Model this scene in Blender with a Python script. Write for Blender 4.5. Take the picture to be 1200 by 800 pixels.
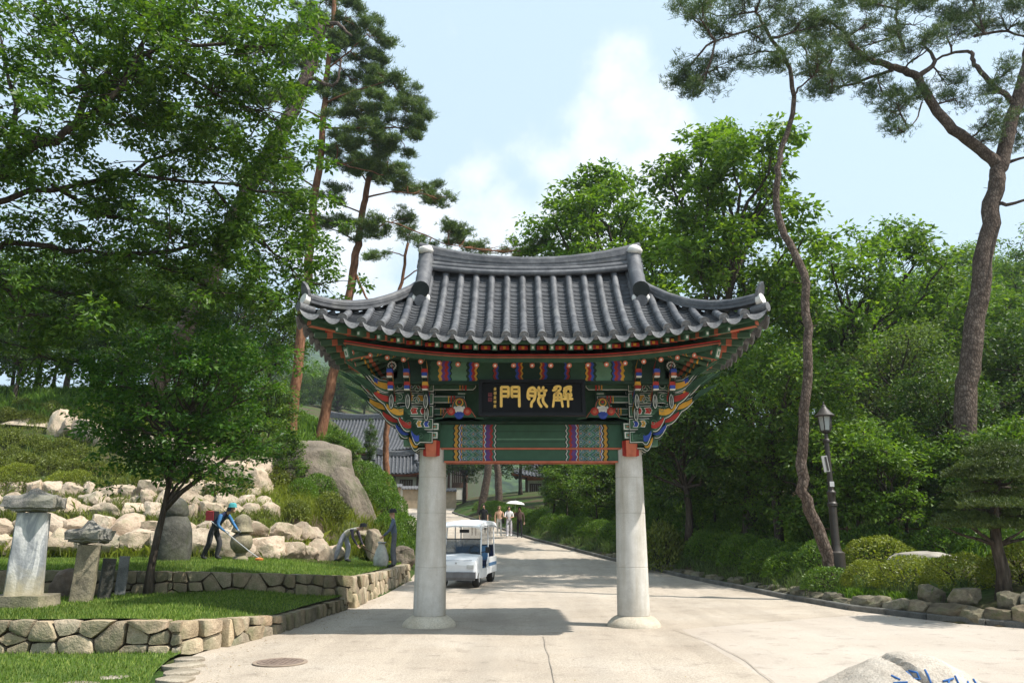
import bpy, bmesh, math, random
import numpy as np
from mathutils import Vector, Matrix, noise as mnoise

for _o in list(bpy.data.objects):
    bpy.data.objects.remove(_o)
SC = bpy.context.scene
COL = SC.collection
R = math.radians

# ------------------------------------------------------------------ camera
FPX = 950.0
CAM_H = 1.75
PITCH = math.atan(220 / FPX)
cam_d = bpy.data.cameras.new("camera")
cam_d.sensor_width = 36.0
cam_d.lens = 36.0 * FPX / 1200.0
cam_d.clip_start = 0.1
cam_d.clip_end = 5000
cam = bpy.data.objects.new("camera", cam_d)
COL.objects.link(cam)
cam.location = (0, 0, CAM_H)
cam.rotation_euler = (math.pi / 2 + PITCH, 0, 0)
SC.camera = cam

# ------------------------------------------------------------------ light
SUN_TO = Vector((3.1, -1.0, 4.7)).normalized()
SUN_EL = math.asin(SUN_TO.z)
SUN_AZ = math.atan2(SUN_TO.x, SUN_TO.y)          # clockwise from +Y
world = bpy.data.worlds.new("World")
SC.world = world
world.use_nodes = True
wn = world.node_tree
wn.nodes.clear()


def WN(t, **kw):
    n = wn.nodes.new(t)
    for k, v in kw.items():
        setattr(n, k, v)
    return n


sky = WN("ShaderNodeTexSky", sky_type='NISHITA', sun_disc=False)
sky.sun_elevation = SUN_EL
sky.sun_rotation = SUN_AZ
sky.altitude = 100
sky.air_density = 1.0
sky.dust_density = 2.2
sky.ozone_density = 1.3
bg = WN("ShaderNodeBackground")
bg.inputs[1].default_value = 0.101
wout = WN("ShaderNodeOutputWorld")
tc = WN("ShaderNodeTexCoord")


def wmath(op, a, b=None, clamp=False):
    n = WN("ShaderNodeMath", operation=op, use_clamp=clamp)
    for i, x in enumerate((a, b)):
        if x is None:
            continue
        if isinstance(x, (int, float)):
            n.inputs[i].default_value = x
        else:
            wn.links.new(x, n.inputs[i])
    return n.outputs[0]


nz = WN("ShaderNodeTexNoise")
nz.inputs['Scale'].default_value = 8.5
nz.inputs['Detail'].default_value = 9
nz.inputs['Roughness'].default_value = 0.56
wn.links.new(tc.outputs['Generated'], nz.inputs['Vector'])
# a few soft cumulus heads standing at their own directions, broken up by noise
mask = None
CLOUDS = [(715, 92, .055), (735, 130, .06), (690, 150, .075), (640, 195, .075), (560, 208, .05), (590, 245, .085), (690, 235, .10), (505, 255, .055), (770, 215, .07), (400, 300, .10), (560, 310, .12)]
cdir = [Vector(((px - 600) / FPX, math.cos(PITCH) - (400 - py) / FPX * math.sin(PITCH), math.sin(PITCH) + (400 - py) / FPX * math.cos(PITCH))).normalized() for px, py, _ in CLOUDS]
crad = [r for _, _, r in CLOUDS]
_cr = random.Random(4)
for _ in range(22):          # the rest of the sky carries the same scattered heads
    w, el = _cr.uniform(.9, 5.4), _cr.uniform(.2, 1.0)
    cdir.append(Vector((math.sin(w) * math.cos(el), math.cos(w) * math.cos(el), math.sin(el))))
    crad.append(_cr.uniform(.05, .16))
for dv, rad in zip(cdir, crad):
    vm = WN("ShaderNodeVectorMath", operation='DISTANCE')
    wn.links.new(tc.outputs['Generated'], vm.inputs[0])
    vm.inputs[1].default_value = dv
    x = wmath('SUBTRACT', 1.0, wmath('DIVIDE', vm.outputs['Value'], rad * 1.45), True)
    x = wmath('MULTIPLY', wmath('POWER', x, .75), .40)
    mask = x if mask is None else wmath('MAXIMUM', mask, x)
fld = wmath('ADD', nz.outputs['Fac'], mask)
mr = WN("ShaderNodeMapRange", interpolation_type='SMOOTHSTEP')
wn.links.new(fld, mr.inputs[0])
mr.inputs[1].default_value = 0.60
mr.inputs[2].default_value = 0.88
mix = WN("ShaderNodeMix", data_type='RGBA')
veil = WN("ShaderNodeMix", data_type='RGBA')        # thin high veil over the whole sky
veil.inputs[0].default_value = 0.68
wn.links.new(sky.outputs[0], veil.inputs[6])
veil.inputs[7].default_value = (5.9, 7.5, 8.6, 1)
wn.links.new(wmath('MULTIPLY', mr.outputs[0], 0.62), mix.inputs[0])
wn.links.new(veil.outputs[2], mix.inputs[6])
mix.inputs[7].default_value = (8.6, 8.7, 8.9, 1)
wn.links.new(mix.outputs[2], bg.inputs[0])
wn.links.new(bg.outputs[0], wout.inputs[0])

sun_d = bpy.data.lights.new("sun", 'SUN')
sun_d.energy = 5.0
sun_d.angle = R(0.53)
sun_d.color = (1.0, 0.95, 0.87)
sun = bpy.data.objects.new("sun", sun_d)
COL.objects.link(sun)
sun.rotation_euler = (-SUN_TO).to_track_quat('-Z', 'Y').to_euler()
sun.location = (30, -10, 45)

SC.view_settings.view_transform = 'Standard'
SC.view_settings.look = 'None'
SC.view_settings.exposure = 0.60
SC.view_settings.gamma = 1.0
SC.view_settings.use_curve_mapping = False
SC.cycles.use_denoising = True
SC.cycles.max_bounces = 6
SC.cycles.diffuse_bounces = 2
SC.cycles.glossy_bounces = 2
SC.cycles.transmission_bounces = 4
SC.cycles.transparent_max_bounces = 8
SC.cycles.caustics_reflective = False
SC.cycles.caustics_refractive = False

# ------------------------------------------------------------------ helpers
CS, SN = math.cos(PITCH), math.sin(PITCH)


def at(px, py, Y):
    """world point that stands at depth Y in the direction of a photo position (survey helper)"""
    u = (px - 600) / FPX
    v = (400 - py) / FPX
    t = Y / (CS - v * SN)
    return Vector((u * t, Y, CAM_H + (SN + v * CS) * t))


def tag(o, label=None, cat=None, group=None, kind=None):
    if label:
        o['label'] = label
    if cat:
        o['category'] = cat
    if group:
        o['group'] = group
    if kind:
        o['kind'] = kind
    return o


def link(o, parent=None):
    COL.objects.link(o)
    if parent is not None:
        o.parent = parent
    return o


def empty(name, loc=(0, 0, 0), rz=0.0, label=None, cat=None, group=None):
    o = bpy.data.objects.new(name, None)
    o.empty_display_size = 0.3
    link(o)
    o.location = loc
    o.rotation_euler = (0, 0, rz)
    tag(o, label, cat, group)
    return o


def inst(name, mesh, parent=None, loc=(0, 0, 0), rot=(0, 0, 0), scale=(1, 1, 1)):
    o = bpy.data.objects.new(name, mesh)
    link(o, parent)
    o.location = loc
    o.rotation_euler = rot
    o.scale = scale
    return o


def copy_tree(o, parent=None):
    c = o.copy()
    COL.objects.link(c)
    c.parent = parent
    for ch in list(o.children):
        copy_tree(ch, c)
    return c


class MB:
    def __init__(s):
        s.v, s.f, s.m = [], [], []

    def add(s, verts, faces, mat=0, M=None):
        b = len(s.v)
        if M is not None:
            verts = [tuple(M @ Vector(p)) for p in verts]
        s.v.extend([tuple(p) for p in verts])
        for f in faces:
            s.f.append(tuple(i + b for i in f))
            s.m.append(mat)
        return s

    def box(s, c, size, mat=0, rot=None, taper=None):
        x, y, z = size[0] / 2, size[1] / 2, size[2] / 2
        tx, ty = taper if taper else (1, 1)
        vs = [(-x, -y, -z), (x, -y, -z), (x, y, -z), (-x, y, -z),
              (-x * tx, -y * ty, z), (x * tx, -y * ty, z), (x * tx, y * ty, z), (-x * tx, y * ty, z)]
        M = Matrix.Translation(c)
        if rot is not None:
            M = M @ (rot.to_4x4() if isinstance(rot, Matrix) else Matrix.Rotation(rot, 4, 'Z'))
        return s.add(vs, [(0, 3, 2, 1), (4, 5, 6, 7), (0, 1, 5, 4), (1, 2, 6, 5), (2, 3, 7, 6), (3, 0, 4, 7)], mat, M)

    def tube(s, pts, rad, n=8, mat=0, cap=True, capmat=None, sx=1.0):
        pts = [Vector(p) for p in pts]
        if isinstance(rad, (int, float)):
            rad = [rad] * len(pts)
        vs, fs = [], []
        ref = None
        for i, p in enumerate(pts):
            t = (pts[min(i + 1, len(pts) - 1)] - pts[max(i - 1, 0)]).normalized()
            if ref is None:
                ref = Vector((0, 0, 1)) if abs(t.z) < .9 else Vector((1, 0, 0))
            a = t.cross(ref)
            if a.length < 1e-4:
                a = t.orthogonal()
            a.normalize()
            b = a.cross(t).normalized()
            ref = b
            for k in range(n):
                w = 2 * math.pi * k / n
                vs.append(p + (a * math.cos(w) * sx + b * math.sin(w)) * rad[i])
        for i in range(len(pts) - 1):
            for k in range(n):
                k2 = (k + 1) % n
                fs.append((i * n + k, i * n + k2, (i + 1) * n + k2, (i + 1) * n + k))
        s.add(vs, fs, mat)
        if cap:
            b0 = len(s.v) - len(vs)
            s.f.append(tuple(b0 + k for k in reversed(range(n))))
            s.m.append(mat if capmat is None else capmat)
            s.f.append(tuple(b0 + (len(pts) - 1) * n + k for k in range(n)))
            s.m.append(mat if capmat is None else capmat)
        return s

    def lathe(s, prof, n=24, c=(0, 0, 0), mat=0, M=None):
        vs, fs = [], []
        for (r, z) in prof:
            for k in range(n):
                w = 2 * math.pi * k / n
                vs.append((c[0] + r * math.cos(w), c[1] + r * math.sin(w), c[2] + z))
        for i in range(len(prof) - 1):
            for k in range(n):
                k2 = (k + 1) % n
                fs.append((i * n + k, i * n + k2, (i + 1) * n + k2, (i + 1) * n + k))
        fs.append(tuple(reversed(range(n))))
        fs.append(tuple((len(prof) - 1) * n + k for k in range(n)))
        return s.add(vs, fs, mat, M)

    def prism(s, poly, th, M=None, mat=0, side=None):
        """poly: 2D outline (x,z) counter-clockwise seen from -y; thickness th along y (centred)"""
        n = len(poly)
        vs = [(p[0], -th / 2, p[1]) for p in poly] + [(p[0], th / 2, p[1]) for p in poly]
        s.add(vs, [tuple(range(n)), tuple(reversed(range(n, 2 * n)))], mat, M)
        b = len(s.v) - 2 * n
        for k in range(n):
            k2 = (k + 1) % n
            s.f.append((b + k2, b + k, b + n + k, b + n + k2))
            s.m.append(mat if side is None else side)
        return s

    def grid(s, P, mat=0, flip=False):
        """P: rows of points"""
        nr, nc = len(P), len(P[0])
        vs = [p for r in P for p in r]
        fs = []
        for i in range(nr - 1):
            for j in range(nc - 1):
                q = (i * nc + j, i * nc + j + 1, (i + 1) * nc + j + 1, (i + 1) * nc + j)
                fs.append(tuple(reversed(q)) if flip else q)
        return s.add(vs, fs, mat)

    def mesh(s, name, mats, smooth=None):
        me = bpy.data.meshes.new(name)
        me.from_pydata(s.v, [], s.f)
        for m in (mats if isinstance(mats, (list, tuple)) else [mats]):
            me.materials.append(m)
        if any(s.m):
            me.polygons.foreach_set('material_index', s.m)
        if smooth is not None:
            me.polygons.foreach_set('use_smooth', [True] * len(me.polygons))
            if smooth < 180:
                me.set_sharp_from_angle(angle=R(smooth))
        me.update()
        return me

    def build(s, name, mats, parent=None, smooth=None, loc=(0, 0, 0), rot=(0, 0, 0)):
        return inst(name, s.mesh(name, mats, smooth), parent, loc, rot)


def np_mesh(name, V, F, mats, smooth=False, midx=None):
    """fast mesh from arrays: F is (n,k) all same size"""
    me = bpy.data.meshes.new(name)
    V = np.asarray(V, dtype=np.float32)
    F = np.asarray(F, dtype=np.int32)
    me.vertices.add(len(V))
    me.vertices.foreach_set('co', V.ravel())
    me.loops.add(F.size)
    me.loops.foreach_set('vertex_index', F.ravel())
    me.polygons.add(len(F))
    k = F.shape[1]
    me.polygons.foreach_set('loop_start', np.arange(0, F.size, k, dtype=np.int32))
    me.polygons.foreach_set('loop_total', np.full(len(F), k, dtype=np.int32))
    for m in (mats if isinstance(mats, (list, tuple)) else [mats]):
        me.materials.append(m)
    if midx is not None:
        me.polygons.foreach_set('material_index', np.asarray(midx, dtype=np.int32))
    me.polygons.foreach_set('use_smooth', np.full(len(F), bool(smooth)))
    me.update(calc_edges=True)
    return me


# ------------------------------------------------------------------ materials
class NT:
    def __init__(s, name, rough=0.8, spec=0.3):
        s.mat = bpy.data.materials.new(name)
        s.mat.use_nodes = True
        s.t = s.mat.node_tree
        s.b = s.t.nodes['Principled BSDF']
        s.b.inputs['Roughness'].default_value = rough
        s.b.inputs['Specular IOR Level'].default_value = spec
        s.out = s.t.nodes['Material Output']

    def n(s, t, ins=None, **kw):
        nd = s.t.nodes.new(t)
        for k, v in kw.items():
            setattr(nd, k, v)
        for k, v in (ins or {}).items():
            s.put(nd.inputs[k], v)
        return nd

    def put(s, sock, v):
        if isinstance(v, bpy.types.NodeSocket):
            s.t.links.new(v, sock)
        else:
            if sock.type == 'RGBA' and not isinstance(v, (int, float)) and len(v) == 3:
                v = (*v, 1)
            sock.default_value = v

    def m(s, op, a, b=None, c=None, clamp=False):
        nd = s.n("ShaderNodeMath", operation=op, use_clamp=clamp)
        for i, x in enumerate((a, b, c)):
            if x is not None:
                s.put(nd.inputs[i], x)
        return nd.outputs[0]

    def coord(s, which='Object'):
        return s.n("ShaderNodeTexCoord").outputs[which]

    def noise(s, scale, detail=5, rough=.55, vec=None, dist=0.0):
        nd = s.n("ShaderNodeTexNoise", {'Scale': scale, 'Detail': detail, 'Roughness': rough, 'Distortion': dist})
        s.put(nd.inputs['Vector'], vec if vec is not None else s.coord())
        return nd.outputs['Fac']

    def ramp(s, fac, stops, interp='LINEAR'):
        nd = s.n("ShaderNodeValToRGB")
        cr = nd.color_ramp
        cr.interpolation = interp
        while len(cr.elements) < len(stops):
            cr.elements.new(0.5)
        for e, (p, c) in zip(cr.elements, stops):
            e.position = p
            e.color = (*c, 1) if not isinstance(c, (int, float)) else (c, c, c, 1)
        s.put(nd.inputs[0], fac)
        return nd.outputs[0]

    def mix(s, f, a, b, mode='MIX'):
        nd = s.n("ShaderNodeMix", data_type='RGBA', blend_type=mode)
        s.put(nd.inputs[0], f)
        s.put(nd.inputs[6], a)
        s.put(nd.inputs[7], b)
        return nd.outputs[2]

    def color(s, c):
        s.put(s.b.inputs['Base Color'], c)
        return s

    def bump(s, h, strength=.5, dist=.02):
        nd = s.n("ShaderNodeBump", {'Strength': strength, 'Distance': dist, 'Height': h})
        s.t.links.new(nd.outputs[0], s.b.inputs['Normal'])
        return s


def plain(name, c, rough=.75, var=.18, scale=6.0, bump=0.0, bscale=40.0, spec=.3, metal=0.0, rnd=0.0):
    k = NT(name, rough, spec)
    k.b.inputs['Metallic'].default_value = metal
    f = k.noise(scale)
    lo = tuple(x * (1 - var) for x in c)
    hi = tuple(min(1, x * (1 + var)) for x in c)
    col = k.ramp(f, [(.3, lo), (.7, hi)])
    if rnd:
        oi = k.n("ShaderNodeObjectInfo").outputs['Random']
        col = k.mix(1.0, col, k.ramp(oi, [(0, 1 - rnd), (1, 1 + rnd * .5)]), 'MULTIPLY')
    k.color(col)
    if bump:
        k.bump(k.noise(bscale, 6, .65), bump, .02)
    return k.mat


def stone_mat(name, stops, scale=2.5, bump=.7, rnd=.25, moss=None, rough=.9, dist=.03):
    k = NT(name, rough, .2)
    co = k.coord()
    f = k.noise(scale, 8, .62, co)
    col = k.ramp(f, stops)
    sp = k.noise(55, 3, .7, co)
    col = k.mix(.55, col, k.ramp(sp, [(.3, .45), (.62, 1.35)]), 'MULTIPLY')
    oi = k.n("ShaderNodeObjectInfo").outputs['Random']
    col = k.mix(1.0, col, k.ramp(oi, [(0, 1 - rnd), (1, 1 + rnd)]), 'MULTIPLY')
    hue = k.m('FRACT', k.m('MULTIPLY', oi, 7.31))
    col = k.mix(min(1.0, rnd * 2.2), col, k.ramp(hue, [(0, (1.12, .94, .80)), (.35, (.90, .93, .95)), (.65, (1.08, 1.0, .86)), (1, (.80, .78, .74))]), 'MULTIPLY')
    if moss:
        g = k.noise(1.7, 6, .6, co)
        col = k.mix(k.m('MULTIPLY', k.ramp(g, [(.5, 0.0), (.68, 1.0)]), .7), col, moss)
    k.color(col)
    h = k.m('ADD', k.noise(9, 8, .65, co), k.m('MULTIPLY', k.noise(38, 4, .6, co), .35))
    k.bump(h, bump, dist)
    return k.mat


def leaf_mat(name, c_lo, c_mid, c_hi, transl=.35, rough=.45, spec=.35):
    k = NT(name, rough, spec)
    g = k.n("ShaderNodeNewGeometry")
    col = k.ramp(g.outputs['Random Per Island'], [(0, c_lo), (.5, c_mid), (1, c_hi)])
    big = k.noise(.55, 3, .5)
    col = k.mix(1.0, col, k.ramp(big, [(.3, .72), (.7, 1.25)]), 'MULTIPLY')
    k.color(col)
    tr = k.n("ShaderNodeBsdfTranslucent")
    k.put(tr.inputs[0], k.mix(1.0, col, (1.5, 1.5, .5), 'MULTIPLY'))
    ms = k.n("ShaderNodeMixShader")
    ms.inputs[0].default_value = transl
    k.t.links.new(k.b.outputs[0], ms.inputs[1])
    k.t.links.new(tr.outputs[0], ms.inputs[2])
    k.t.links.new(ms.outputs[0], k.out.inputs[0])
    return k.mat
# ================================================================== ground
rng = np.random.default_rng(11)
rnd = random.Random(5)


def rz(y):
    if y < 22:
        return 0.0
    if y < 32:
        return .00325 * (y - 22) ** 2
    if y < 110:
        return .325 + .065 * (y - 32)
    return .325 + .065 * 78 + .02 * (y - 110)


RY = [-60, 4, 8, 11, 13, 14.55, 15.4, 16.5, 19.05, 22.05, 25.05, 31.75, 34.5, 46.15, 63.75, 76.35, 100, 130]
RX = [40, 28, 20.5, 15.2, 12.3, 10.5, 9.4, 8.5, 7.55, 7.15, 6.83, 5.15, 4.21, .94, -2.62, -5.5, -6.5, -7]
LY = [-60, 8, 10.1, 12.2, 13.2, 15.0, 19.4, 28, 36, 46, 64, 76, 90, 130]
LX = [-3.2, -3.3, -3.75, -4.35, -4.2, -3.95, -3.55, -3.35, -3.7, -5.2, -9.0, -12.5, -15, -18]


def road_l(y):
    return float(np.interp(y, LY, LX))


def road_r(y):
    return float(np.interp(y, RY, RX))


def sst(a, b, x):
    t = min(1, max(0, (x - a) / (b - a)))
    return t * t * (3 - 2 * t)


def bank_r(d):
    return float(np.interp(d, [0, .12, .9, 4, 10, 16, 60, 140, 400], [0, .02, .42, 1.0, 1.5, 2.4, 15, 40, 60]))


def T1(x, y):        # lower terrace lawn
    return .27 + .22 * sst(-3.9, -5.6, x) + .03 * sst(14, 16.5, y)


def T2(x, y):        # upper terrace lawn
    return .66 + .30 * sst(-3.6, -8.0, x) - .05 * sst(20, 28, y)


def foot(x):          # line where the upper lawn ends and the bank begins
    return float(np.interp(x, [-14, -9, -7, -5.5, -4.3, -3.5], [23.2, 23.9, 25.4, 28.2, 30.0, 31.0]))


def hill_l(x, y):
    dx = road_l(y) - x
    if dx <= 0:
        return rz(y)
    w = 1 - math.exp(-dx / 4.0)
    yy = max(0, y - 22.7)
    if yy > 18:
        yy = 18 + (yy - 18) * .35
    base = rz(y) * (1 - w)
    z0 = .95 * sst(19.6, 22.7, y) * min(1, dx / 1.2) if y < 24 else .95 * min(1, dx / 1.2) * sst(34, 26, y) + .95 * w * sst(26, 34, y)
    h = z0 * (1 - .3 * (1 - w)) + .42 * yy * w + base
    if y < 36:
        h = min(h, T2(x, y) + max(0.0, y - foot(x)) * .55)
    return h


def G(x, y):
    if x > road_r(y):
        return rz(y) + bank_r(x - road_r(y)) + .12 * (mnoise.noise((x * .2, y * .2, 0))) * min(1, (x - road_r(y)) / 3)
    if x < road_l(y):
        if y < 16.7:
            return -.03
        return hill_l(x, y) - .04 + (.25 * mnoise.noise((x * .25, y * .25, 3)) * sst(22.5, 27, y) * min(1, (road_l(y) - x) / 2))
    return rz(y) - .06


def axis(parts):
    out = []
    for a, b, s in parts:
        out += list(np.arange(a, b, s))
    return out + [parts[-1][1]]


gx = axis([(-700, -100, 60), (-100, -40, 6), (-40, -16, 1.2), (-16, 14, .45), (14, 40, 1.2), (40, 100, 6), (100, 700, 60)])
gy = axis([(-60, 0, 10), (0, 9, 1.5), (9, 50, .5), (50, 130, 2.5), (130, 1000, 40)])
MG = NT("ground_litter", .95, .1)
f1 = MG.noise(.35, 6, .6)
f2 = MG.noise(6, 6, .65)
MG.color(MG.mix(MG.ramp(f1, [(.42, 0.0), (.6, 1.0)]), MG.ramp(f2, [(.3, (.035, .026, .016)), (.7, (.11, .085, .05))]),
                MG.ramp(f2, [(.3, (.02, .045, .01)), (.7, (.06, .11, .022))])))
MG.bump(f2, .8, .06)
b = MB()
b.grid([[(x, y, G(x, y)) for x in gx] for y in gy])
tag(b.build("ground", MG.mat, smooth=180), kind='structure')

# road ------------------------------------------------------------- concrete, washed aggregate
MR = NT("road_concrete", .88, .25)
co = MR.coord()
fa = MR.noise(.5, 5, .6, co)
fb = MR.noise(26, 4, .75, co)
fc = MR.noise(70, 3, .8, co)
col = MR.ramp(fa, [(.3, (.36, .305, .245)), (.5, (.42, .362, .295)), (.72, (.46, .405, .34))])
col = MR.mix(.5, col, MR.ramp(fb, [(.35, .6), (.65, 1.28)]), 'MULTIPLY')
col = MR.mix(.7, col, MR.ramp(fc, [(.33, .45), (.6, 1.35)]), 'MULTIPLY')
# worn tyre tracks and stains along the lane
sx = MR.n("ShaderNodeSeparateXYZ", {0: co})
st = MR.noise(1.0, 5, .6, MR.n("ShaderNodeMapping", {'Vector': co, 'Scale': (1.4, .18, 1)}).outputs[0])
col = MR.mix(.5, col, MR.ramp(st, [(.36, (.74, .73, .72)), (.6, (1.06, 1.05, 1.04))]), 'MULTIPLY')
# the smoother, pinker pour right of the seam
sm = MR.m('MULTIPLY', MR.m('GREATER_THAN', sx.outputs[0], 3.05), MR.m('LESS_THAN', MR.m('SUBTRACT', sx.outputs[1], MR.m('MULTIPLY', sx.outputs[0], .6)), 13.55))
col = MR.mix(sm, col, MR.mix(.55, col, MR.ramp(fa, [(.3, (.42, .365, .315)), (.7, (.48, .43, .38))])))
for x0 in (-.45, 1.15):      # worn wheel tracks up the lane through the gate
    dd = MR.m('ABSOLUTE', MR.m('SUBTRACT', MR.m('ADD', sx.outputs[0], MR.m('MULTIPLY', MR.m('SUBTRACT', fa, .5), .8)), x0))
    col = MR.mix(MR.m('MULTIPLY', MR.ramp(dd, [(0.05, .45), (.34, 0.0)]), st), col, (.27, .24, .205))
blot = MR.noise(2.3, 6, .7, co)
col = MR.mix(1.0, col, MR.ramp(blot, [(.30, (.70, .69, .68)), (.44, (1, 1, 1)), (.8, (1.05, 1.04, 1.03))]), 'MULTIPLY')
MR.color(col)
MR.bump(MR.m('ADD', fc, fb), .35, .01)
b = MB()
ys = axis([(-40, 0, 4), (0, 50, .5), (50, 87, 1.5)])
P = []
for y in ys:
    l, r = road_l(y), road_r(y)
    ns = 26
    P.append([(l - .25 + (r - l + .25) * i / ns, y, rz(y) + .012 * mnoise.noise((i * .7, y * .3, 1))) for i in range(ns + 1)])
b.grid(P)
tag(b.build("road", MR.mat, smooth=180), kind='structure')

# saw-cut joints and the seam between two pours, slightly proud dark tar lines
MJ = plain("joint_dark", (.32, .275, .225), .95, .3, 8)
for nm, pts, w in (("road_joint", [(.45, 5), (.5, 10), (.53, 14.4)], .02), ("road_joint", [(2.9, 15.3), (3.15, 13.6), (3.2, 12), (3.0, 9.5), (2.9, 6)], .022),
                   ("road_joint", [(-1.1, 19.3), (-.9, 24), (-.8, 30)], .02), ("road_joint", [(2.9, 15.3), (6, 17.2), (7.2, 17.9)], .016),
                   ("road_joint", [(-4.1, 14.75), (0, 14.6), (2.9, 15.3)], .012)):
    b = MB()
    rows = []
    for i in range(len(pts) - 1):
        for k in range(8):
            t = k / 8
            x = pts[i][0] * (1 - t) + pts[i + 1][0] * t
            y = pts[i][1] * (1 - t) + pts[i + 1][1] * t
            x += .03 * mnoise.noise((x * 2, y * 2, 4))
            rows.append((x, y))
    rows.append(pts[-1])
    P = []
    for i, (x, y) in enumerate(rows):
        a = Vector(rows[max(0, i - 1)])
        c = Vector(rows[min(len(rows) - 1, i + 1)])
        d = (c - a).normalized()
        ww = w * .45 * (.6 + .5 * abs(mnoise.noise((x * 3, y * 3, 9))))
        P.append([(x - d.y * -ww, y + d.x * -ww, rz(y) + .017), (x + d.y * -ww, y - d.x * -ww, rz(y) + .017)])
    b.grid(P, flip=True)
    tag(b.build(nm, MJ), kind='structure')

# kerb along the right side of the road: long concrete pieces
MK = stone_mat("kerb_concrete", [(.3, (.07, .07, .065)), (.7, (.17, .165, .15))], 3, .5, .15)
kerb = empty("kerb", (road_r(20), 20, 0), label="low dark concrete kerb curving along the planted bank", cat="kerb")
kp = []
y = 13.0
while y < 80:
    kp.append((road_r(y), y))
    y += 1.0 if y < 40 else 2.5
for i in range(len(kp) - 1):
    (x0, y0), (x1, y1) = kp[i], kp[i + 1]
    L = math.hypot(x1 - x0, y1 - y0)
    z0, z1 = rz(y0), rz(y1)
    o = MB()
    ang = math.atan2(y1 - y0, x1 - x0)
    pitch = math.atan2(z1 - z0, L)
    M = Matrix.Translation(((x0 + x1) / 2 - kerb.location.x, (y0 + y1) / 2 - kerb.location.y, (z0 + z1) / 2 + .03)) @ Matrix.Rotation(ang, 4, 'Z') @ Matrix.Rotation(-pitch, 4, 'Y')
    lx, ly, lz = L / 2 - .006, .07, .085
    vs = [(-lx, -ly, -lz), (lx, -ly, -lz), (lx, ly, -lz), (-lx, ly, -lz), (-lx, -ly, lz - .02), (lx, -ly, lz - .02), (lx, ly, lz - .02), (-lx, ly, lz - .02),
          (-lx, -ly + .02, lz), (lx, -ly + .02, lz), (lx, ly - .02, lz), (-lx, ly - .02, lz)]
    fs = [(0, 3, 2, 1), (0, 1, 5, 4), (1, 2, 6, 5), (2, 3, 7, 6), (3, 0, 4, 7), (8, 9, 10, 11), (4, 5, 9, 8), (5, 6, 10, 9), (6, 7, 11, 10), (7, 4, 8, 11)]
    o.add(vs, fs, 0, M)
    o.build("kerbstone", MK, kerb)

# manhole cover
MI = plain("cast_iron", (.20, .15, .12), .75, .3, 14, .4, 60)
mh = empty("manhole_cover", (-3.12, 11.6, .008), label="round rusty manhole cover set in the concrete road", cat="manhole cover")
b = MB()
b.lathe([(.36, 0), (.36, .012), (.31, .012), (.31, .006), (.0, .006)], 32)
b.build("cover_frame", plain("iron_ring", (.28, .22, .17), .9, .2, 9), mh)
b = MB()
b.lathe([(.30, .006), (.30, .014), (.29, .016), (0.001, .016)], 32)
for i in range(-4, 5):
    for j in range(-4, 5):
        if i * i + j * j < 17:
            b.box((i * .06, j * .06, .018), (.035, .035, .006))
b.build("lid", MI, mh)

# lawns ------------------------------------------------------------
MLW = NT("lawn_soil_grass", .95, .1)
f1 = MLW.noise(1.3, 6, .6)
f2 = MLW.noise(30, 4, .7)
MLW.color(MLW.mix(.5, MLW.ramp(f1, [(.3, (.05, .085, .018)), (.55, (.075, .125, .026)), (.75, (.14, .16, .05))]), MLW.ramp(f2, [(.3, (.03, .06, .012)), (.7, (.12, .17, .045))])))
MLW.bump(f2, .7, .03)
MGB = leaf_mat("grass_blade", (.065, .125, .018), (.125, .205, .032), (.25, .30, .075), .3, .55, .2)


def inside(poly, x, y):
    c = False
    j = len(poly) - 1
    for i in range(len(poly)):
        if ((poly[i][1] > y) != (poly[j][1] > y)) and (x < (poly[j][0] - poly[i][0]) * (y - poly[i][1]) / (poly[j][1] - poly[i][1]) + poly[i][0]):
            c = not c
        j = i
    return c


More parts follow.
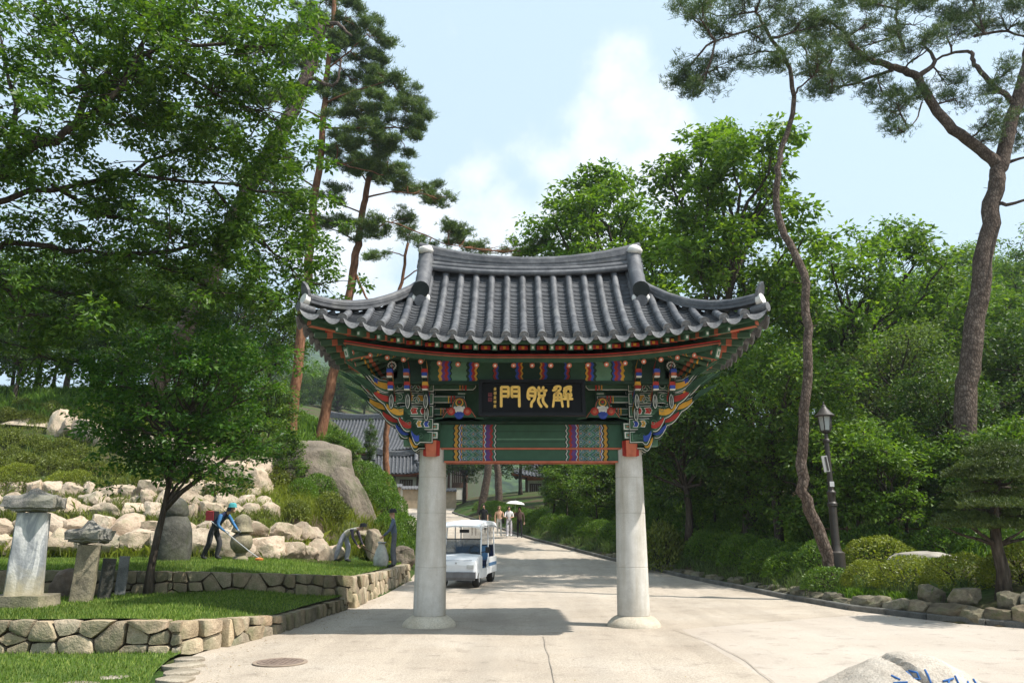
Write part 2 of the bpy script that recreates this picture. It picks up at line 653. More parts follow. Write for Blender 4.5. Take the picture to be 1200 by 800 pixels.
def lawn(name, poly, zf, step, n, hgt, label_grass):
    bm = bmesh.new()
    xs = [p[0] for p in poly]
    yy = [p[1] for p in poly]
    b = MB()
    nx = int((max(xs) - min(xs)) / step) + 1
    ny = int((max(yy) - min(yy)) / step) + 1
    # outline polygon triangulated finely by bisecting: grid clipped to polygon via bmesh
    vs = [bm.verts.new((p[0], p[1], 0)) for p in poly]
    bm.faces.new(vs)
    for i in range(1, nx):
        x = min(xs) + i * step
        bmesh.ops.bisect_plane(bm, geom=bm.verts[:] + bm.edges[:] + bm.faces[:], plane_co=(x, 0, 0), plane_no=(1, 0, 0))
    for i in range(1, ny):
        y = min(yy) + i * step
        bmesh.ops.bisect_plane(bm, geom=bm.verts[:] + bm.edges[:] + bm.faces[:], plane_co=(0, y, 0), plane_no=(0, 1, 0))
    for v in bm.verts:
        v.co.z = zf(v.co.x, v.co.y) + .015 * mnoise.noise((v.co.x * 1.3, v.co.y * 1.3, 0))
    bmesh.ops.recalc_face_normals(bm, faces=bm.faces[:])
    if sum(f.normal.z for f in bm.faces) < 0:
        bmesh.ops.reverse_faces(bm, faces=bm.faces[:])
    me = bpy.data.meshes.new(name)
    bm.to_mesh(me)
    bm.free()
    me.materials.append(MLW.mat)
    tag(inst(name, me), kind='structure')
    # grass blades
    pts = []
    while len(pts) < n:
        x = rnd.uniform(min(xs), max(xs))
        y = rnd.uniform(min(yy), max(yy))
        if inside(poly, x, y):
            pts.append((x, y, zf(x, y) + .015 * mnoise.noise((x * 1.3, y * 1.3, 0)) - .005))
    P0 = np.array(pts)
    N = len(P0)
    a = rng.uniform(0, 2 * np.pi, N)
    h = hgt * rng.uniform(.5, 1.3, N) * (0.75 + .5 * np.array([.5 + .5 * mnoise.noise((p[0] * 1.1, p[1] * 1.1, 7)) for p in pts]))
    w = rng.uniform(.006, .012, N)
    lean = rng.uniform(.1, .7, N) * h
    a2 = rng.uniform(0, 2 * np.pi, N)
    dx = np.stack([np.cos(a) * w, np.sin(a) * w, 0 * w], 1)
    tip = P0 + np.stack([np.cos(a2) * lean, np.sin(a2) * lean, h], 1)
    V = np.concatenate([P0 - dx, P0 + dx, tip], 0)
    F = np.stack([np.arange(N), np.arange(N) + N, np.arange(N) + 2 * N], 1)
    g = inst("grass", np_mesh("grass", V, F, MGB))
    tag(g, label_grass, "grass", kind='stuff')


FL = [(-11, 8.0), (-3.75, 8.0), (-4.15, 9.9), (-4.45, 10.8), (-4.72, 11.9), (-4.75, 12.5), (-11, 12.5)]
lawn("front_lawn", FL, lambda x, y: .03, .5, 26000, .05, "short green grass on the strip before the low rubble wall")
L1P = [(-13, 12.24), (-7.4, 12.34), (-4.85, 12.46), (-4.5, 13.3), (-4.17, 15.0), (-3.8, 19.2), (-4.8, 18.5), (-6.8, 16.85), (-13, 16.75)]
lawn("lower_terrace_lawn", L1P, T1, .5, 45000, .055, "mown green grass on the lower terrace between two rubble walls")
L2P = [(-14, 16.75), (-6.65, 16.85), (-4.6, 18.5), (-3.85, 19.6), (-3.8, 23.6), (-3.7, 28), (-4.0, 30.4), (-5.4, 28.7), (-7, 25.9), (-9, 24.4), (-14, 23.7)]
lawn("upper_terrace_lawn", L2P, T2, .5, 42000, .07, "mown green grass on the upper terrace below the boulders")
# ================================================================== the gate
GC = Vector((.365, 15.9, 0))
GREEN = (.034, .082, .046)
DGREEN = (.013, .036, .022)
LGREEN = (.10, .20, .125)
SALMON = (.43, .125, .07)
RED = (.36, .035, .025)
BLUE = (.035, .07, .33)
YELLOW = (.58, .30, .035)
WHITE = (.62, .60, .55)
PURPLE = (.14, .05, .2)
def paint(name, c, rough=.7, var=.25, *a, **k_):
    """weathered mineral paint: faded patches, dust and fine cracks"""
    k = NT(name, rough, .2)
    co = k.coord()
    f = k.noise(5, 7, .65, co)
    col = k.ramp(f, [(.25, tuple(x * .55 for x in c)), (.5, c), (.8, tuple(min(1, x * 1.15 + .012) for x in c))])
    g_ = k.noise(1.0, 6, .7, k.n("ShaderNodeMapping", {'Vector': co, 'Scale': (3, 3, 26)}).outputs[0])
    col = k.mix(k.ramp(g_, [(.55, 0.0), (.75, .28)]), col, (.15, .13, .10))
    k.color(col)
    k.bump(f, .3, .006)
    return k.mat


M_GREEN = paint("paint_green", GREEN, .6, .25, 4, .15, 30)
M_DGREEN = paint("paint_dark_green", DGREEN, .65, .25, 4)
M_LGREEN = paint("paint_light_green", LGREEN, .6, .2, 6)
M_SALMON = paint("paint_salmon", SALMON, .6, .18, 6)
M_RED = paint("paint_red", RED, .6, .25, 6)
M_BLUE = paint("paint_blue", BLUE, .6, .25, 6)
M_YEL = paint("paint_ochre", YELLOW, .6, .2, 6)
M_WHITE = paint("paint_white", WHITE, .7, .12, 6)
M_DARK = paint("hollow_shade", (.008, .012, .011), .6, .2, 6)  # near-black for the closing tile ends, standing in for shade inside a hollow

gate = empty("temple_gate", GC, label="painted temple gate on two stone columns with curved grey tile roof", cat="gate")

# --- columns
MC = NT("granite_column", .8, .3)
co = MC.coord()
f = MC.noise(3, 7, .6, co)
c = MC.ramp(f, [(.3, (.46, .44, .395)), (.7, (.60, .58, .54))])
sp = MC.noise(120, 2, .7, co)
c = MC.mix(.5, c, MC.ramp(sp, [(.3, .6), (.62, 1.25)]), 'MULTIPLY')
stain = MC.noise(1.0, 5, .6, MC.n("ShaderNodeMapping", {'Vector': co, 'Scale': (5, 5, .5)}).outputs[0])
c = MC.mix(.7, c, MC.ramp(stain, [(.35, (.72, .66, .56)), (.6, (1.05, 1.05, 1.05))]), 'MULTIPLY')
s4 = MC.n("ShaderNodeSeparateXYZ", {0: co})
c = MC.mix(MC.m('MULTIPLY', MC.ramp(MC.m('ADD', s4.outputs[2], MC.m('MULTIPLY', MC.noise(4, 6, .7, co), .9)), [(.45, 1.0), (.95, 0.0)]), .45), c, (.30, .25, .18))
MC.color(c)
MC.bump(sp, .25, .004)
MP = stone_mat("granite_plinth", [(.3, (.42, .36, .27)), (.7, (.58, .53, .44))], 2.5, .5, .1)
CX = 1.907
for sx in (-1, 1):
    b = MB()
    prof = []
    zs = [.19, 1.06, 2.05, 2.72, 3.28]
    for i in range(4):
        z0, z1 = zs[i], zs[i + 1]
        rr = lambda z: .305 - .052 * ((z - .19) / 3.09) ** 1.25
        prof += [(rr(z0) - .008, z0), (rr(z0), z0 + .008), (rr((z0 + z1) / 2), (z0 + z1) / 2), (rr(z1), z1 - .008), (rr(z1) - .008, z1)]
    b.lathe(prof, 40, (sx * CX, 0, 0))
    col = b.build("column", MC.mat, gate, smooth=40)
    b = MB()
    b.lathe([(.50, -.02), (.50, .03), (.475, .075), (.42, .13), (.36, .17), (.32, .185), (.29, .195)], 40, (sx * CX, 0, 0))
    b.build("plinth", MP, col, smooth=60)


# --- painted beams
def beam_mat(name, bands, pat=None, zl=(), bg=GREEN):
    """bands: list of (|x| start, colour) constant stops in gate space; pat=(x0,x1): zigzag brocade there"""
    k = NT(name, .6, .3)
    co = k.coord()
    s = k.n("ShaderNodeSeparateXYZ", {0: co})
    ax = k.m('ABSOLUTE', s.outputs[0])
    wob = k.m('MULTIPLY', k.m('SUBTRACT', k.m('PINGPONG', k.m('MULTIPLY', s.outputs[2], 9.0), .5), .25), .06)
    xx = k.m('DIVIDE', k.m('ADD', ax, wob), 2.5)
    c = k.ramp(xx, [(p / 2.5, q) for p, q in bands], 'CONSTANT')
    if pat:
        for (x0, x1) in pat:
            u = k.m('MULTIPLY', k.m('SUBTRACT', ax, x0), 4.6)
            w = k.m('PINGPONG', k.m('MULTIPLY', s.outputs[2], 6.5), .5)
            t = k.m('FRACT', k.m('ADD', u, k.m('MULTIPLY', w, 1.1)))
            zc = k.ramp(t, [(0, (.02, .10, .06)), (.30, (.5, .52, .46)), (.345, (.05, .20, .12)), (.55, DGREEN), (.60, (.07, .13, .26)), (.70, (.5, .5, .46)), (.735, (.02, .12, .07)), (.92, (.26, .04, .05)), (.96, (.45, .40, .30))], 'CONSTANT')
            vo = k.n("ShaderNodeTexVoronoi", {'Scale': 6.2, 'Randomness': .1})
            k.put(vo.inputs['Vector'], k.n("ShaderNodeMapping", {'Vector': co, 'Scale': (1, .02, 1)}).outputs[0])
            vc = k.ramp(vo.outputs['Distance'], [(0, (.40, .05, .05)), (.10, WHITE), (.135, (.03, .14, .08)), (.20, (.10, .16, .3)), (.27, (.4, .45, .42)), (.31, (.03, .16, .09))], 'CONSTANT')
            zc = k.mix(k.m('LESS_THAN', vo.outputs['Distance'], .31), zc, vc)
            zc = k.mix(.38, zc, (.03, .085, .05))
            msk = k.m('MULTIPLY', k.m('GREATER_THAN', ax, x0), k.m('LESS_THAN', ax, x1))
            c = k.mix(msk, c, zc)
    for (z, h, cc) in zl:
        m2 = k.m('LESS_THAN', k.m('ABSOLUTE', k.m('SUBTRACT', s.outputs[2], z)), h)
        c = k.mix(k.m('MULTIPLY', m2, k.m('LESS_THAN', ax, .66)), c, cc)
    c = k.mix(.5, c, k.ramp(k.noise(7, 6, .6, co), [(.3, .7), (.7, 1.2)]), 'MULTIPLY')
    k.color(c)
    return k.mat


BD = [(0, (.045, .12, .07)), (.655, DGREEN), (.68, WHITE), (.695, (.02, .13, .09)), (.74, RED), (.79, PURPLE), (.85, BLUE), (.875, WHITE), (.89, RED), (.92, YELLOW),
      (1.34, BLUE), (1.365, WHITE), (1.38, DGREEN), (1.41, YELLOW), (1.47, DGREEN), (1.50, (.045, .13, .075)), (1.86, DGREEN), (1.9, LGREEN)]
BD = [(p, tuple(x * .72 for x in q)) for p, q in BD]
M_B1 = beam_mat("beam_paint", BD, [(.93, 1.33)], [(3.60, .006, DGREEN), (3.45, .012, LGREEN), (3.40, .006, DGREEN)])
M_B2 = beam_mat("tie_beam_paint", BD, [(.93, 1.33)], [])
PB = [(0, DGREEN), (.16, YELLOW), (.19, RED), (.24, BLUE), (.29, DGREEN), (.62, BLUE), (.66, RED), (.71, DGREEN), (.73, GREEN), (1.0, DGREEN), (1.02, YELLOW), (1.06, RED), (1.12, BLUE), (1.17, DGREEN), (1.22, LGREEN), (1.5, DGREEN), (1.53, BLUE), (1.57, RED), (1.63, PURPLE), (1.68, YELLOW), (1.74, GREEN), (1.9, DGREEN)]
M_PB = beam_mat("purlin_paint", PB, None)

b = MB()
b.box((0, 0, 3.14), (3.36, .30, .23))
tb = b.build("tie_beam", M_B2, gate)
for z in (3.016, 3.268):
    b = MB()
    for s in (-1, 1):
        b.box((0, s * .165, z), (3.34 if z < 3.1 else 4.5, .05, .032))
    b.build("beam_edging", M_SALMON, tb)
b = MB()
b.box((0, 0, 3.51), (4.55, .38, .44))
b.build("lintel_beam", M_B1, gate)
for s in (-1, 1):      # stepped beam ends beyond the columns
    b = MB()
    b.box((s * 2.40, 0, 3.60), (.30, .30, .25), 0)
    b.box((s * 2.36, 0, 3.40), (.22, .26, .15), 1)
    b.box((s * 2.562, 0, 3.60), (.02, .22, .18), 1)
    b.build("beam_end", [M_GREEN, M_LGREEN], gate)
b = MB()
b.box((0, 0, 3.762), (4.7, .50, .055))
b.build("bracket_plate", M_DGREEN, gate)
b = MB()
b.box((0, 0, 4.35), (3.9, .10, 1.1))
b.build("wall_board", M_GREEN, gate)


def ornate(b, poly, th, M, mats, ins):
    """board with concentric painted outlines on both faces; appended to MB b"""
    bm = bmesh.new()
    n = len(poly)
    fr = [bm.verts.new((p[0], -th / 2, p[1])) for p in poly]
    bk = [bm.verts.new((p[0], th / 2, p[1])) for p in poly]
    f1 = bm.faces.new(fr)
    f2 = bm.faces.new(list(reversed(bk)))
    for k in range(n):
        k2 = (k + 1) % n
        f = bm.faces.new((fr[k2], fr[k], bk[k], bk[k2]))
        f.material_index = mats[0]
    bm.normal_update()
    for f in (f1, f2):
        f.material_index = mats[0]
    for mi, t in zip(mats[1:], ins):
        bmesh.ops.inset_region(bm, faces=[f1, f2], thickness=t, depth=.003, use_even_offset=True)
        f1.material_index = mi
        f2.material_index = mi
    bm.verts.index_update()
    base = len(b.v)
    for v in bm.verts:
        b.v.append(tuple(M @ v.co))
    for f in bm.faces:
        b.f.append(tuple(v.index + base for v in f.verts))
        b.m.append(f.material_index)
    bm.free()


PAL = [M_DGREEN, M_GREEN, M_LGREEN, M_WHITE, M_SALMON, M_RED, M_BLUE, M_YEL, M_DARK]
iD, iG, iL, iW, iS, iR, iB, iY, iK = range(9)


def tongue(L, h, tip=.16, n=6):
    """ox-tongue bracket arm outline: straight tail, swelling belly, tip curling up"""
    top, bot = [], []
    for i in range(n + 1):
        t = i / n
        s = L * (.5 + .5 * t)
        up = tip * t ** 2.2
        top.append((s, h + up * .9 - .05 * math.sin(math.pi * t)))
        bot.append((s, up * 1.05 - .075 * math.sin(math.pi * min(1, t * 1.15)) + h * .6 * t ** 3))
    return [(0, 0)] + bot + [(L * 1.03, h + tip)] + list(reversed(top)) + [(0, h)]


def frame(px, py, pz, ang):
    """local (s,y,z) -> gate space, s along direction ang"""
    return Matrix.Translation((px, py, pz)) @ Matrix.Rotation(ang, 4, 'Z')


fill = [iY, iB, iR, iY, iR]


def s_front(y0, ang):
    return y0 < 0


for sx in (-1, 1):
    cl = empty("tmp")
    bpy.data.objects.remove(cl)
    # column head blocks with painted squares and the salmon-faced beam nose beneath
    b = MB()
    for (z, w) in ((3.665, .30), (3.50, .27)):
        sq = [(-w / 2, -.075), (w / 2, -.075), (w / 2, .075), (-w / 2, .075)]
        ornate(b, sq, .70, Matrix.Translation((sx * CX, -.08, z)), [iG, iW, iL, iS], [.014, .02, .03])
        for s2 in (-1, 1):
            b.box((sx * CX, -.08 + s2 * .357, z), (.03, .012, .03), iR, Matrix.Rotation(.785, 3, 'Y'))
    b.build("column_head_block", PAL, gate)
    for s2 in (-1, 1):
        b = MB()
        vs = [(-.16, s2 * .30, 3.40), (.16, s2 * .30, 3.40), (.16, s2 * .30, 3.12), (-.16, s2 * .30, 3.12),
              (-.105, s2 * .46, 3.40), (.105, s2 * .46, 3.40), (.09, s2 * .36, 3.10), (-.09, s2 * .36, 3.10)]
        vs = [(x + sx * CX, y, z) for x, y, z in vs]
        fs = [(4, 7, 6, 5), (0, 3, 7, 4), (1, 5, 6, 2), (0, 4, 5, 1), (3, 2, 6, 7)]
        if s2 > 0:
            fs = [tuple(reversed(q)) for q in fs]
        base = len(b.v)
        b.add(vs, fs[:1], iS)
        b.add(vs, fs[1:], iR)
        b.build("beam_nose", PAL, gate)
    # arms projecting to front and rear, three lines of them, tiers stepping outward
    for (ax, tiers, c0) in ((CX + .09, 4, 0), (CX + .43, 4, 1), (CX + .74, 3, 2)):
        for s2 in (-1, 1):
            for k in range(tiers):
                kk = k + (4 - tiers)
                b = MB()
                L = .52 + .17 * kk
                M = frame(sx * ax, 0, 3.80 + .215 * kk, -math.pi / 2 * 1 if s2 < 0 else math.pi / 2)
                ornate(b, tongue(L, .15, .06 + .01 * kk), .09, M, [iD, iW, iG, fill[(k + c0) % 5]], [.014, .012, .03])
                # painted front: stacked coloured nose pieces
                y = s2 * (L * .97)
                z = 3.80 + .215 * kk + .15
                if kk < 2:      # dark oval drop with white rim and eye
                    drop = [(.052 * math.cos(w), .15 * math.sin(w)) for w in [i * math.pi / 6 for i in range(12)]]
                    MM = Matrix.Translation((sx * ax, y + s2 * .02, z - .06))
                    ornate(b, drop, .07, MM, [iD, iW, iD, iW], [.010, .010, .018])
                else:
                    b.box((sx * ax, y + s2 * .02, z + .035), (.115, .10, .075), [iR, iB, iY][(k + c0) % 3])
                    b.box((sx * ax, y + s2 * .03, z - .03), (.095, .10, .06), [iB, iS, iR][(k + c0) % 3])
                    b.box((sx * ax, y + s2 * .035, z - .075), (.10, .08, .022), iW)
                b.build("bracket_arm", PAL, gate)
    # wings along the wall line and on the diagonals, growing outward tier by tier
    for (y0, ang, sc) in ((-.30, 0, 1.0), (.30, 0, 1.0), (-.10, -.50, .98), (.10, .50, .98), (-.42, -.24, .92), (.42, .24, .92), (0, 0, 1.02)):
        for k in range(5):
            b = MB()
            L = min(.52 + .30 * k, 1.50) * sc
            a = (ang if sx > 0 else math.pi - ang)
            M = frame(sx * (CX - .03), y0, 3.24 + .245 * k + (.1 if ang else 0), a)
            if sx < 0:
                M = M @ Matrix.Scale(-1, 4, (0, 1, 0)) if False else M
            ornate(b, tongue(L, .235, .17, 8), .085, M, [iD, iW, iG, iL, iG], [.012, .011, .030, .012])
            # bright painted panel at mid length
            T = tongue(L, .23, .17, 8)
            bo, to = T[1:10], list(reversed(T[11:20]))
            for s2 in (-1, 1):
                pan = []
                for i in range(1, 7):
                    pan.append((bo[i][0] * .72 + to[i][0] * .28, bo[i][1] * .72 + to[i][1] * .28))
                for i in range(6, 0, -1):
                    pan.append((bo[i][0] * .25 + to[i][0] * .75, bo[i][1] * .25 + to[i][1] * .75))
                idx = list(range(12))
                b.add([(p[0], s2 * .062, p[1]) for p in pan], [tuple(idx) if s2 < 0 else tuple(reversed(idx))], fill[(k + int(abs(ang) * 5)) % 5], M)
            if s_front(y0, ang) and k:
                for (s0, s1, ci) in ((.10, .26, k), (.29, .44, k + 2)):
                    for s2 in (-1, 1):
                        for (gw, yy, mi) in ((.0, .058, iW), (.012, .0605, fill[ci % 5])):
                            a0, a1 = L * s0 + gw, L * s1 - gw
                            pl = [(a0, .06 + gw), (a1 - .03, .05 + gw), (a1, .12), (a1 - .03, .19 - gw), (a0, .18 - gw), (a0 + .03, .12)]
                            b.add([(p[0], s2 * yy, p[1]) for p in pl], [tuple(range(6)) if s2 < 0 else tuple(reversed(range(6)))], mi, M)
            if s_front(y0, ang):
                for q in (.42, .62):
                    ctr = (L * q if k else L * .5, .13)
                    rr_ = .062
                    pp = []
                    for i in range(16):
                        w = i / 15 * 2.6 * math.pi
                        r_ = rr_ * (1 - i / 19)
                        pp.append(M @ Vector((ctr[0] + r_ * math.cos(w), -.062 if sx > 0 else .062, ctr[1] + r_ * math.sin(w))))
                    b.tube(pp, .0065, 4, iL)
            b.build("wing_bracket", PAL, gate)
    # scroll ornaments (spirals) between the arms
    for (x, y, z, r) in ((CX + .27, -.62, 4.36, .085), (CX + .27, -.60, 4.14, .075), (CX + .60, -.66, 4.42, .095), (CX + .60, -.62, 4.20, .08), (CX + .90, -.62, 4.50, .10), (CX + 1.05, -.55, 4.30, .08)):
        pts, rr = [], []
        for i in range(22):
            w = i / 21 * 2.3 * 2 * math.pi / 1.6
            q = r * (1 - i / 26)
            pts.append((sx * (x + q * math.cos(w)), y, z + q * math.sin(w)))
        for s2 in (1, -1):
            b = MB()
            b.tube([(p[0], s2 * p[1], p[2]) for p in pts], [.014] * 22, 6, iL)
            b.tube([(p[0], s2 * (p[1] - .012), p[2]) for p in pts], [.004] * 22, 4, iW)
            b.build("scroll", PAL, gate, smooth=60)
    # stepped arms parallel to the beam on the inner side
    for s2 in (-1, 1):
        for k, (x1, z) in enumerate(((1.42, 3.89), (1.27, 4.12), (1.05, 4.36))):
            b = MB()
            xo = CX + .25
            poly = [(x1, .06), (x1 + .06, .0), (xo, 0), (xo, .15), (x1, .15)]
            poly = [(sx * p[0], p[1]) for p in poly]
            if sx < 0:
                poly = list(reversed(poly))
            poly = list(reversed(poly)) if sx > 0 and False else poly
            ornate(b, poly, .12, Matrix.Translation((0, s2 * (.26 + .05 * k), z)), [iD, iW, iG], [.012, .010])
            b.box((sx * (x1 + .07), s2 * (.26 + .05 * k), z + .185), (.16, .17, .07), iG)
            b.box((sx * (x1 + .07), s2 * (.26 + .05 * k) + s2 * .086, z + .185), (.14, .006, .012), iW)
            b.box((sx * (x1 + .21), s2 * (.26 + .05 * k) + s2 * .066, z + .075), (.035, .012, .14), iR)
            b.box((sx * (x1 + .27), s2 * (.26 + .05 * k) + s2 * .066, z + .075), (.03, .012, .14), iS if k != 1 else iR)
            b.box((sx * (x1 + .32), s2 * (.26 + .05 * k) + s2 * .066, z + .075), (.02, .012, .14), iY)
            b.build("cross_arm", PAL, gate)
    # flower board between column and sign
    fb = [(-.56, 0), (.56, 0), (.52, .035), (.36, .06), (.30, .15), (.26, .20), (.17, .26), (.15, .36), (.10, .44), (0, .475), (-.10, .44), (-.15, .36), (-.17, .26), (-.26, .20), (-.30, .15), (-.36, .06), (-.52, .035)]
    for s2 in (-1, 1):
        b = MB()
        M = Matrix.Translation((sx * 1.375, s2 * .43, 3.795)) @ Matrix.Scale(.92, 4) @ (Matrix.Rotation(math.pi, 4, 'Z') if s2 > 0 else Matrix.Identity(4))
        ornate(b, fb, .06, M, [iD, iS, iD, iG], [.016, .014, .012])

        def disc(x, z, r, mi, d):
            b.add([(x + r * math.cos(i * math.pi / 6), -.04 - d, z + r * math.sin(i * math.pi / 6)) for i in range(12)] + [(x, -.055 - d, z)],
                  [(i, (i + 1) % 12, 12) for i in range(12)], mi, M)
        for (x, z, r, mi, d) in ((-.17, .17, .085, iR, 0), (.17, .17, .085, iR, 0), (-.17, .17, .045, iS, .008), (.17, .17, .045, iS, .008), (0, .20, .09, iW, .004), (0, .09, .085, iB, .010),
                                 (-.06, .10, .04, iB, .012), (.06, .10, .04, iB, .012), (0, .355, .085, iY, 0), (0, .355, .06, iG, .006), (0, .36, .035, iR, .012), (-.09, .25, .03, iW, .004), (.09, .25, .03, iW, .004)):
            disc(x, z, r, mi, d)
        b.build("flower_board", PAL, gate)

# --- purlins carrying the rafters
for s2 in (-1, 1):
    b = MB()
    b.box((0, s2 * .80, 4.66), (5.2, .16, .38))
    b.build("eave_purlin", M_PB, gate)
    b = MB()
    b.box((0, s2 * .80, 4.44), (5.2, .2, .05))
    b.build("purlin_base", M_DGREEN, gate)
    b = MB()
    b.tube([(-2.9, s2 * .80, 4.92), (2.9, s2 * .80, 4.92)], .075, 12)
    b.build("round_purlin", M_GREEN, gate)
for sx in (-1, 1):
    b = MB()
    b.box((sx * 2.60, 0, 4.68), (.16, 1.76, .34))
    b.build("side_purlin", M_GREEN, gate)
    b = MB()      # rosette on the purlin end
    M = Matrix.Translation((sx * 2.62, -.90, 4.74)) @ Matrix.Rotation(math.pi / 2, 4, 'X')
    b.lathe([(.105, 0), (.105, .05), (.09, .06)], 20, mat=iD, M=M)
    for i in range(12):
        w = i * math.pi / 6
        b.box((sx * 2.62 + .07 * math.cos(w), -.965, 4.74 + .07 * math.sin(w)), (.028, .012, .028), iW)
    b.lathe([(.03, .06), (.03, .075), (.01, .08)], 12, mat=iW, M=M)
    b.build("rosette", PAL, gate, smooth=40)

# --- name board with gilded characters
M_BLK = plain("lacquer_black", (.004, .004, .0045), .6, .3, 5, spec=.2)
M_FR = plain("lacquer_frame", (.007, .007, .008), .55, .3, 5, spec=.25)
M_GOLD = plain("gold_leaf", (.90, .56, .12), .5, .12, 12, spec=.5)
M_SEAL = plain("seal_red", (.22, .05, .05), .6, .2, 12)
sign = empty("name_board", (GC.x + .005, GC.y - 1.03, 4.12), label="black lacquered name board with three gilded characters under the eave", cat="sign")
sign.rotation_euler = (R(-7), 0, 0)
W2, H2 = .985, .345
b = MB()
b.box((0, .02, 0), (2 * W2 - .06, .05, 2 * H2 - .06))
b.build("board", M_BLK, sign)
b = MB()
for (x, z, w, h) in ((0, H2 - .03, 2 * W2, .06), (0, -H2 + .03, 2 * W2, .06), (-W2 + .03, 0, .06, 2 * H2 - .12), (W2 - .03, 0, .06, 2 * H2 - .12)):
    b.box((x, 0, z), (w, .10, h))
b.build("frame", M_FR, sign)


def strokes(name, lines, cx, cz, sc, w, mat, parent, y=-.008, th=.012, sxx=None):
    """brush strokes: flat rounded ribbons standing a little proud of the board; sketch space 0..100, z down"""
    b = MB()
    for ln in lines:
        # densify with Catmull-Rom so strokes bend softly
        P = [Vector((q[0], q[1])) for q in ln]
        pts = []
        for i in range(len(P) - 1):
            p0, p1, p2, p3 = P[max(i - 1, 0)], P[i], P[i + 1], P[min(i + 2, len(P) - 1)]
            for k in range(4):
                t = k / 4
                pts.append(.5 * ((2 * p1) + (p2 - p0) * t + (2 * p0 - 5 * p1 + 4 * p2 - p3) * t * t + (3 * p1 - p0 - 3 * p2 + p3) * t ** 3))
        pts.append(P[-1])
        L, Rr = [], []
        n = len(pts)
        for i, p in enumerate(pts):
            d = (pts[min(i + 1, n - 1)] - pts[max(i - 1, 0)])
            d = d.normalized() if d.length > 1e-6 else Vector((1, 0))
            nn = Vector((-d.y, d.x))
            L.append(p + nn * w / 2)
            Rr.append(p - nn * w / 2)
        d0 = (pts[0] - pts[1]).normalized()
        d1 = (pts[-1] - pts[-2]).normalized()
        out = L + [pts[-1] + d1 * w * .35] + list(reversed(Rr)) + [pts[0] + d0 * w * .35]
        V = [(cx + (p.x - 50) * (sxx or sc), 0, cz - (p.y - 50) * sc) for p in out]
        m = len(V)
        yy = y - th
        nl = len(L)
        vs = [(v[0], yy, v[2]) for v in V] + [(v[0], y + .004, v[2]) for v in V]
        fs = []
        for i in range(nl - 1):
            fs.append((i, i + 1, m - 2 - (i + 1), m - 2 - i))
        fs += [(nl - 1, nl, nl + 1), (m - 1, 0, m - 2)]
        for i in range(m):
            j = (i + 1) % m
            fs.append((j, i, m + i, m + j))
        b.add(vs, fs)
    return b.build(name, mat, parent)


# gate character: two door leaves
K_MUN = [[(8, 4), (8, 96)], [(8, 5), (42, 5)], [(42, 5), (42, 44), (36, 50)], [(10, 25), (40, 25)], [(10, 47), (40, 47)],
         [(92, 4), (94, 96)], [(92, 5), (58, 5)], [(58, 5), (58, 44), (64, 50)], [(90, 25), (60, 25)], [(90, 47), (60, 47)]]
K_TAL = [[(14, 62), (6, 50), (10, 20), (24, 8), (38, 12), (42, 34), (36, 62), (24, 78), (22, 97)], [(14, 24), (34, 26)], [(12, 44), (36, 46)],
         [(58, 4), (60, 16), (56, 24)], [(80, 4), (78, 18), (84, 22), (96, 20)], [(46, 18), (58, 22), (80, 20)], [(60, 24), (60, 44), (84, 44), (84, 24)],
         [(66, 48), (56, 62), (58, 78), (70, 97)], [(78, 48), (78, 70), (86, 84), (97, 97)]]
K_HAE = [[(4, 20), (16, 18), (24, 8)], [(10, 10), (22, 2), (40, 3), (40, 16), (28, 24)], [(30, 26), (12, 40), (10, 60), (4, 97)], [(14, 36), (30, 32), (44, 40), (46, 70), (50, 97)],
         [(14, 52), (44, 52)], [(12, 66), (44, 66)], [(28, 36), (28, 66)],
         [(58, 12), (74, 4), (92, 3), (88, 10)], [(56, 24), (66, 14), (90, 14), (88, 26)], [(70, 16), (64, 30), (56, 34)], [(58, 40), (92, 38)], [(60, 34), (60, 48), (90, 48), (90, 34)], [(54, 60), (98, 60)], [(76, 34), (76, 97)]]
for K, cx in ((K_MUN, -.405), (K_TAL, .095), (K_HAE, .565)):
    strokes("gilded_character", K, cx, .02, .0041, 12.5 if K is not K_HAE else 10.5, M_GOLD, sign, sxx=.0039)
small = [[(20, 10), (80, 10)], [(50, 0), (50, 40)], [(15, 40), (85, 40)], [(30, 55), (20, 95)], [(60, 55), (80, 95)], [(25, 70), (75, 70)]]
small2 = [[(15, 15), (45, 15)], [(30, 5), (30, 90)], [(55, 10), (90, 10)], [(60, 35), (88, 35)], [(60, 60), (88, 60)], [(72, 10), (72, 90)], [(12, 50), (45, 55)]]
for i in range(5):
    strokes("signature_character", small if i % 2 == 0 else small2, -.685, .165 - .082 * i, .00062, 13, M_WHITE if False else M_GOLD, sign)
for i in range(2):
    b = MB()
    for (x, z, w, h) in ((0, .03, .07, .01), (0, -.03, .07, .01), (-.03, 0, .01, .06), (.03, 0, .01, .06), (0, 0, .01, .05), (.0, .0, .05, .01)):
        b.box((-.775, -.012, .06 - .095 * i + z), (w, .006, h)) if False else b.box((-.775 + x, -.012, .06 - .095 * i + z), (w, .006, h))
    b.build("seal_mark", M_SEAL, sign)

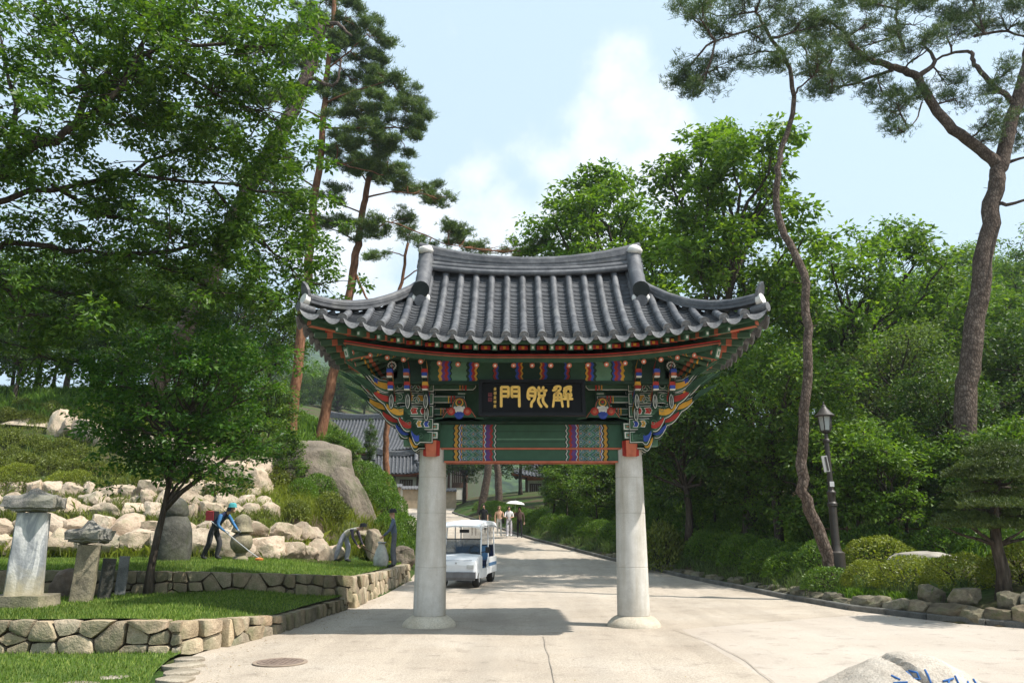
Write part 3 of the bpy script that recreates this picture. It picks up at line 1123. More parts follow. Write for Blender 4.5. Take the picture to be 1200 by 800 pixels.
# ------------------------------------------------------------------ roof
MT = NT("roof_tile", .62, .35)
co = MT.coord()
f = MT.noise(4.5, 7, .65, co)
c = MT.ramp(f, [(.3, (.05, .053, .061)), (.5, (.094, .097, .106)), (.7, (.16, .161, .168))])
c = MT.mix(.4, c, MT.ramp(MT.noise(45, 4, .7, co), [(.3, .6), (.65, 1.3)]), 'MULTIPLY')
oi = MT.n("ShaderNodeObjectInfo").outputs['Random']
c = MT.mix(1.0, c, MT.ramp(oi, [(0, .86), (1, 1.14)]), 'MULTIPLY')
c = MT.mix(MT.ramp(MT.noise(1.4, 6, .6, co), [(.56, 0.0), (.75, .3)]), c, (.16, .15, .11))
MT.color(c)
MT.bump(MT.noise(30, 5, .6, co), .25, .01)
M_TILE = MT.mat
M_PAN = plain("pan_tile", (.058, .061, .067), .75, .35, 7, .3, 40, rnd=.15)  # darker than the cover tiles: shadow between the rows put into the colour
M_CAP = plain("end_tile", (.155, .156, .162), .7, .3, 25, .4, 60, rnd=.15)
M_MORTAR = plain("lime_mortar", (.74, .72, .68), .9, .1, 8)


class Roof:
    """hip-and-gable tiled roof, local plan x (ridge axis), y; eaves at +-HW, +-HD"""

    def __init__(s, HW, HD, GX, EZ, a, c, lift, Q, flare):
        s.HW, s.HD, s.GX, s.EZ, s.a, s.c, s.lift, s.Q, s.fl = HW, HD, GX, EZ, a, c, lift, Q, flare

    def prof(s, d):
        return s.EZ + s.a * d + s.c * max(d, 0) ** 2

    def L(s, q, d=0):
        return s.lift * max(0, 1 - max(q, 0) / s.Q) ** 1.9 * max(0, min(1, 1 - d / 2.4))

    def F(s, q, d):
        return s.fl * max(0, 1 - max(q, 0) / s.Q) ** 2 * max(0, min(1, 1 - d / 1.6))

    def front(s, x, d, sg=-1, dz=0.0):
        q = s.HW - abs(x)
        f = s.F(q, d)
        xo = f * math.exp(-max(0, q - d) / .5)
        return Vector((x + math.copysign(xo, x), sg * (s.HD - d + f), s.prof(d) + s.L(q, d) + dz))

    def side(s, y, d, sg=1, dz=0.0):
        q = s.HD - abs(y)
        f = s.F(q, d)
        yo = f * math.exp(-max(0, q - d) / .5)
        return Vector((sg * (s.HW - d + f), y + math.copysign(yo, y), s.prof(d) + s.L(q, d) + dz))


RF = Roof(3.86, 2.15, 2.1, 5.03, .42, .222, .42, 3.2, .20)


def cover_row(P, r=.07, seg=.29, n=8):
    """P(d)->point; a row of half-round cover tiles with stepped joints"""
    b = MB()
    return b


def tile_field(parent, rf, sp, mats, r=.07, simple=False, names=("cover_tile_row", "pan_tile_row", "end_tile", "drip_tile")):
    """all four slopes"""
    mt, mp, mc = mats
    joined = MB()
    cap_me = None
    n = int((rf.HW - .1) / sp)
    lines = []
    for i in range(-n, n + 1):
        for sg in (-1, 1):
            lines.append(('f', i, sg))
    m = int((rf.HD - .1) / sp)
    for j in range(-m, m + 1):
        for sg in (-1, 1):
            lines.append(('s', j, sg))

    def mk(kind, v, sg):
        if kind == 'f':
            dmax = rf.HD - .04 if abs(v) < rf.GX + .05 else rf.HW - abs(v) - .02
            return (lambda d, o=0.0, w=0.0: rf.front(v + w, d, sg, o)), dmax
        dmax = min(rf.HW - rf.GX, rf.HD - abs(v) - .02)
        return (lambda d, o=0.0, w=0.0: rf.side(v + w, d, sg, o)), dmax

    for (kind, i, sg) in lines:
        # cover tiles run on the half pitch
        v = (i + .5) * sp
        lim = (rf.HW if kind == 'f' else rf.HD) - .12
        if abs(v) < lim:
            P, dmax = mk(kind, v, sg)
            if dmax > .12:
                pts, rad = [], []
                d = -.07
                while d < dmax:
                    d2 = min(d + .29, dmax)
                    for t in (0, .5, 1) if not simple else (0, 1):
                        dd = d + (d2 - d) * (t if t < 1 else .985)
                        pts.append(P(dd, .028))
                        rad.append(r * (1.03 - .07 * t))
                    d = d2
                bb = joined if simple else MB()
                bb.tube(pts, rad, 10 if not simple else 6, 0)
                if not simple:
                    o = bb.build(names[0], [mt], parent, smooth=50)
                # end tile
                p0, p1 = P(-.10, .028), P(.15, .028)
                dirv = (p0 - p1).normalized()
                if not simple:
                    if cap_me is None:
                        cb = MB()
                        cb.lathe([(.082, -.05), (.085, 0), (.085, .012), (.066, .012), (.066, .006), (.045, .006), (.04, .014), (.02, .014), (.001, .018)], 18)
                        cap_me = cb.mesh("end_tile", mc, 40)
                    q = dirv.to_track_quat('Z', 'Y')
                    inst(names[2], cap_me, parent, p0, q.to_euler())
        # pan tiles
        v = i * sp
        if abs(v) < lim + .05:
            P, dmax = mk(kind, v, sg)
            if dmax > .12:
                bb = joined if simple else MB()
                rows = []
                d = -.09
                step = .098 if not simple else .3
                while d < dmax:
                    d2 = min(d + step, dmax)
                    for (dd, up) in ((d, .026), (d2, .0)):
                        row = []
                        for w in (-.5, -.25, 0, .25, .5):
                            row.append(P(dd, up + .05 * (2 * w) ** 2 - .045, w * sp * .98))
                        rows.append(row)
                    d = d2
                fl = (sg > 0) if kind == 'f' else (sg < 0)
                bb.grid(rows, 1 if simple else 0, flip=fl)
                if not simple:
                    bb.build(names[1], [mp], parent)
                    # drip tile: hanging crescent
                    db = MB()
                    N = 9
                    top, bot = [], []
                    for k in range(N + 1):
                        w = -.5 + k / N
                        t = P(-.105, .026 + .05 * (2 * w) ** 2 - .045, w * sp * .88)
                        q = P(-.135, .0, w * sp * .88)
                        dz = .095 * (1 - (2 * w) ** 2) ** .6 + .012
                        top.append(t)
                        bot.append(Vector((q.x, q.y, t.z - dz)))
                    out = (P(-.2) - P(.2))
                    out.z = 0
                    out.normalize()
                    bk = [[p - out * .02 for p in top], [p - out * .02 for p in bot]]
                    db.grid([top, bot], 0, flip=not fl)
                    db.grid(bk, 0, flip=fl)
                    db.grid([bot, bk[1]], 0, flip=not fl)
                    db.grid([bk[0], top], 0, flip=not fl)
                    db.build(names[3], [mc], parent, smooth=60)
    if simple:
        return joined


roof = MB()
tile_field(gate, RF, .31, (M_TILE, M_PAN, M_CAP))


def ridge_stack(parent, name, path, w, layers, lh, top_r, spread=None, base_roll=0.0, mat=None, smooth=45):
    """path: points on the roof line (bottom of stack).  Thin tile courses, a half-round top."""
    b = MB()
    n = len(path)
    side = []
    for i in range(n):
        t = path[min(i + 1, n - 1)] - path[max(i - 1, 0)]
        s = Vector((t.y, -t.x, 0))
        side.append(s.normalized())
    sp = spread or [1.0] * n
    zoff = [0.0] * n
    for k in range(layers):
        ww = w * (1.0 if k % 2 == 0 else .86) * (1 - .04 * k)
        lo = [path[i] + Vector((0, 0, zoff[i])) for i in range(n)]
        hi = [path[i] + Vector((0, 0, zoff[i] + lh * sp[i])) for i in range(n)]
        A = [lo[i] + side[i] * ww / 2 for i in range(n)]
        B = [hi[i] + side[i] * ww / 2 for i in range(n)]
        C = [hi[i] - side[i] * ww / 2 for i in range(n)]
        D = [lo[i] - side[i] * ww / 2 for i in range(n)]
        b.grid([A, B, C, D, A])
        b.add([A[0], B[0], C[0], D[0]], [(0, 1, 2, 3)])
        b.add([A[-1], B[-1], C[-1], D[-1]], [(3, 2, 1, 0)])
        zoff = [zoff[i] + lh * sp[i] for i in range(n)]
    rf_ = b.build(name, [mat or M_TILE], parent)
    b = MB()
    pts, rad = [], []
    for i in range(n):
        p = path[i] + Vector((0, 0, zoff[i] + top_r * .2))
        pts.append(p)
        rad.append(top_r * (1.05 if i % 2 else .98))
    b.tube(pts, rad, 12)
    b.build("ridge_cover_tile", [mat or M_TILE], rf_, smooth=50)
    if base_roll:
        for sg in (-1, 1):
            b = MB()
            b.tube([path[i] + side[i] * sg * (w / 2 + base_roll * .3) + Vector((0, 0, -.01)) for i in range(n)], base_roll, 10)
            b.build("ridge_roll_tile", [mat or M_TILE], rf_, smooth=50)
    return rf_, zoff, side


def build_ridges(parent, rf, hl, cz=.16, w=.30, layers=6, lh=.036, tr=.085, fine=True, mort=M_MORTAR):
    zr = rf.prof(rf.HD)
    N = 26
    path, sp = [], []
    for i in range(N + 1):
        x = -hl + 2 * hl * i / N
        u = abs(x) / hl
        path.append(Vector((x, 0, zr - .06 + cz * u ** 2.2)))
        sp.append(1 + .75 * u ** 2)
    ridge_stack(parent, "main_ridge", path, w, layers, lh, tr, sp, .065 if fine else 0)
    if fine:
        b = MB()
        for sg in (-1, 1):
            b.tube([p + Vector((0, sg * (w / 2 + .10), -.11)) for p in path], .06, 10)
        b.build("ridge_roll_tile", [M_TILE], parent, smooth=50)
    for sx in (-1, 1):
        for sy in (-1, 1):
            # descending ridge from ridge end down the gable edge
            path = []
            dj = rf.HW - rf.GX
            for i in range(9):
                t = i / 8
                d = rf.HD - .02 - (rf.HD - dj + (.40 if fine else .2)) * t
                p = rf.front(sx * (rf.GX + .02), d, sy)
                p.z += .02 + .10 * (1 - t) ** 2
                path.append(p)
            dr, zo, sd = ridge_stack(parent, "descending_ridge", path, w * 1.0, 4 if fine else 3, lh * 1.3, tr * 1.75)
            e = path[-1]
            dirv = (path[-1] - path[-2]).normalized()
            if fine:
                hz_ = Vector((0, sy, -.12)).normalized()
                b = MB()      # big closing tile: flat end coloured dark as a shaded hollow, round body tile below it
                c0 = e + Vector((0, 0, zo[-1] + .02))
                b.tube([c0 - hz_ * .06, c0 + hz_ * .10], [tr * 1.80, tr * 1.95], 16, 0, True, 1)
                b.build("closing_tile", [M_TILE, M_DARK], dr, smooth=50)
                b = MB()
                c1 = e + Vector((0, 0, -.02))
                b.tube([c1 - hz_ * .10, c1 + hz_ * .12], [tr * 1.3, tr * 1.35], 14, 0, True, 1)
                b.build("closing_tile", [M_TILE, M_TILE], dr, smooth=50)
                for s_ in (-1, 1):
                    b = MB()
                    b.lathe([(.02, -.075), (.045, -.04), (.05, .02), (.03, .07)], 10, tuple(c1 + hz_ * .03 + Vector((s_ * tr * 1.5, 0, .06))))
                    b.build("mortar_end", mort, dr, smooth=60)
                t0 = path[0] + Vector((sx * .02, sy * .12, zo[0] + .06))
                b = MB()
                b.lathe([(.03, -.09), (.13, -.06), (.165, .0), (.12, .075), (.04, .10)], 14, tuple(t0))
                mo = b.build("mortar_cap", mort, dr, smooth=60)
                for v in mo.data.vertices:
                    v.co += mnoise.noise_vector(Vector(v.co) * 9) * .03
            # hip ridge out to the corner
            path = []
            for i in range(13):
                t = i / 12
                d = (dj + .05) * (1 - t) + .10 * t
                p = rf.front(sx * (rf.HW - d), d, sy)
                p.z += .01 + .13 * t ** 3
                path.append(p)
            hr, zo, sd = ridge_stack(parent, "hip_ridge", path, w * .72, 3, lh, tr * .85)
            e = path[-1]
            dirv = (path[-1] - path[-2]).normalized()
            hor = Vector((dirv.x, dirv.y, 0)).normalized()
            if fine:
                b = MB()
                b.tube([e + Vector((0, 0, .05)) - hor * .02, e + hor * .10 + Vector((0, 0, .08))], [.085, .10], 12)
                b.build("mortar_end", mort, hr, smooth=50)
                b = MB()     # upturned demon-face end tile, thin and leaning out
                q = hor.to_track_quat('Y', 'Z').to_matrix().to_4x4()
                poly = [(-.09, -.02), (.09, -.02), (.11, .10), (.07, .20), (0, .27), (-.07, .20), (-.11, .10)]
                b.prism(poly, .05, Matrix.Translation(e + hor * .03 + Vector((0, 0, zo[-1] + .02))) @ q @ Matrix.Rotation(R(-18), 4, 'X'))
                b.build("ridge_end_tile", [M_TILE], hr)
                b = MB()     # corner pan and cover tile at the very tip
                tip = rf.front(sx * (rf.HW - .02), .02, sy)
                b.tube([tip - hor * .25 + Vector((0, 0, .04)), tip + hor * .05 + Vector((0, 0, .06))], .085, 12)
                b.build("corner_tile", [M_CAP], hr, smooth=50)
        # gable
        b = MB()
        dj = rf.HW - rf.GX
        yj = rf.HD - dj
        x = sx * (rf.GX - .05)
        zb = rf.prof(dj) - .05
        pts = [(x, -yj - .1, zb), (x, yj + .1, zb), (x, 0, zr - .02)]
        b.add(pts, [(0, 1, 2) if sx > 0 else (2, 1, 0)])
        b.add([(p[0] - sx * .05, p[1], p[2]) for p in pts], [(2, 1, 0) if sx > 0 else (0, 1, 2)])
        b.build("gable_board", M_RED, parent)


build_ridges(gate, RF, 2.28)
# deck below the tiles, closing the roof
b = MB()
for sg in (-1, 1):
    P = []
    for d in [i * .215 for i in range(11)]:
        row = []
        for i in range(33):
            lim = max(RF.HW - d, RF.GX)
            x = -lim + 2 * lim * i / 32
            row.append(RF.front(x, min(d, 2.15), sg, -.07))
        P.append(row)
    b.grid(P, flip=sg > 0)
    P = []
    for d in [i * .175 for i in range(11)]:
        lim = RF.HD - d
        P.append([RF.side(-lim + 2 * lim * i / 20, d, sg, -.07) for i in range(21)])
    b.grid(P, flip=sg < 0)
b.build("roof_deck", M_DGREEN, gate, smooth=180)


# --- eaves: flying rafters, round rafters, boards
def zfly(d):          # centre of the flying rafters
    return 4.85 + .24 * (d - .10)


def zraf(d):          # centre of the round rafters
    return 4.63 + .50 * (d - .60)


def eave_pt(kind, v, d, sg, z):
    if kind == 'f':
        q = RF.HW - abs(v)
        p = RF.front(v, d, sg)
    else:
        q = RF.HD - abs(v)
        p = RF.side(v, d, sg)
    return Vector((p.x, p.y, z + RF.L(q, d * .7) * 1.0))


M_RAF = plain("rafter_paint", (.05, .10, .058), .6, .2, 5)
M_BOARD = NT("soffit_paint", .65, .2)
co = M_BOARD.coord()
M_BOARD.color(M_BOARD.ramp(M_BOARD.noise(3, 4, .5, co), [(.35, (.02, .055, .032)), (.65, (.04, .09, .052))]))
M_BOARD = M_BOARD.mat
# boards
for kind, lim0 in (('f', RF.HW), ('s', RF.HD)):
    for sg in (-1, 1):
        b = MB()
        P = []
        for d in (.06, .3, .62):
            lim = lim0 - d
            P.append([eave_pt(kind, -lim + 2 * lim * i / 30, d, sg, zfly(d) + .062) for i in range(31)])
        b.grid(P, flip=(sg < 0) == (kind == 'f'))
        P = []
        for d in (.60, 1.0, 1.4, 1.75) + ((2.14,) if kind == 'f' else ()):
            lim = max(lim0 - d, .5 if kind == 's' else 1.5)
            P.append([eave_pt(kind, -lim + 2 * lim * i / 30, d, sg, zraf(d) + .055) for i in range(31)])
        b.grid(P, flip=(sg < 0) == (kind == 'f'))
        b.build("soffit_board", M_BOARD, gate, smooth=180)
        # fascia strips following the eave curve
        for (nm, d, z, hh, th, mt) in (("eave_fillet", .045, 4.93, .05, .06, M_GREEN), ("rafter_fascia", .56, 4.815, .026, .05, M_RED), ("rafter_board", .585, 4.745, .12, .04, M_GREEN), ("fascia_line", .55, 4.77, .014, .03, M_SALMON)):
            b = MB()
            lim = lim0 - d
            N = 40
            c0 = [eave_pt(kind, -lim + 2 * lim * i / N, d, sg, z) for i in range(N + 1)]
            c1 = [eave_pt(kind, -lim + 2 * lim * i / N, d + th, sg, z) for i in range(N + 1)]
            up = Vector((0, 0, hh / 2))
            b.grid([[p - up for p in c0], [p + up for p in c0], [p + up for p in c1], [p - up for p in c1], [p - up for p in c0]], flip=(sg > 0) == (kind == 'f'))
            b.build(nm, mt, gate, smooth=30)
# rafters; towards the corners they fan out from an inner point
def rafter_lines(kind, sg):
    half, pitch = (RF.HW, .335) if kind == 'f' else (RF.HD, .335)
    k0 = 6 if kind == 'f' else 3
    n = int((half - .25) / pitch)
    out = []
    fan = 2.15 if kind == 'f' else .6
    for i in range(-n, n + 1):
        v = i * pitch
        if abs(v) <= fan:
            out.append((v, v))
        else:
            t = (abs(v) - fan) / (half - fan)
            out.append((v, math.copysign(fan + .25 * t, v)))
    return out


for kind in ('f', 's'):
    for sg in (-1, 1):
        lim = RF.HW if kind == 'f' else RF.HD
        for (vo, vi) in rafter_lines(kind, sg):
            # flying rafter
            d0, d1 = .09, .80
            t = (1.9 - d1) / 1.9
            va = vo * (1 - (0.09 / 2.2) * 0)
            vb = vo + (vi - vo) * (d1 / 2.1)
            A = eave_pt(kind, va, d0, sg, zfly(d0))
            B = eave_pt(kind, vb, d1, sg, zfly(d1) + .02)
            if kind == 'f':
                B = Vector((vb, sg * (RF.HD - d1), B.z))
            else:
                B = Vector((sg * (RF.HW - d1), vb, B.z))
            dr = (A - B)
            L = dr.length
            rot = dr.to_track_quat('X', 'Z').to_matrix()
            b = MB()
            b.box((A + B) / 2, (L, .085, .10), 0, rot, None)
            b.box(A + dr.normalized() * .004, (.012, .06, .075), 2, rot)
            b.box(A + dr.normalized() * .010, (.006, .035, .045), 3, rot)
            b.box((A * .72 + B * .28), (.10, .092, .107), 1, rot)
            b.build("flying_rafter", [M_RAF, M_SALMON, M_LGREEN, M_WHITE], gate)
            # round rafter
            d0, d1 = .60, (2.05 if kind == 'f' else 1.75)
            va = vo + (vi - vo) * (d0 / 2.1) * .6
            A = eave_pt(kind, va, d0, sg, zraf(d0))
            zB = zraf(d1) + .02
            B = Vector((vi, sg * (RF.HD - d1), zB)) if kind == 'f' else Vector((sg * (RF.HW - d1), vi * .8, zB))
            dr = (A - B).normalized()
            b = MB()
            b.tube([B, A - dr * .34, A - dr * .335, A - dr * .25, A - dr * .245, A], [.05, .048, .049, .049, .048, .047], 10, 0)
            # painted bands near the end and the end disc
            b.tube([A - dr * .33, A - dr * .26], .0505, 10, 1)
            b.tube([A - dr * .20, A - dr * .17], .0500, 10, 3)
            b.tube([A, A + dr * .006], .046, 12, 1)
            b.tube([A + dr * .006, A + dr * .010], .018, 8, 2)
            b.build("round_rafter", [M_RAF, M_SALMON, M_WHITE, M_YEL], gate, smooth=40)
# red inter-rafter panels seen between flying rafter ends
for i in range(-11, 11):
    for sg in (-1, 1):
        b = MB()
        v = (i + .5) * .335
        p = eave_pt('f', v, .50, sg, zfly(.5) - .012)
        ang = 0
        b.box(p, (.17, .02, .07), 0)
        b.box(p + Vector((0, sg * .012, 0)), (.05, .01, .05), 1)
        b.build("infill_panel", [M_RED, M_YEL], gate)
# hip rafters: lower and upper at each corner
for sx in (-1, 1):
    for sy in (-1, 1):
        inner = Vector((sx * 2.1, sy * .45, 5.40))
        c_lo = Vector((sx * (RF.HW - .52), sy * (RF.HD - .52), 4.58 + RF.L(.52, .3) * 1.0))
        c_hi = Vector((sx * (RF.HW + .04), sy * (RF.HD + .04), 4.88 + RF.L(0)))
        for nm, A, B, w, h in (("hip_rafter", c_lo, inner, .15, .24), ("upper_hip_rafter", c_hi, c_lo + (inner - c_lo) * .38 + Vector((0, 0, .22)), .13, .19)):
            dr = A - B
            rot = dr.to_track_quat('X', 'Z').to_matrix()
            b = MB()
            b.box((A + B) / 2, (dr.length, w, h), 0, rot)
            dn = dr.normalized()
            upv = (rot @ Vector((0, 0, 1)))
            b.box((A + B) / 2 - upv * (h / 2 + .006), (dr.length * .98, w * .8, .012), 1, rot)
            b.box(A + dn * .006, (.014, w * .86, h * .86), 2, rot)
            b.box(A + dn * .014, (.006, w * .6, h * .6), 3, rot)
            b.box(A + dn * .018, (.006, w * .3, h * .3), 2, rot)
            b.build(nm, [M_GREEN, M_SALMON, M_SALMON if nm[0] == 'u' else M_LGREEN, M_SALMON if nm[0] == 'u' else M_WHITE], gate)
# ================================================================== rubble walls
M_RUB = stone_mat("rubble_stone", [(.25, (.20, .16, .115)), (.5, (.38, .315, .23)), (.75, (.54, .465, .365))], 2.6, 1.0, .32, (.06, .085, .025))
M_RUBD = stone_mat("shaded_mossy_rubble", [(.25, (.11, .09, .06)), (.5, (.22, .185, .125)), (.75, (.35, .30, .21))], 2.2, .8, .28, (.05, .07, .02))  # darker copy of the mossy rubble, shade of the shadowed stretches put into colour
M_EARTH = plain("earth_fill", (.10, .08, .05), .95, .3, 8, .5, 20)


def clip(poly, p, n):
    out = []
    m = len(poly)
    for i in range(m):
        a, c = poly[i], poly[(i + 1) % m]
        da = (a[0] - p[0]) * n[0] + (a[1] - p[1]) * n[1]
        dc = (c[0] - p[0]) * n[0] + (c[1] - p[1]) * n[1]
        if da <= 0:
            out.append(a)
        if da * dc < 0:
            t = da / (da - dc)
            out.append((a[0] + (c[0] - a[0]) * t, a[1] + (c[1] - a[1]) * t))
    return out


def rubble_cells(L, h0, h1, w, rows, r, gap):
    """irregular stone outlines filling a strip of length L whose height goes h0 -> h1"""
    seeds = []
    x = -w * r.uniform(0, 1)
    while x < L + w:
        ww = w * r.uniform(.6, 1.5)
        hh = (h0 + (h1 - h0) * min(1, max(0, x / L)))
        k = r.choice((1, 2, 2, 2, 3)) if rows > 1 else r.choice((1, 1, 2))
        cuts = [0] + sorted(r.uniform(.28, .75) for _ in range(k - 1)) + [1] if k < 3 else [0, r.uniform(.22, .36), r.uniform(.58, .72), 1]
        if k == 1:
            ww *= .95
        for i in range(k):
            m = (cuts[i] + cuts[i + 1]) / 2
            seeds.append((x + ww * r.uniform(.36, .64), hh * m))
            if k > 1 and ww > w * 1.05 and r.random() < .6:
                seeds[-1] = (x + ww * .25, hh * m * r.uniform(.93, 1.07))
                seeds.append((x + ww * r.uniform(.68, .8), hh * m * r.uniform(.9, 1.1)))
        x += ww
    cells = []
    for i, s in enumerate(seeds):
        if s[0] < -w * .2 or s[0] > L + w * .2:
            continue
        poly = [(0, 0), (L, 0), (L, h1), (0, h0)]
        for j, q in enumerate(seeds):
            if j == i or abs(q[0] - s[0]) > w * 4:
                continue
            mid = ((s[0] + q[0]) / 2, (s[1] + q[1]) / 2)
            n = (q[0] - s[0], (q[1] - s[1]) * 2.2)
            poly = clip(poly, mid, n)
            if len(poly) < 3:
                break
        if len(poly) < 3:
            continue
        ar = abs(sum(poly[k][0] * poly[(k + 1) % len(poly)][1] - poly[(k + 1) % len(poly)][0] * poly[k][1] for k in range(len(poly)))) / 2
        if ar < .004:
            continue
        cx = sum(p[0] for p in poly) / len(poly)
        cy = sum(p[1] for p in poly) / len(poly)
        # shrink for the joint, resample the outline, roughen it
        out = []
        m = len(poly)
        for k in range(m):
            a, c = poly[k], poly[(k + 1) % m]
            d = math.hypot(c[0] - a[0], c[1] - a[1])
            ns = max(1, int(d / .11))
            for t in range(ns):
                out.append((a[0] + (c[0] - a[0]) * t / ns, a[1] + (c[1] - a[1]) * t / ns))
        if len(out) < 4:
            continue
        sm = []
        m = len(out)
        for k in range(m):       # round the corners
            a, p, c = out[k - 1], out[k], out[(k + 1) % m]
            x = p[0] * .76 + (a[0] + c[0]) * .12
            y = p[1] * .76 + (a[1] + c[1]) * .12
            dx, dy = x - cx, y - cy
            dd = math.hypot(dx, dy) + 1e-6
            g = gap * r.uniform(.6, 1.4)
            sm.append((x - dx / dd * g, y - dy / dd * g))
        cells.append((cx, cy, sm))
    return cells


def rubble_wall(name, label, path, tops, bases, w, rows, seed, mat, gap=.012, depth=.32, lean=.06, bulge=.05, tilt=0):
    """path: plan points seen left to right from the viewer's side (face looks to the right-hand normal)"""
    r = random.Random(seed)
    root = empty(name, (path[0][0], path[0][1], bases[0]), label=label, cat="stone wall")
    o = root.location
    count = 0
    for i in range(len(path) - 1):
        a, c = Vector(path[i]), Vector(path[i + 1])
        L = (c - a).length
        t = (c - a).normalized()
        nrm = Vector((t.y, -t.x))
        z0, z1 = bases[i], bases[i + 1]
        h0, h1 = tops[i] - z0, tops[i + 1] - z1
        for (cx, cy, poly) in rubble_cells(L, h0, h1, w, rows, r, gap):
            push = r.uniform(-.035, .045)
            rx, rz_ = r.uniform(-.10, .10), r.uniform(-.10, .10)

            def W(u, v, dpt):
                base = z0 + (z1 - z0) * u / L
                q = a + t * u + nrm * (-dpt - lean * v)
                return Vector((q.x - o.x, q.y - o.y, base + v - o.z))
            b = MB()
            m = len(poly)
            rings = []
            for (sc, dp) in ((.92, depth), (1.0, .055), (.988, .014), (.945, .0), (.55, -.004)):
                ring = []
                for (u, v) in poly:
                    uu, vv = cx + (u - cx) * sc, cy + (v - cy) * sc
                    nn = mnoise.noise((uu * 5 + seed, vv * 5, dp * 4 + count)) * .024 + mnoise.noise((uu * 13 + seed, vv * 13, count)) * .014
                    ring.append(W(uu, vv, dp - push - bulge * (1 - ((u - cx) ** 2 + (v - cy) ** 2) ** .5) * 0 + nn + (u - cx) * rx * sc + (v - cy) * rz_ * sc))
                rings.append(ring)
            nrg = len(rings)
            vs = [p for rg in rings for p in rg] + [W(cx, cy, -.018 - push)]
            fs = []
            for k in range(nrg - 1):
                for j in range(m):
                    j2 = (j + 1) % m
                    fs.append((k * m + j, k * m + j2, (k + 1) * m + j2, (k + 1) * m + j))
            for j in range(m):
                fs.append(((nrg - 1) * m + j, (nrg - 1) * m + (j + 1) % m, nrg * m))
            # local origin at the stone for its own texture/random
            ctr = W(cx, cy, .1)
            b.add([v - ctr for v in vs], fs)
            b.build("stone", mat, root, smooth=55, loc=ctr)
            count += 1
        # earth behind the joints
    b = MB()
    F = []
    for (dp, top) in ((.13, 0), (.13, 1), (.6, 1), (.6, 0)):
        row = []
        for i in range(len(path)):
            p = Vector(path[i])
            ta = (Vector(path[min(i + 1, len(path) - 1)]) - Vector(path[max(i - 1, 0)])).normalized()
            nn = Vector((ta.y, -ta.x))
            q = p - nn * (dp + (lean * (tops[i] - bases[i]) if top else 0))
            row.append((q.x - o.x, q.y - o.y, (tops[i] - .07 if top else bases[i] - .1) - o.z))
        F.append(row)
    b.grid(F)
    b.build("earth_backing", M_EARTH, root)
    return root


A_PATH = [(-10.5, 12.1), (-7.4, 12.2), (-4.75, 12.3), (-4.35, 13.1), (-4.02, 14.9), (-3.72, 19.2)]
rubble_wall("rubble_wall", "low rubble wall of big rough stones along the front edge of the lower lawn", A_PATH[:5], [.50, .50, .47, .43, .30], [-.02] * 5, .46, 2, 3, M_RUB, .007)
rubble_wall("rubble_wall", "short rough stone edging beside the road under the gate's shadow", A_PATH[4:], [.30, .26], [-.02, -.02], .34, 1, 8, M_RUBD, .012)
B_PATH = [(-13.5, 16.4), (-6.75, 16.55), (-4.65, 18.15), (-3.62, 19.35)]
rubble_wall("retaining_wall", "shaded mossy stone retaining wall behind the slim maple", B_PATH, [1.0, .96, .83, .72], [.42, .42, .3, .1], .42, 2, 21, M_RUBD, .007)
rubble_wall("retaining_wall", "sunlit stone retaining wall beside the road where the gardeners stand", [(-3.60, 19.38), (-3.58, 23.5), (-3.40, 28.2)], [.70, .62, .64], [-.05, -.02, .1], .42, 2, 33, M_RUB, .008)

# flat edging stones between front lawn and road
M_FLAT = stone_mat("edging_stone", [(.3, (.20, .17, .13)), (.7, (.36, .32, .26))], 2.5, .6, .2)
ed = empty("stone_edging", (-3.9, 10.3, 0), label="flat uneven paving stones edging the front lawn", cat="edging")
for (x, y, w, d, a) in ((-3.62, 9.2, .5, .32, .3), (-3.78, 9.75, .42, .4, .1), (-3.98, 10.25, .48, .36, -.3), (-4.12, 10.75, .44, .36, .4), (-4.28, 11.3, .55, .36, .7), (-4.42, 11.8, .40, .34, 0), (-4.75, 10.35, .36, .25, .3), (-4.95, 9.95, .42, .25, -.2), (-5.6, 9.85, .36, .22, .2), (-3.7, 8.6, .45, .35, .2)):
    n = 11
    r = random.Random(int(x * 991))
    poly = []
    for k in range(n):
        th = 2 * math.pi * k / n
        q = r.uniform(.8, 1.08)
        poly.append((w / 2 * q * math.copysign(abs(math.cos(th)) ** .7, math.cos(th)), d / 2 * q * math.copysign(abs(math.sin(th)) ** .7, math.sin(th))))
    b = MB()
    for k, (sc, z) in enumerate(((1.0, -.03), (1.0, .030), (.88, .04))):
        b.v += [(p[0] * sc, p[1] * sc, z) for p in poly]
    for k in range(2):
        for j in range(n):
            b.f.append((k * n + j, k * n + (j + 1) % n, (k + 1) * n + (j + 1) % n, (k + 1) * n + j))
            b.m.append(0)
    b.f.append(tuple(2 * n + j for j in range(n)))
    b.m.append(0)
    b.build("paving_stone", M_FLAT, ed, smooth=40, loc=(x + 3.9, y - 10.3, 0), rot=(0, 0, a))


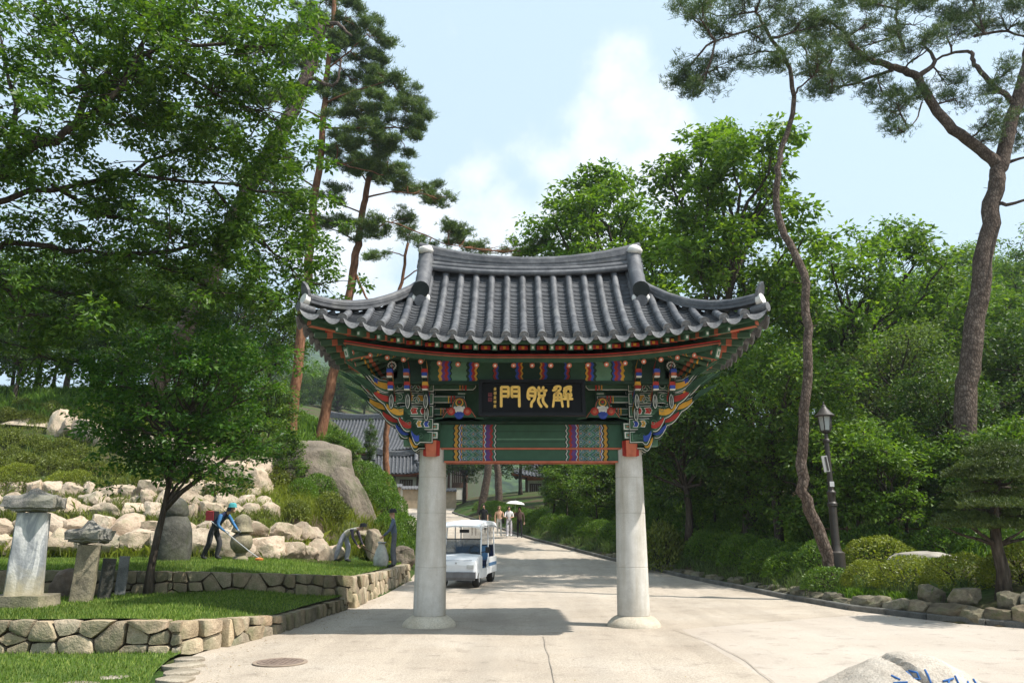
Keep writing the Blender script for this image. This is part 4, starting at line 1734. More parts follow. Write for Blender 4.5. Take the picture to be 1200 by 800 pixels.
# ------------------------------------------------------------------ boulders
def boulder_mesh(name, seed, mat, sub=3, sq=.75, amp=.22, f=1.2, fine=.05, smooth=50, npl=11):
    bm = bmesh.new()
    bmesh.ops.create_icosphere(bm, subdivisions=sub, radius=1.0)
    pr_ = random.Random(int(seed * 100))
    planes = []
    for _ in range(npl):
        pn = Vector((pr_.gauss(0, 1), pr_.gauss(0, 1), pr_.gauss(0, 1))).normalized()
        planes.append((pn, pr_.uniform(.60, .88)))
    for v in bm.verts:
        p = v.co.normalized()
        # squarish, facetted body
        m = max(abs(p.x), abs(p.y), abs(p.z))
        q = p * (sq / m * .85 + (1 - sq))
        for (pn, pd) in planes:
            e = q.dot(pn) - pd
            if e > 0:
                q = q - pn * e * .92
        n1 = mnoise.noise(p * f + Vector((seed * 3.1, seed * 1.7, 0)))
        n2 = mnoise.noise(p * f * 3.2 + Vector((seed, 0, seed * 2.3)))
        v.co = q * (1 + amp * n1 + fine * n2)
    me = bpy.data.meshes.new(name)
    bm.to_mesh(me)
    bm.free()
    me.materials.append(mat)
    me.polygons.foreach_set('use_smooth', [True] * len(me.polygons))
    me.set_sharp_from_angle(angle=R(smooth))
    return me


M_BLD = stone_mat("pale_boulder", [(.25, (.25, .195, .14)), (.5, (.49, .40, .31)), (.75, (.63, .545, .445))], 1.7, 1.0, .16, (.18, .17, .09))
BLD = [boulder_mesh("boulder", 20 + i, M_BLD, 4, .72, .14, 1.5, .08, 30) for i in range(9)]
rb = random.Random(77)


def hillz(x, y):
    return G(x, y)


def boulder_row(root, pts, w, h, rows_z=1, gapf=.92, zoff=0.0):
    """stones laid side by side along a line of (x,y) with slope-following heights"""
    P = [Vector(p) for p in pts]
    seg = [(P[i + 1] - P[i]).length for i in range(len(P) - 1)]
    tot = sum(seg)
    s = 0
    while s < tot:
        ww = w * rb.uniform(.6, 1.45)
        u = s + ww / 2
        k, acc = 0, 0
        while k < len(seg) - 1 and acc + seg[k] < u:
            acc += seg[k]
            k += 1
        t = min(1, (u - acc) / seg[k])
        p = P[k].lerp(P[k + 1], t)
        hh = h * rb.uniform(.75, 1.2)
        ang = math.atan2((P[k + 1] - P[k]).y, (P[k + 1] - P[k]).x)
        z = hillz(p.x, p.y) + hh * .30 + zoff
        o = inst("boulder", rb.choice(BLD), root, Vector((p.x, p.y, z)) - root.location,
                 (rb.uniform(-.2, .2), rb.uniform(-.2, .2), ang + rb.choice((0, math.pi)) + rb.uniform(-.25, .25)), (ww * .64, hh * .70, hh * .68))
        s += ww * gapf


RL = "boulder courses on the hillside"
for k, (pts, w, h, lab) in enumerate((
        ([(-17, 23.6), (-12, 23.9), (-9, 24.4), (-7.0, 25.3), (-5.9, 26.9)], .78, .62, "lowest course of pale boulders right above the upper lawn"),
        ([(-17, 24.35), (-12, 24.7), (-9.2, 25.2), (-7.3, 26.1), (-6.5, 27.2)], .70, .58, "second course of pale boulders up the bank behind the round stele"),
        ([(-18, 25.5), (-13, 25.8), (-10, 26.3), (-7.8, 27.2)], .70, .58, "third course of pale boulders, half hidden by tufts of plants"),
        ([(-19, 26.3), (-14, 26.7), (-10.5, 27.2), (-8.3, 28.1)], .66, .52, "fourth course of pale boulders under the azalea band"),
        ([(-20, 27.3), (-15, 27.7), (-11.5, 28.3), (-9.0, 29.2)], .70, .55, "topmost broken course of pale boulders below the azaleas"))):
    root = empty("boulder_course", (pts[0][0], pts[0][1], hillz(*pts[0])), label=lab, cat="boulders", group=RL)
    boulder_row(root, pts, w, h)
root = empty("rock_outcrop", (-15, 33, hillz(-15, 33)), label="pale broken rocks lining the slanting path among the azaleas", cat="rocks")
boulder_row(root, [(-19.5, 34.5), (-16.5, 33.2), (-14, 32.3), (-12, 31.6)], 1.3, .95, gapf=.8)
boulder_row(root, [(-13.0, 31.4), (-11, 30.6), (-9.6, 30.2)], 1.0, 1.0, gapf=.75)
boulder_row(root, [(-10.8, 30.0), (-9.0, 29.6)], 1.1, .9, gapf=.8)
M_PATH = plain("trodden_path", (.42, .34, .25), .95, .2, 2, .5, 20)
b = MB()
Pp = []
for i in range(21):
    t = i / 20
    x = -22 + 10.5 * t
    y = 35.6 - 4.2 * t + .3 * math.sin(t * 7)
    Pp.append([(x - .25, y - .5 - .1 * math.sin(i), hillz(x - .25, y - .5) + .14), (x + .1, y + .55, hillz(x + .1, y + .55) + .14)])
b.grid(Pp, flip=False)
tag(b.build("hillside_path", M_PATH, smooth=180), kind='structure')

# the great grey boulder left of the gate
M_GRB = stone_mat("grey_granite", [(.25, (.075, .065, .05)), (.48, (.19, .16, .125)), (.75, (.32, .275, .215))], .9, 1.0, .08, (.05, .075, .02), dist=.08)


def big_rock(name, label, loc, size, seed, mat, rot=0, sq=.35, amp=.3, f=1.0):
    o = inst(name, boulder_mesh(name, seed, mat, 5, sq, amp, f, .07, 40, 6), None, loc, (0, 0, rot), size)
    tag(o, label, "boulder")
    return o


M_TANR = stone_mat("tan_rock", [(.25, (.16, .125, .09)), (.5, (.30, .245, .185)), (.75, (.43, .37, .29))], 1.4, 1.0, .1, (.09, .10, .04))
big_rock("boulder", "huge grey weathered boulder rising above the bushes left of the gate", (-7.95, 33.0, 3.3), (1.75, 1.4, 2.05), 14.4, M_GRB, .3, .45, .16)
big_rock("boulder", "slanting split grey rock leaning on the huge boulder", (-6.25, 31.9, 2.75), (.75, .6, 1.55), 9.1, M_GRB, .6, .4, .3).rotation_euler = (0, R(-24), .4)
big_rock("boulder", "upright tan rock behind the two stooping and standing gardeners", (-4.75, 28.9, 1.25), (.42, .35, .62), 5.3, M_TANR, .2)
big_rock("boulder", "low dark rock slab in the bank behind the gardeners", (-6.0, 29.6, 1.35), (1.0, .5, .42), 7.7, M_TANR, -.2)
big_rock("boulder", "brown rock at the foot of the tall capped stele", (-8.35, 16.0, .62), (.42, .3, .42), 3.9, stone_mat("brown_rock", [(.25, (.10, .075, .055)), (.7, (.28, .21, .165))], 1.5, .9, .1), .3)
big_rock("boulder", "flat pale rock lying among the clipped yellow-green bushes", (10.4, 21.0, .98), (1.0, .45, .26), 12.2, stone_mat("pale_flat_rock", [(.3, (.25, .225, .19)), (.7, (.45, .41, .36))], 1.6, .7, .1), .1, .4, .18)
big_rock("boulder", "grey rock at the foot of the hedge by the road wall", (-3.75, 29.0, .75), (.42, .4, .42), 2.2, M_GRB)

# roadside rock with blue painted writing
M_WR = stone_mat("name_rock", [(.25, (.26, .22, .18)), (.5, (.42, .375, .32)), (.75, (.55, .50, .44))], 1.8, .8, .05, None)
bm = bmesh.new()
bmesh.ops.create_icosphere(bm, subdivisions=6, radius=1.0)
for v in bm.verts:
    p = v.co.normalized()
    q = Vector((p.x * 1.02, p.y * .62, p.z * .52))
    # taller on the right half, long low shoulder to the left, raised slab split off by a crack
    q.z *= 1.0 + .12 * math.exp(-((q.x - .18) / .35) ** 2) - .22 * sst(-.2, -1.0, q.x)
    n1 = mnoise.noise(p * 1.6 + Vector((3.3, 8, 1)))
    n2 = mnoise.noise(p * 5 + Vector((1, 2, 3)))
    q *= 1 + .09 * n1 + .035 * n2 + .012 * mnoise.noise(p * 14)
    crack = q.x - (.02 + (.45 - q.z) * 1.15 + .06 * mnoise.noise((q.z * 4, 0, 0)))
    if q.y < .25:
        q.z -= .055 * math.exp(-(crack / .025) ** 2)
        q.y += .05 * math.exp(-(crack / .025) ** 2)
        if crack > 0:
            q.z += .022
            q.y -= .02
    v.co = q
me = bpy.data.meshes.new("name_rock")
bm.to_mesh(me)
bm.free()
me.materials.append(M_WR)
me.polygons.foreach_set('use_smooth', [True] * len(me.polygons))
me.set_sharp_from_angle(angle=R(40))
NRL = Vector((4.22, 9.45, -.17))
nrock = empty("name_rock", NRL, label="rough boulder with blue painted writing beside the open road", cat="boulder")
inst("rock", me, nrock)
M_BLP = plain("blue_paint", (.03, .11, .30), .7, .25, 14)


def rock_face_y(x, z):
    """front surface of the rock at (x,z) by scanning its vertices"""
    best = None
    for v in me.vertices:
        if v.co.y < .1 and abs(v.co.x - x) < .035 and abs(v.co.z - z) < .035:
            if best is None or v.co.y < best:
                best = v.co.y
    return best if best is not None else -.2


RKV = np.array([v.co[:] for v in me.vertices])


def rock_pt(x, z):
    d = (RKV[:, 0] - x) ** 2 + (RKV[:, 2] - z) ** 2 + (RKV[:, 1] > .05) * 9
    i = np.argsort(d)[:4]
    return Vector((x, RKV[i, 1].mean() - .012, z))


for lines in ([[(-.30, .36), (-.24, .33)], [(-.32, .30), (-.18, .31)], [(-.25, .30), (-.32, .20)], [(-.25, .29), (-.17, .21)], [(-.33, .14), (-.16, .15)]],
              [[(-.10, .40), (-.03, .39), (-.02, .33), (-.09, .33), (-.10, .40)], [(.05, .42), (.07, .22)], [(-.10, .25), (.03, .27)]],
              [[(.19, .32), (.32, .34)], [(.26, .33), (.20, .23)], [(.26, .30), (.32, .24)], [(.36, .36), (.36, .20)], [(.24, .15), (.33, .12), (.28, .08), (.24, .15)]],
              [[(.50, .30), (.46, .20)], [(.50, .28), (.56, .20)], [(.60, .31), (.60, .15)], [(.46, .13), (.60, .11), (.60, .05)]]):
    b = MB()
    for ln in lines:
        pts = []
        for i in range(len(ln) - 1):
            for k in range(4):
                t = k / 4
                pts.append(rock_pt(ln[i][0] * (1 - t) + ln[i + 1][0] * t + .06, ln[i][1] * (1 - t) + ln[i + 1][1] * t + .07))
        pts.append(rock_pt(ln[-1][0] + .06, ln[-1][1] + .07))
        b.tube(pts, .011, 6)
    b.build("painted_letter", M_BLP, nrock, smooth=60)

# ------------------------------------------------------------------ roadside stones on the right bank
M_DKS = stone_mat("bank_stone", [(.25, (.075, .068, .05)), (.5, (.17, .155, .115)), (.75, (.31, .28, .21))], 1.6, .8, .3, (.06, .08, .025))
BST = [boulder_mesh("bank_stone", 50 + i, M_DKS, 4, .75, .12, 1.4, .07, 32) for i in range(6)]
bst = empty("bank_edging", (9, 17, .1), label="two courses of rough stones holding the planted bank above the kerb", cat="stone edging")
y = 13.3
r2 = random.Random(9)
while y < 36:
    big = y < 19.5
    w = (r2.uniform(.42, .85) if big else r2.uniform(.3, .7))
    x = road_r(y) + .30
    dxy = (road_r(y + .3) - road_r(y)) / .3
    ang = math.atan2(1, dxy)
    h = r2.uniform(.22, .32) if big else r2.uniform(.14, .26)
    z = rz(y) + h * .45
    inst("stone", r2.choice(BST), bst, Vector((x, y, z)) - bst.location, (r2.uniform(-.1, .1), r2.uniform(-.1, .1), ang + r2.choice((0, math.pi)) + r2.uniform(-.15, .15)), (w * .66, .28, h * .85))
    if y < 17.6 and r2.random() < .75:
        inst("stone", r2.choice(BST), bst, Vector((x + .30, y + .1, z + .27)) - bst.location, (r2.uniform(-.15, .15), r2.uniform(-.1, .1), ang + r2.uniform(-.2, .2)), (w * r2.uniform(.5, .7), .26, .24))
    step = w * .97 * math.sin(ang)
    y += step * (1 if y < 24 else 1.6)

# ------------------------------------------------------------------ stelae on the lower terrace
MS1 = NT("old_marble", .85, .25)
co = MS1.coord()
v = MS1.noise(1.6, 7, .62, MS1.n("ShaderNodeMapping", {'Vector': co, 'Scale': (2.2, 2.2, .6), 'Rotation': (0, .5, 0)}).outputs[0], 1.2)
c = MS1.ramp(v, [(.3, (.16, .17, .18)), (.48, (.30, .31, .32)), (.56, (.56, .55, .53)), (.72, (.26, .27, .28))])
s3 = MS1.n("ShaderNodeSeparateXYZ", {0: co})
lich = MS1.m('MULTIPLY', MS1.ramp(MS1.m('ADD', s3.outputs[2], MS1.m('MULTIPLY', MS1.noise(6, 5, .6, co), .5)), [(.35, 1.0), (.75, 0.0)]), .75)
c = MS1.mix(lich, c, (.40, .34, .20))
MS1.color(c)
MS1.bump(MS1.noise(14, 7, .65, co), .5, .03)
M_STL = MS1.mat
M_LICH = stone_mat("lichen_granite", [(.28, (.10, .09, .07)), (.5, (.24, .21, .15)), (.72, (.42, .36, .25))], 3.2, .9, .05, (.09, .10, .04))
M_DKST = stone_mat("dark_stele_stone", [(.28, (.035, .035, .03)), (.5, (.075, .073, .062)), (.75, (.17, .165, .145))], 2.2, .8, .05, (.05, .06, .025))


def rough_block(w, d, h, seed, tw=1.0, td=1.0, n=(5, 5, 9), amp=.02, bev=.04):
    bm = bmesh.new()
    bmesh.ops.create_cube(bm, size=1)
    bmesh.ops.subdivide_edges(bm, edges=bm.edges[:], cuts=6, use_grid_fill=True)
    for v in bm.verts:
        x, y, z = v.co
        # round off vertical edges a little
        rr = max(abs(x), abs(y)) * 2
        cut = max(0, abs(x) + abs(y) - .93) * .5
        x -= math.copysign(cut, x)
        y -= math.copysign(cut, y)
        t = z + .5
        v.co = Vector((x * w * (1 + (tw - 1) * t), y * d * (1 + (td - 1) * t), t * h))
        nn = mnoise.noise_vector(Vector(v.co) * 2.6 + Vector((seed, seed * 2, 0)))
        n2 = mnoise.noise_vector(Vector(v.co) * 8 + Vector((seed, seed * 2, 5)))
        v.co += nn * amp + n2 * amp * .4
    return bm


def bm_obj(bm, name, mat, parent=None, loc=(0, 0, 0), rot=(0, 0, 0), smooth=35):
    me = bpy.data.meshes.new(name)
    bm.to_mesh(me)
    bm.free()
    me.materials.append(mat)
    me.polygons.foreach_set('use_smooth', [True] * len(me.polygons))
    me.set_sharp_from_angle(angle=R(smooth))
    return inst(name, me, parent, loc, rot)


def cap_stone(w, d, h, seed):
    """roof-shaped cap: thick underside, eaves swept up at corners, worn ridge crest"""
    bm = bmesh.new()
    bmesh.ops.create_cube(bm, size=1)
    bmesh.ops.subdivide_edges(bm, edges=bm.edges[:], cuts=8, use_grid_fill=True)
    for v in bm.verts:
        x, y, z = v.co * 2          # -1..1
        e = max(abs(x), abs(y))
        if z > 0:
            peak = (1 - min(1, abs(y))) * .75 * (1 - .35 * abs(x)) - .25 * max(0, e - .4) + .30 * (abs(x) * abs(y)) ** 1.5
            zz = .36 * z + peak * z + .28 * math.exp(-((x) / .25) ** 2) * (1 - abs(y)) * z + .22 * abs(mnoise.noise((x * 2.2 + seed, y * 2.2, 1))) * z
        else:
            zz = z * (.42 - .15 * e ** 2)
        k = 1.0 if z > -.5 else .86
        v.co = Vector((x * w / 2 * k, y * d / 2 * k, zz * h * .62))
        v.co += mnoise.noise_vector(Vector(v.co) * 4 + Vector((seed, 1, 2))) * .06 + mnoise.noise_vector(Vector(v.co) * 11 + Vector((seed, 1, 2))) * .018
    return bm


M_CAPST = stone_mat("weathered_cap", [(.28, (.12, .115, .105)), (.5, (.25, .24, .22)), (.75, (.45, .43, .39))], 3.5, 1.0, .05, (.08, .085, .04))
st = empty("stele", (-8.22, 14.25, .47), label="tall marble stele with roof-shaped cap on a stone base", cat="stele")
bm_obj(rough_block(1.0, .75, .26, 1.2, .95, .95), "base_stone", M_LICH, st, (.0, 0, -.05))
bm_obj(rough_block(.56, .42, 1.38, 2.2, .86, .86, amp=.016), "shaft", M_STL, st, (0, 0, .18), (0, 0, R(24)))
bm_obj(cap_stone(.80, .68, .40, 3.3), "cap", M_CAPST, st, (0, 0, 1.67), (0, 0, R(10)))
st = empty("stele", (-7.68, 15.1, .47), label="shorter lichen-stained stele with worn roof-shaped cap", cat="stele")
bm_obj(rough_block(.36, .30, 1.05, 4.2, 1.0, 1.0, amp=.014), "shaft", M_LICH, st, (0, 0, -.04), (R(0), R(3), R(18)))
bm_obj(cap_stone(.62, .52, .38, 6.1), "cap", M_CAPST, st, (.05, 0, 1.12), (0, 0, R(-8)))
st = bm_obj(rough_block(.21, .16, .78, 7.2, 1.0, 1.0, amp=.012), "stone_post", M_DKST, None, (-7.52, 15.6, .44), (0, R(3), R(35)))
tag(st, "short dark stone post beside the lichen-stained stele", "stone post")
st = empty("stone_post", (-7.55, 16.3, .47), label="short grey stone post on a flat base before the retaining wall", cat="stone post")
bm_obj(rough_block(.40, .30, .06, 8.1), "base_stone", M_LICH, st, (0, 0, -.02))
bm_obj(rough_block(.19, .15, .74, 8.4, .95, .95, amp=.008), "shaft", stone_mat("grey_post", [(.3, (.11, .11, .105)), (.7, (.25, .25, .24))], 3, .6, .05), st, (0, 0, .03), (0, R(2), R(20)))
# bell-shaped dark stupa stele with a rounded head
ss = empty("stone_stupa", (-8.78, 21.6, .90), label="dark bell-shaped stone stupa with round shoulders on the upper lawn", cat="stupa")
b = MB()
b.lathe([(.50, -.05), (.52, .05), (.49, .08)], 28)
b.build("base_stone", M_DKST, ss, smooth=40)
b = MB()
prof = [(.46, .06), (.485, .25), (.48, .55), (.45, .85), (.40, 1.02), (.33, 1.13), (.30, 1.18), (.325, 1.22), (.33, 1.32), (.30, 1.46), (.23, 1.58), (.13, 1.65), (.02, 1.67)]
b.lathe(prof, 32)
bo = b.build("body", M_DKST, ss, smooth=60)
for v in bo.data.vertices:
    v.co += mnoise.noise_vector(Vector(v.co) * 3) * .02
# small round-bodied stone lantern behind the strimmer
sl = empty("stone_stupa", (-7.42, 22.9, .90), label="small stone stupa of stacked round stones behind the grass cutter", cat="stupa")
sl.scale = (.82, .82, .86)
b = MB()
b.lathe([(.24, -.04), (.26, .08), (.22, .14), (.16, .17), (.17, .26), (.24, .30)], 20)
b.build("pedestal", M_LICH, sl, smooth=40)
b = MB()
b.lathe([(.22, .30), (.33, .42), (.37, .58), (.33, .76), (.22, .86)], 22)
b.build("body", M_LICH, sl, smooth=60)
b = MB()
b.lathe([(.20, .86), (.36, .92), (.34, .98), (.28, 1.1), (.30, 1.2), (.24, 1.36), (.1, 1.45), (.02, 1.47)], 22)
b.build("cap", M_LICH, sl, smooth=50)
# ================================================================== plants
prg = np.random.default_rng(2024)
M_BARK = NT("bark", .95, .1)
co = M_BARK.coord()
bf = M_BARK.noise(1.0, 7, .65, M_BARK.n("ShaderNodeMapping", {'Vector': co, 'Scale': (14, 14, 2.2)}).outputs[0])
M_BARK.color(M_BARK.ramp(bf, [(.3, (.022, .018, .014)), (.55, (.075, .060, .046)), (.75, (.15, .125, .10))]))
M_BARK.bump(bf, .9, .04)
M_BARK = M_BARK.mat
k = NT("pine_bark", .95, .1)
co = k.coord()
vo = k.n("ShaderNodeTexVoronoi", {'Scale': 1.0}, feature='DISTANCE_TO_EDGE')
k.put(vo.inputs['Vector'], k.n("ShaderNodeMapping", {'Vector': co, 'Scale': (15, 15, 6)}).outputs[0])
nf = k.noise(5, 6, .6, co)
c = k.ramp(nf, [(.3, (.075, .055, .044)), (.55, (.145, .110, .088)), (.75, (.24, .195, .16))])
c = k.mix(k.ramp(vo.outputs['Distance'], [(0, .85), (.16, 0.0)]), c, (.035, .024, .018))
k.color(c)
k.bump(k.m('ADD', vo.outputs['Distance'], nf), .8, .04)
M_PBARK = k.mat
k = NT("red_pine_bark", .9, .1)
co = k.coord()
nf = k.noise(1.0, 7, .62, k.n("ShaderNodeMapping", {'Vector': co, 'Scale': (9, 9, 3)}).outputs[0])
c = k.ramp(nf, [(.3, (.07, .035, .022)), (.52, (.20, .095, .052)), (.75, (.33, .18, .11))])
k.color(c)
k.bump(nf, .8, .04)
M_RBARK = k.mat

LF = {
    'bright': leaf_mat("leaf_bright", (0.0547, 0.1154, 0.0106), (0.1003, 0.1906, 0.0176), (0.1824, 0.2809, 0.0396), .45),
    'zelkova': leaf_mat("leaf_zelkova", (.034, .085, .009), (.066, .14, .015), (.125, .205, .032), .42),
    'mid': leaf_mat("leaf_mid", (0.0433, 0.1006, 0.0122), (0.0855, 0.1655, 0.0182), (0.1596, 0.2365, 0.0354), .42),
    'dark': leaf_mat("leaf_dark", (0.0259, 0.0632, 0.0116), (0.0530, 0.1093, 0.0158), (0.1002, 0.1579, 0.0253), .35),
    'grey': leaf_mat("leaf_greyish", (0.0578, 0.0960, 0.0268), (0.0977, 0.1515, 0.0428), (0.1510, 0.2121, 0.0670), .38),
    'maple': leaf_mat("leaf_maple", (0.0262, 0.0849, 0.0102), (0.0514, 0.1359, 0.0152), (0.1029, 0.2013, 0.0286), .45),
    'yellow': leaf_mat("leaf_yellowgreen", (0.1012, 0.1334, 0.0110), (0.1748, 0.2162, 0.0202), (0.2760, 0.3036, 0.0414), .35),
    'clip': leaf_mat("leaf_clipped", (0.0466, 0.1040, 0.0108), (0.0931, 0.1819, 0.0162), (0.1584, 0.2547, 0.0288), .32),
    'azalea': leaf_mat("leaf_azalea", (0.0690, 0.0920, 0.0129), (0.1242, 0.1564, 0.0239), (0.2024, 0.2300, 0.0506), .32),
    'needle': leaf_mat("pine_needle", (0.0352, 0.0696, 0.0210), (0.0660, 0.1140, 0.0336), (0.1210, 0.1740, 0.0525), .22, .5),
    'needle2': leaf_mat("pine_needle_fresh", (0.0420, 0.0814, 0.0180), (0.0800, 0.1375, 0.0280), (0.1500, 0.2090, 0.0480), .25, .5),
    'topiary': leaf_mat("topiary_needle", (0.0280, 0.0520, 0.0096), (0.0600, 0.0960, 0.0144), (0.1040, 0.1400, 0.0240), .22, .5),
}


def leaf_arrays(C, Rr, per, size, flat=.7, g=None, shell=.55, aspect=.5, droop=.25, upb=.8):
    g = g or prg
    C = np.asarray(C, float)
    Rr = np.asarray(Rr, float)
    n = len(C)
    idx = np.repeat(np.arange(n), per)
    N = len(idx)
    u = g.normal(size=(N, 3))
    u /= np.linalg.norm(u, axis=1)[:, None]
    rad = (g.uniform(0, 1, N) ** shell)[:, None]
    off = u * rad * Rr[idx][:, None]
    off[:, 2] *= flat
    P = C[idx] + off
    d = u * .8 + g.normal(size=(N, 3)) * .7
    d[:, 2] = d[:, 2] * .5 - droop
    d /= np.linalg.norm(d, axis=1)[:, None]
    nm = u * .5 + g.normal(size=(N, 3)) * .55
    nm[:, 2] += upb
    s = np.cross(d, nm)
    s /= (np.linalg.norm(s, axis=1)[:, None] + 1e-9)
    nn = np.cross(s, d)
    L = (size * g.uniform(.6, 1.35, N))[:, None]
    W = L * aspect
    a = P
    b_ = P + d * L * .45 + s * W * .5 + nn * L * .07
    c_ = P + d * L - nn * L * .05
    e_ = P + d * L * .45 - s * W * .5 + nn * L * .07
    V = np.stack([a, b_, c_, e_], 1).reshape(-1, 3)
    F = np.arange(4 * N).reshape(N, 4)
    return V, F


def needle_arrays(C, per, length, width, g=None, up=.55):
    """tufts of needles standing out of each point"""
    g = g or prg
    C = np.asarray(C, float)
    idx = np.repeat(np.arange(len(C)), per)
    N = len(idx)
    d = g.normal(size=(N, 3))
    d[:, 2] = np.abs(d[:, 2]) * .8 + up - .35
    d /= np.linalg.norm(d, axis=1)[:, None]
    s = np.cross(d, g.normal(size=(N, 3)))
    s /= (np.linalg.norm(s, axis=1)[:, None] + 1e-9)
    L = (length * g.uniform(.6, 1.25, N))[:, None]
    P = C[idx] + g.normal(size=(N, 3)) * length * .18
    V = np.stack([P - s * width * .5, P + s * width * .5, P + d * L + s * width * .2, P + d * L - s * width * .2], 1).reshape(-1, 3)
    return V, np.arange(4 * N).reshape(N, 4)


def limb_pts(a, b, g, wob=.12, n=7, sag=0.0, rise=0.0):
    a, b = Vector(a), Vector(b)
    L = (b - a).length
    out = []
    ph = g.uniform(0, 10)
    for i in range(n + 1):
        t = i / n
        p = a.lerp(b, t)
        w = math.sin(math.pi * t) * L * wob
        p += Vector((mnoise.noise((ph, t * 2.2, 0)), mnoise.noise((ph, t * 2.2, 5)), mnoise.noise((ph, t * 2.2, 9)))) * w * 1.6
        p.z += math.sin(math.pi * t) * (rise - sag) * L
        out.append(p)
    return out


def make_tree(seed, H, trunk_h, r0, crown_c, crown_r, lobes, per_lobe, leaves_per, leaf, mat, lean=(0, 0), cl_r=.55, lobe_r=.36, flat=.6, trunk_pts=None, bark=None, twig_r=.012, droop=.25, aspect=.5, sides=9):
    """returns (wood mesh, leaf mesh) in local space, base at origin.  crown_c/crown_r: ellipsoid"""
    g = np.random.default_rng(seed)
    cc = Vector(crown_c)
    cr = Vector(crown_r)
    wood = MB()
    top = Vector((lean[0], lean[1], trunk_h))
    tp = trunk_pts or limb_pts((0, 0, -.25), top + Vector((0, 0, (H - trunk_h) * .45)), g, .05, 9)
    n = len(tp)
    wood.tube(tp, [r0 * (1.35 - .35 * min(1, i / 1.0)) * (1 - .75 * i / (n - 1)) if i == 0 else r0 * (1 - .75 * i / (n - 1)) for i in range(n)], sides)
    LC, LR = [], []
    # lobes on the crown, roughly even but irregular
    pts = []
    tries = 0
    while len(pts) < lobes and tries < 4000:
        tries += 1
        u = g.normal(size=3)
        u /= np.linalg.norm(u)
        q = u * (g.uniform(.25, 1.0) ** .5) * (1 - lobe_r * .6)
        if q[2] < -.75:
            continue
        if all(np.linalg.norm(q - p) > .36 * g.uniform(.7, 1.2) for p in pts):
            pts.append(q)
    for q in pts:
        ctr = Vector((cc.x + q[0] * cr.x, cc.y + q[1] * cr.y, cc.z + q[2] * cr.z))
        # limb from trunk
        ti = min(n - 1, max(1, int(n * (.40 + .5 * (.5 + .5 * q[2])))))
        a = tp[ti]
        lp = limb_pts(a, ctr, g, .14, 7, sag=0.02, rise=.06)
        rr = r0 * .36 * (1 - .4 * ti / n)
        wood.tube(lp, [rr * (1 - .8 * i / 7) + twig_r for i in range(8)], 6, cap=False)
        lr = lobe_r * g.uniform(.75, 1.25)
        for j in range(per_lobe):
            u = g.normal(size=3)
            u /= np.linalg.norm(u)
            rad = g.uniform(.25, 1.0) ** .6
            c2 = ctr + Vector((u[0] * cr.x, u[1] * cr.y, u[2] * cr.z * .75)) * lr * rad
            LC.append(c2)
            LR.append(cl_r * g.uniform(.6, 1.25))
            if j % 2 == 0:
                st_ = lp[int(g.integers(3, 8))]
                wood.tube(limb_pts(st_, c2, g, .12, 3), [twig_r * 1.3, twig_r, twig_r * .8, twig_r * .5], 4, cap=False)
    V, F = leaf_arrays([c[:] for c in LC], LR, leaves_per, leaf, flat, g, droop=droop, aspect=aspect)
    return wood.mesh("trunk", bark or M_BARK, 180), np_mesh("crown", V, F, mat)


def place_tree(name, label, meshes, x, y, scale=1.0, rz_=0.0, group=None, z=None, cat="tree"):
    zz = G(x, y) if z is None else z
    o = empty(name, (x, y, zz), rz_, label, cat, group)
    o.scale = (scale, scale, scale) if isinstance(scale, (int, float)) else scale
    inst("trunk", meshes[0], o)
    inst("crown", meshes[1], o)
    return o


# ---- broadleaf prototypes -------------------------------------------------
TR = {}
TR['oakA'] = make_tree(31, 11, 3.5, .24, (0, 0, 7.0), (3.9, 3.6, 4.0), 28, 13, 48, .20, LF['bright'], cl_r=.56, lobe_r=.30)
TR['tallA'] = make_tree(38, 17, 6.5, .27, (0, 0, 11.4), (3.5, 3.2, 5.2), 24, 14, 52, .23, LF['bright'], cl_r=.55, lobe_r=.27)
TR['tallB'] = make_tree(39, 15, 5.5, .24, (-.4, 0, 10.6), (3.9, 3.2, 4.0), 28, 13, 50, .23, LF['bright'], cl_r=.54, lobe_r=.28)
TR['oakB'] = make_tree(32, 10, 3.0, .22, (.3, 0, 6.2), (3.9, 3.6, 3.4), 26, 13, 46, .19, LF['mid'], cl_r=.62)
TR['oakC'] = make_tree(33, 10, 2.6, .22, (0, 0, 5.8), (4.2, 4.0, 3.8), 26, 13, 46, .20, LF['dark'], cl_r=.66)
TR['grey'] = make_tree(34, 9, 2.6, .2, (0, 0, 5.6), (4.2, 4.0, 3.2), 24, 13, 46, .14, LF['grey'], cl_r=.56, lobe_r=.32)
TR['small'] = make_tree(35, 4, 1.0, .07, (0, 0, 2.4), (1.5, 1.5, 1.5), 15, 9, 42, .13, LF['bright'], cl_r=.34, flat=.45)
TR['under'] = make_tree(36, 4, .8, .06, (0, 0, 2.1), (1.7, 1.6, 1.8), 16, 9, 42, .14, LF['mid'], cl_r=.38)
TR['cedar'] = make_tree(37, 7, 5.5, .12, (0, 0, 3.6), (1.2, 1.2, 3.4), 22, 9, 42, .13, LF['dark'], cl_r=.4, lobe_r=.28)


def X(px, Y, py=500):
    return at(px, py, Y).x


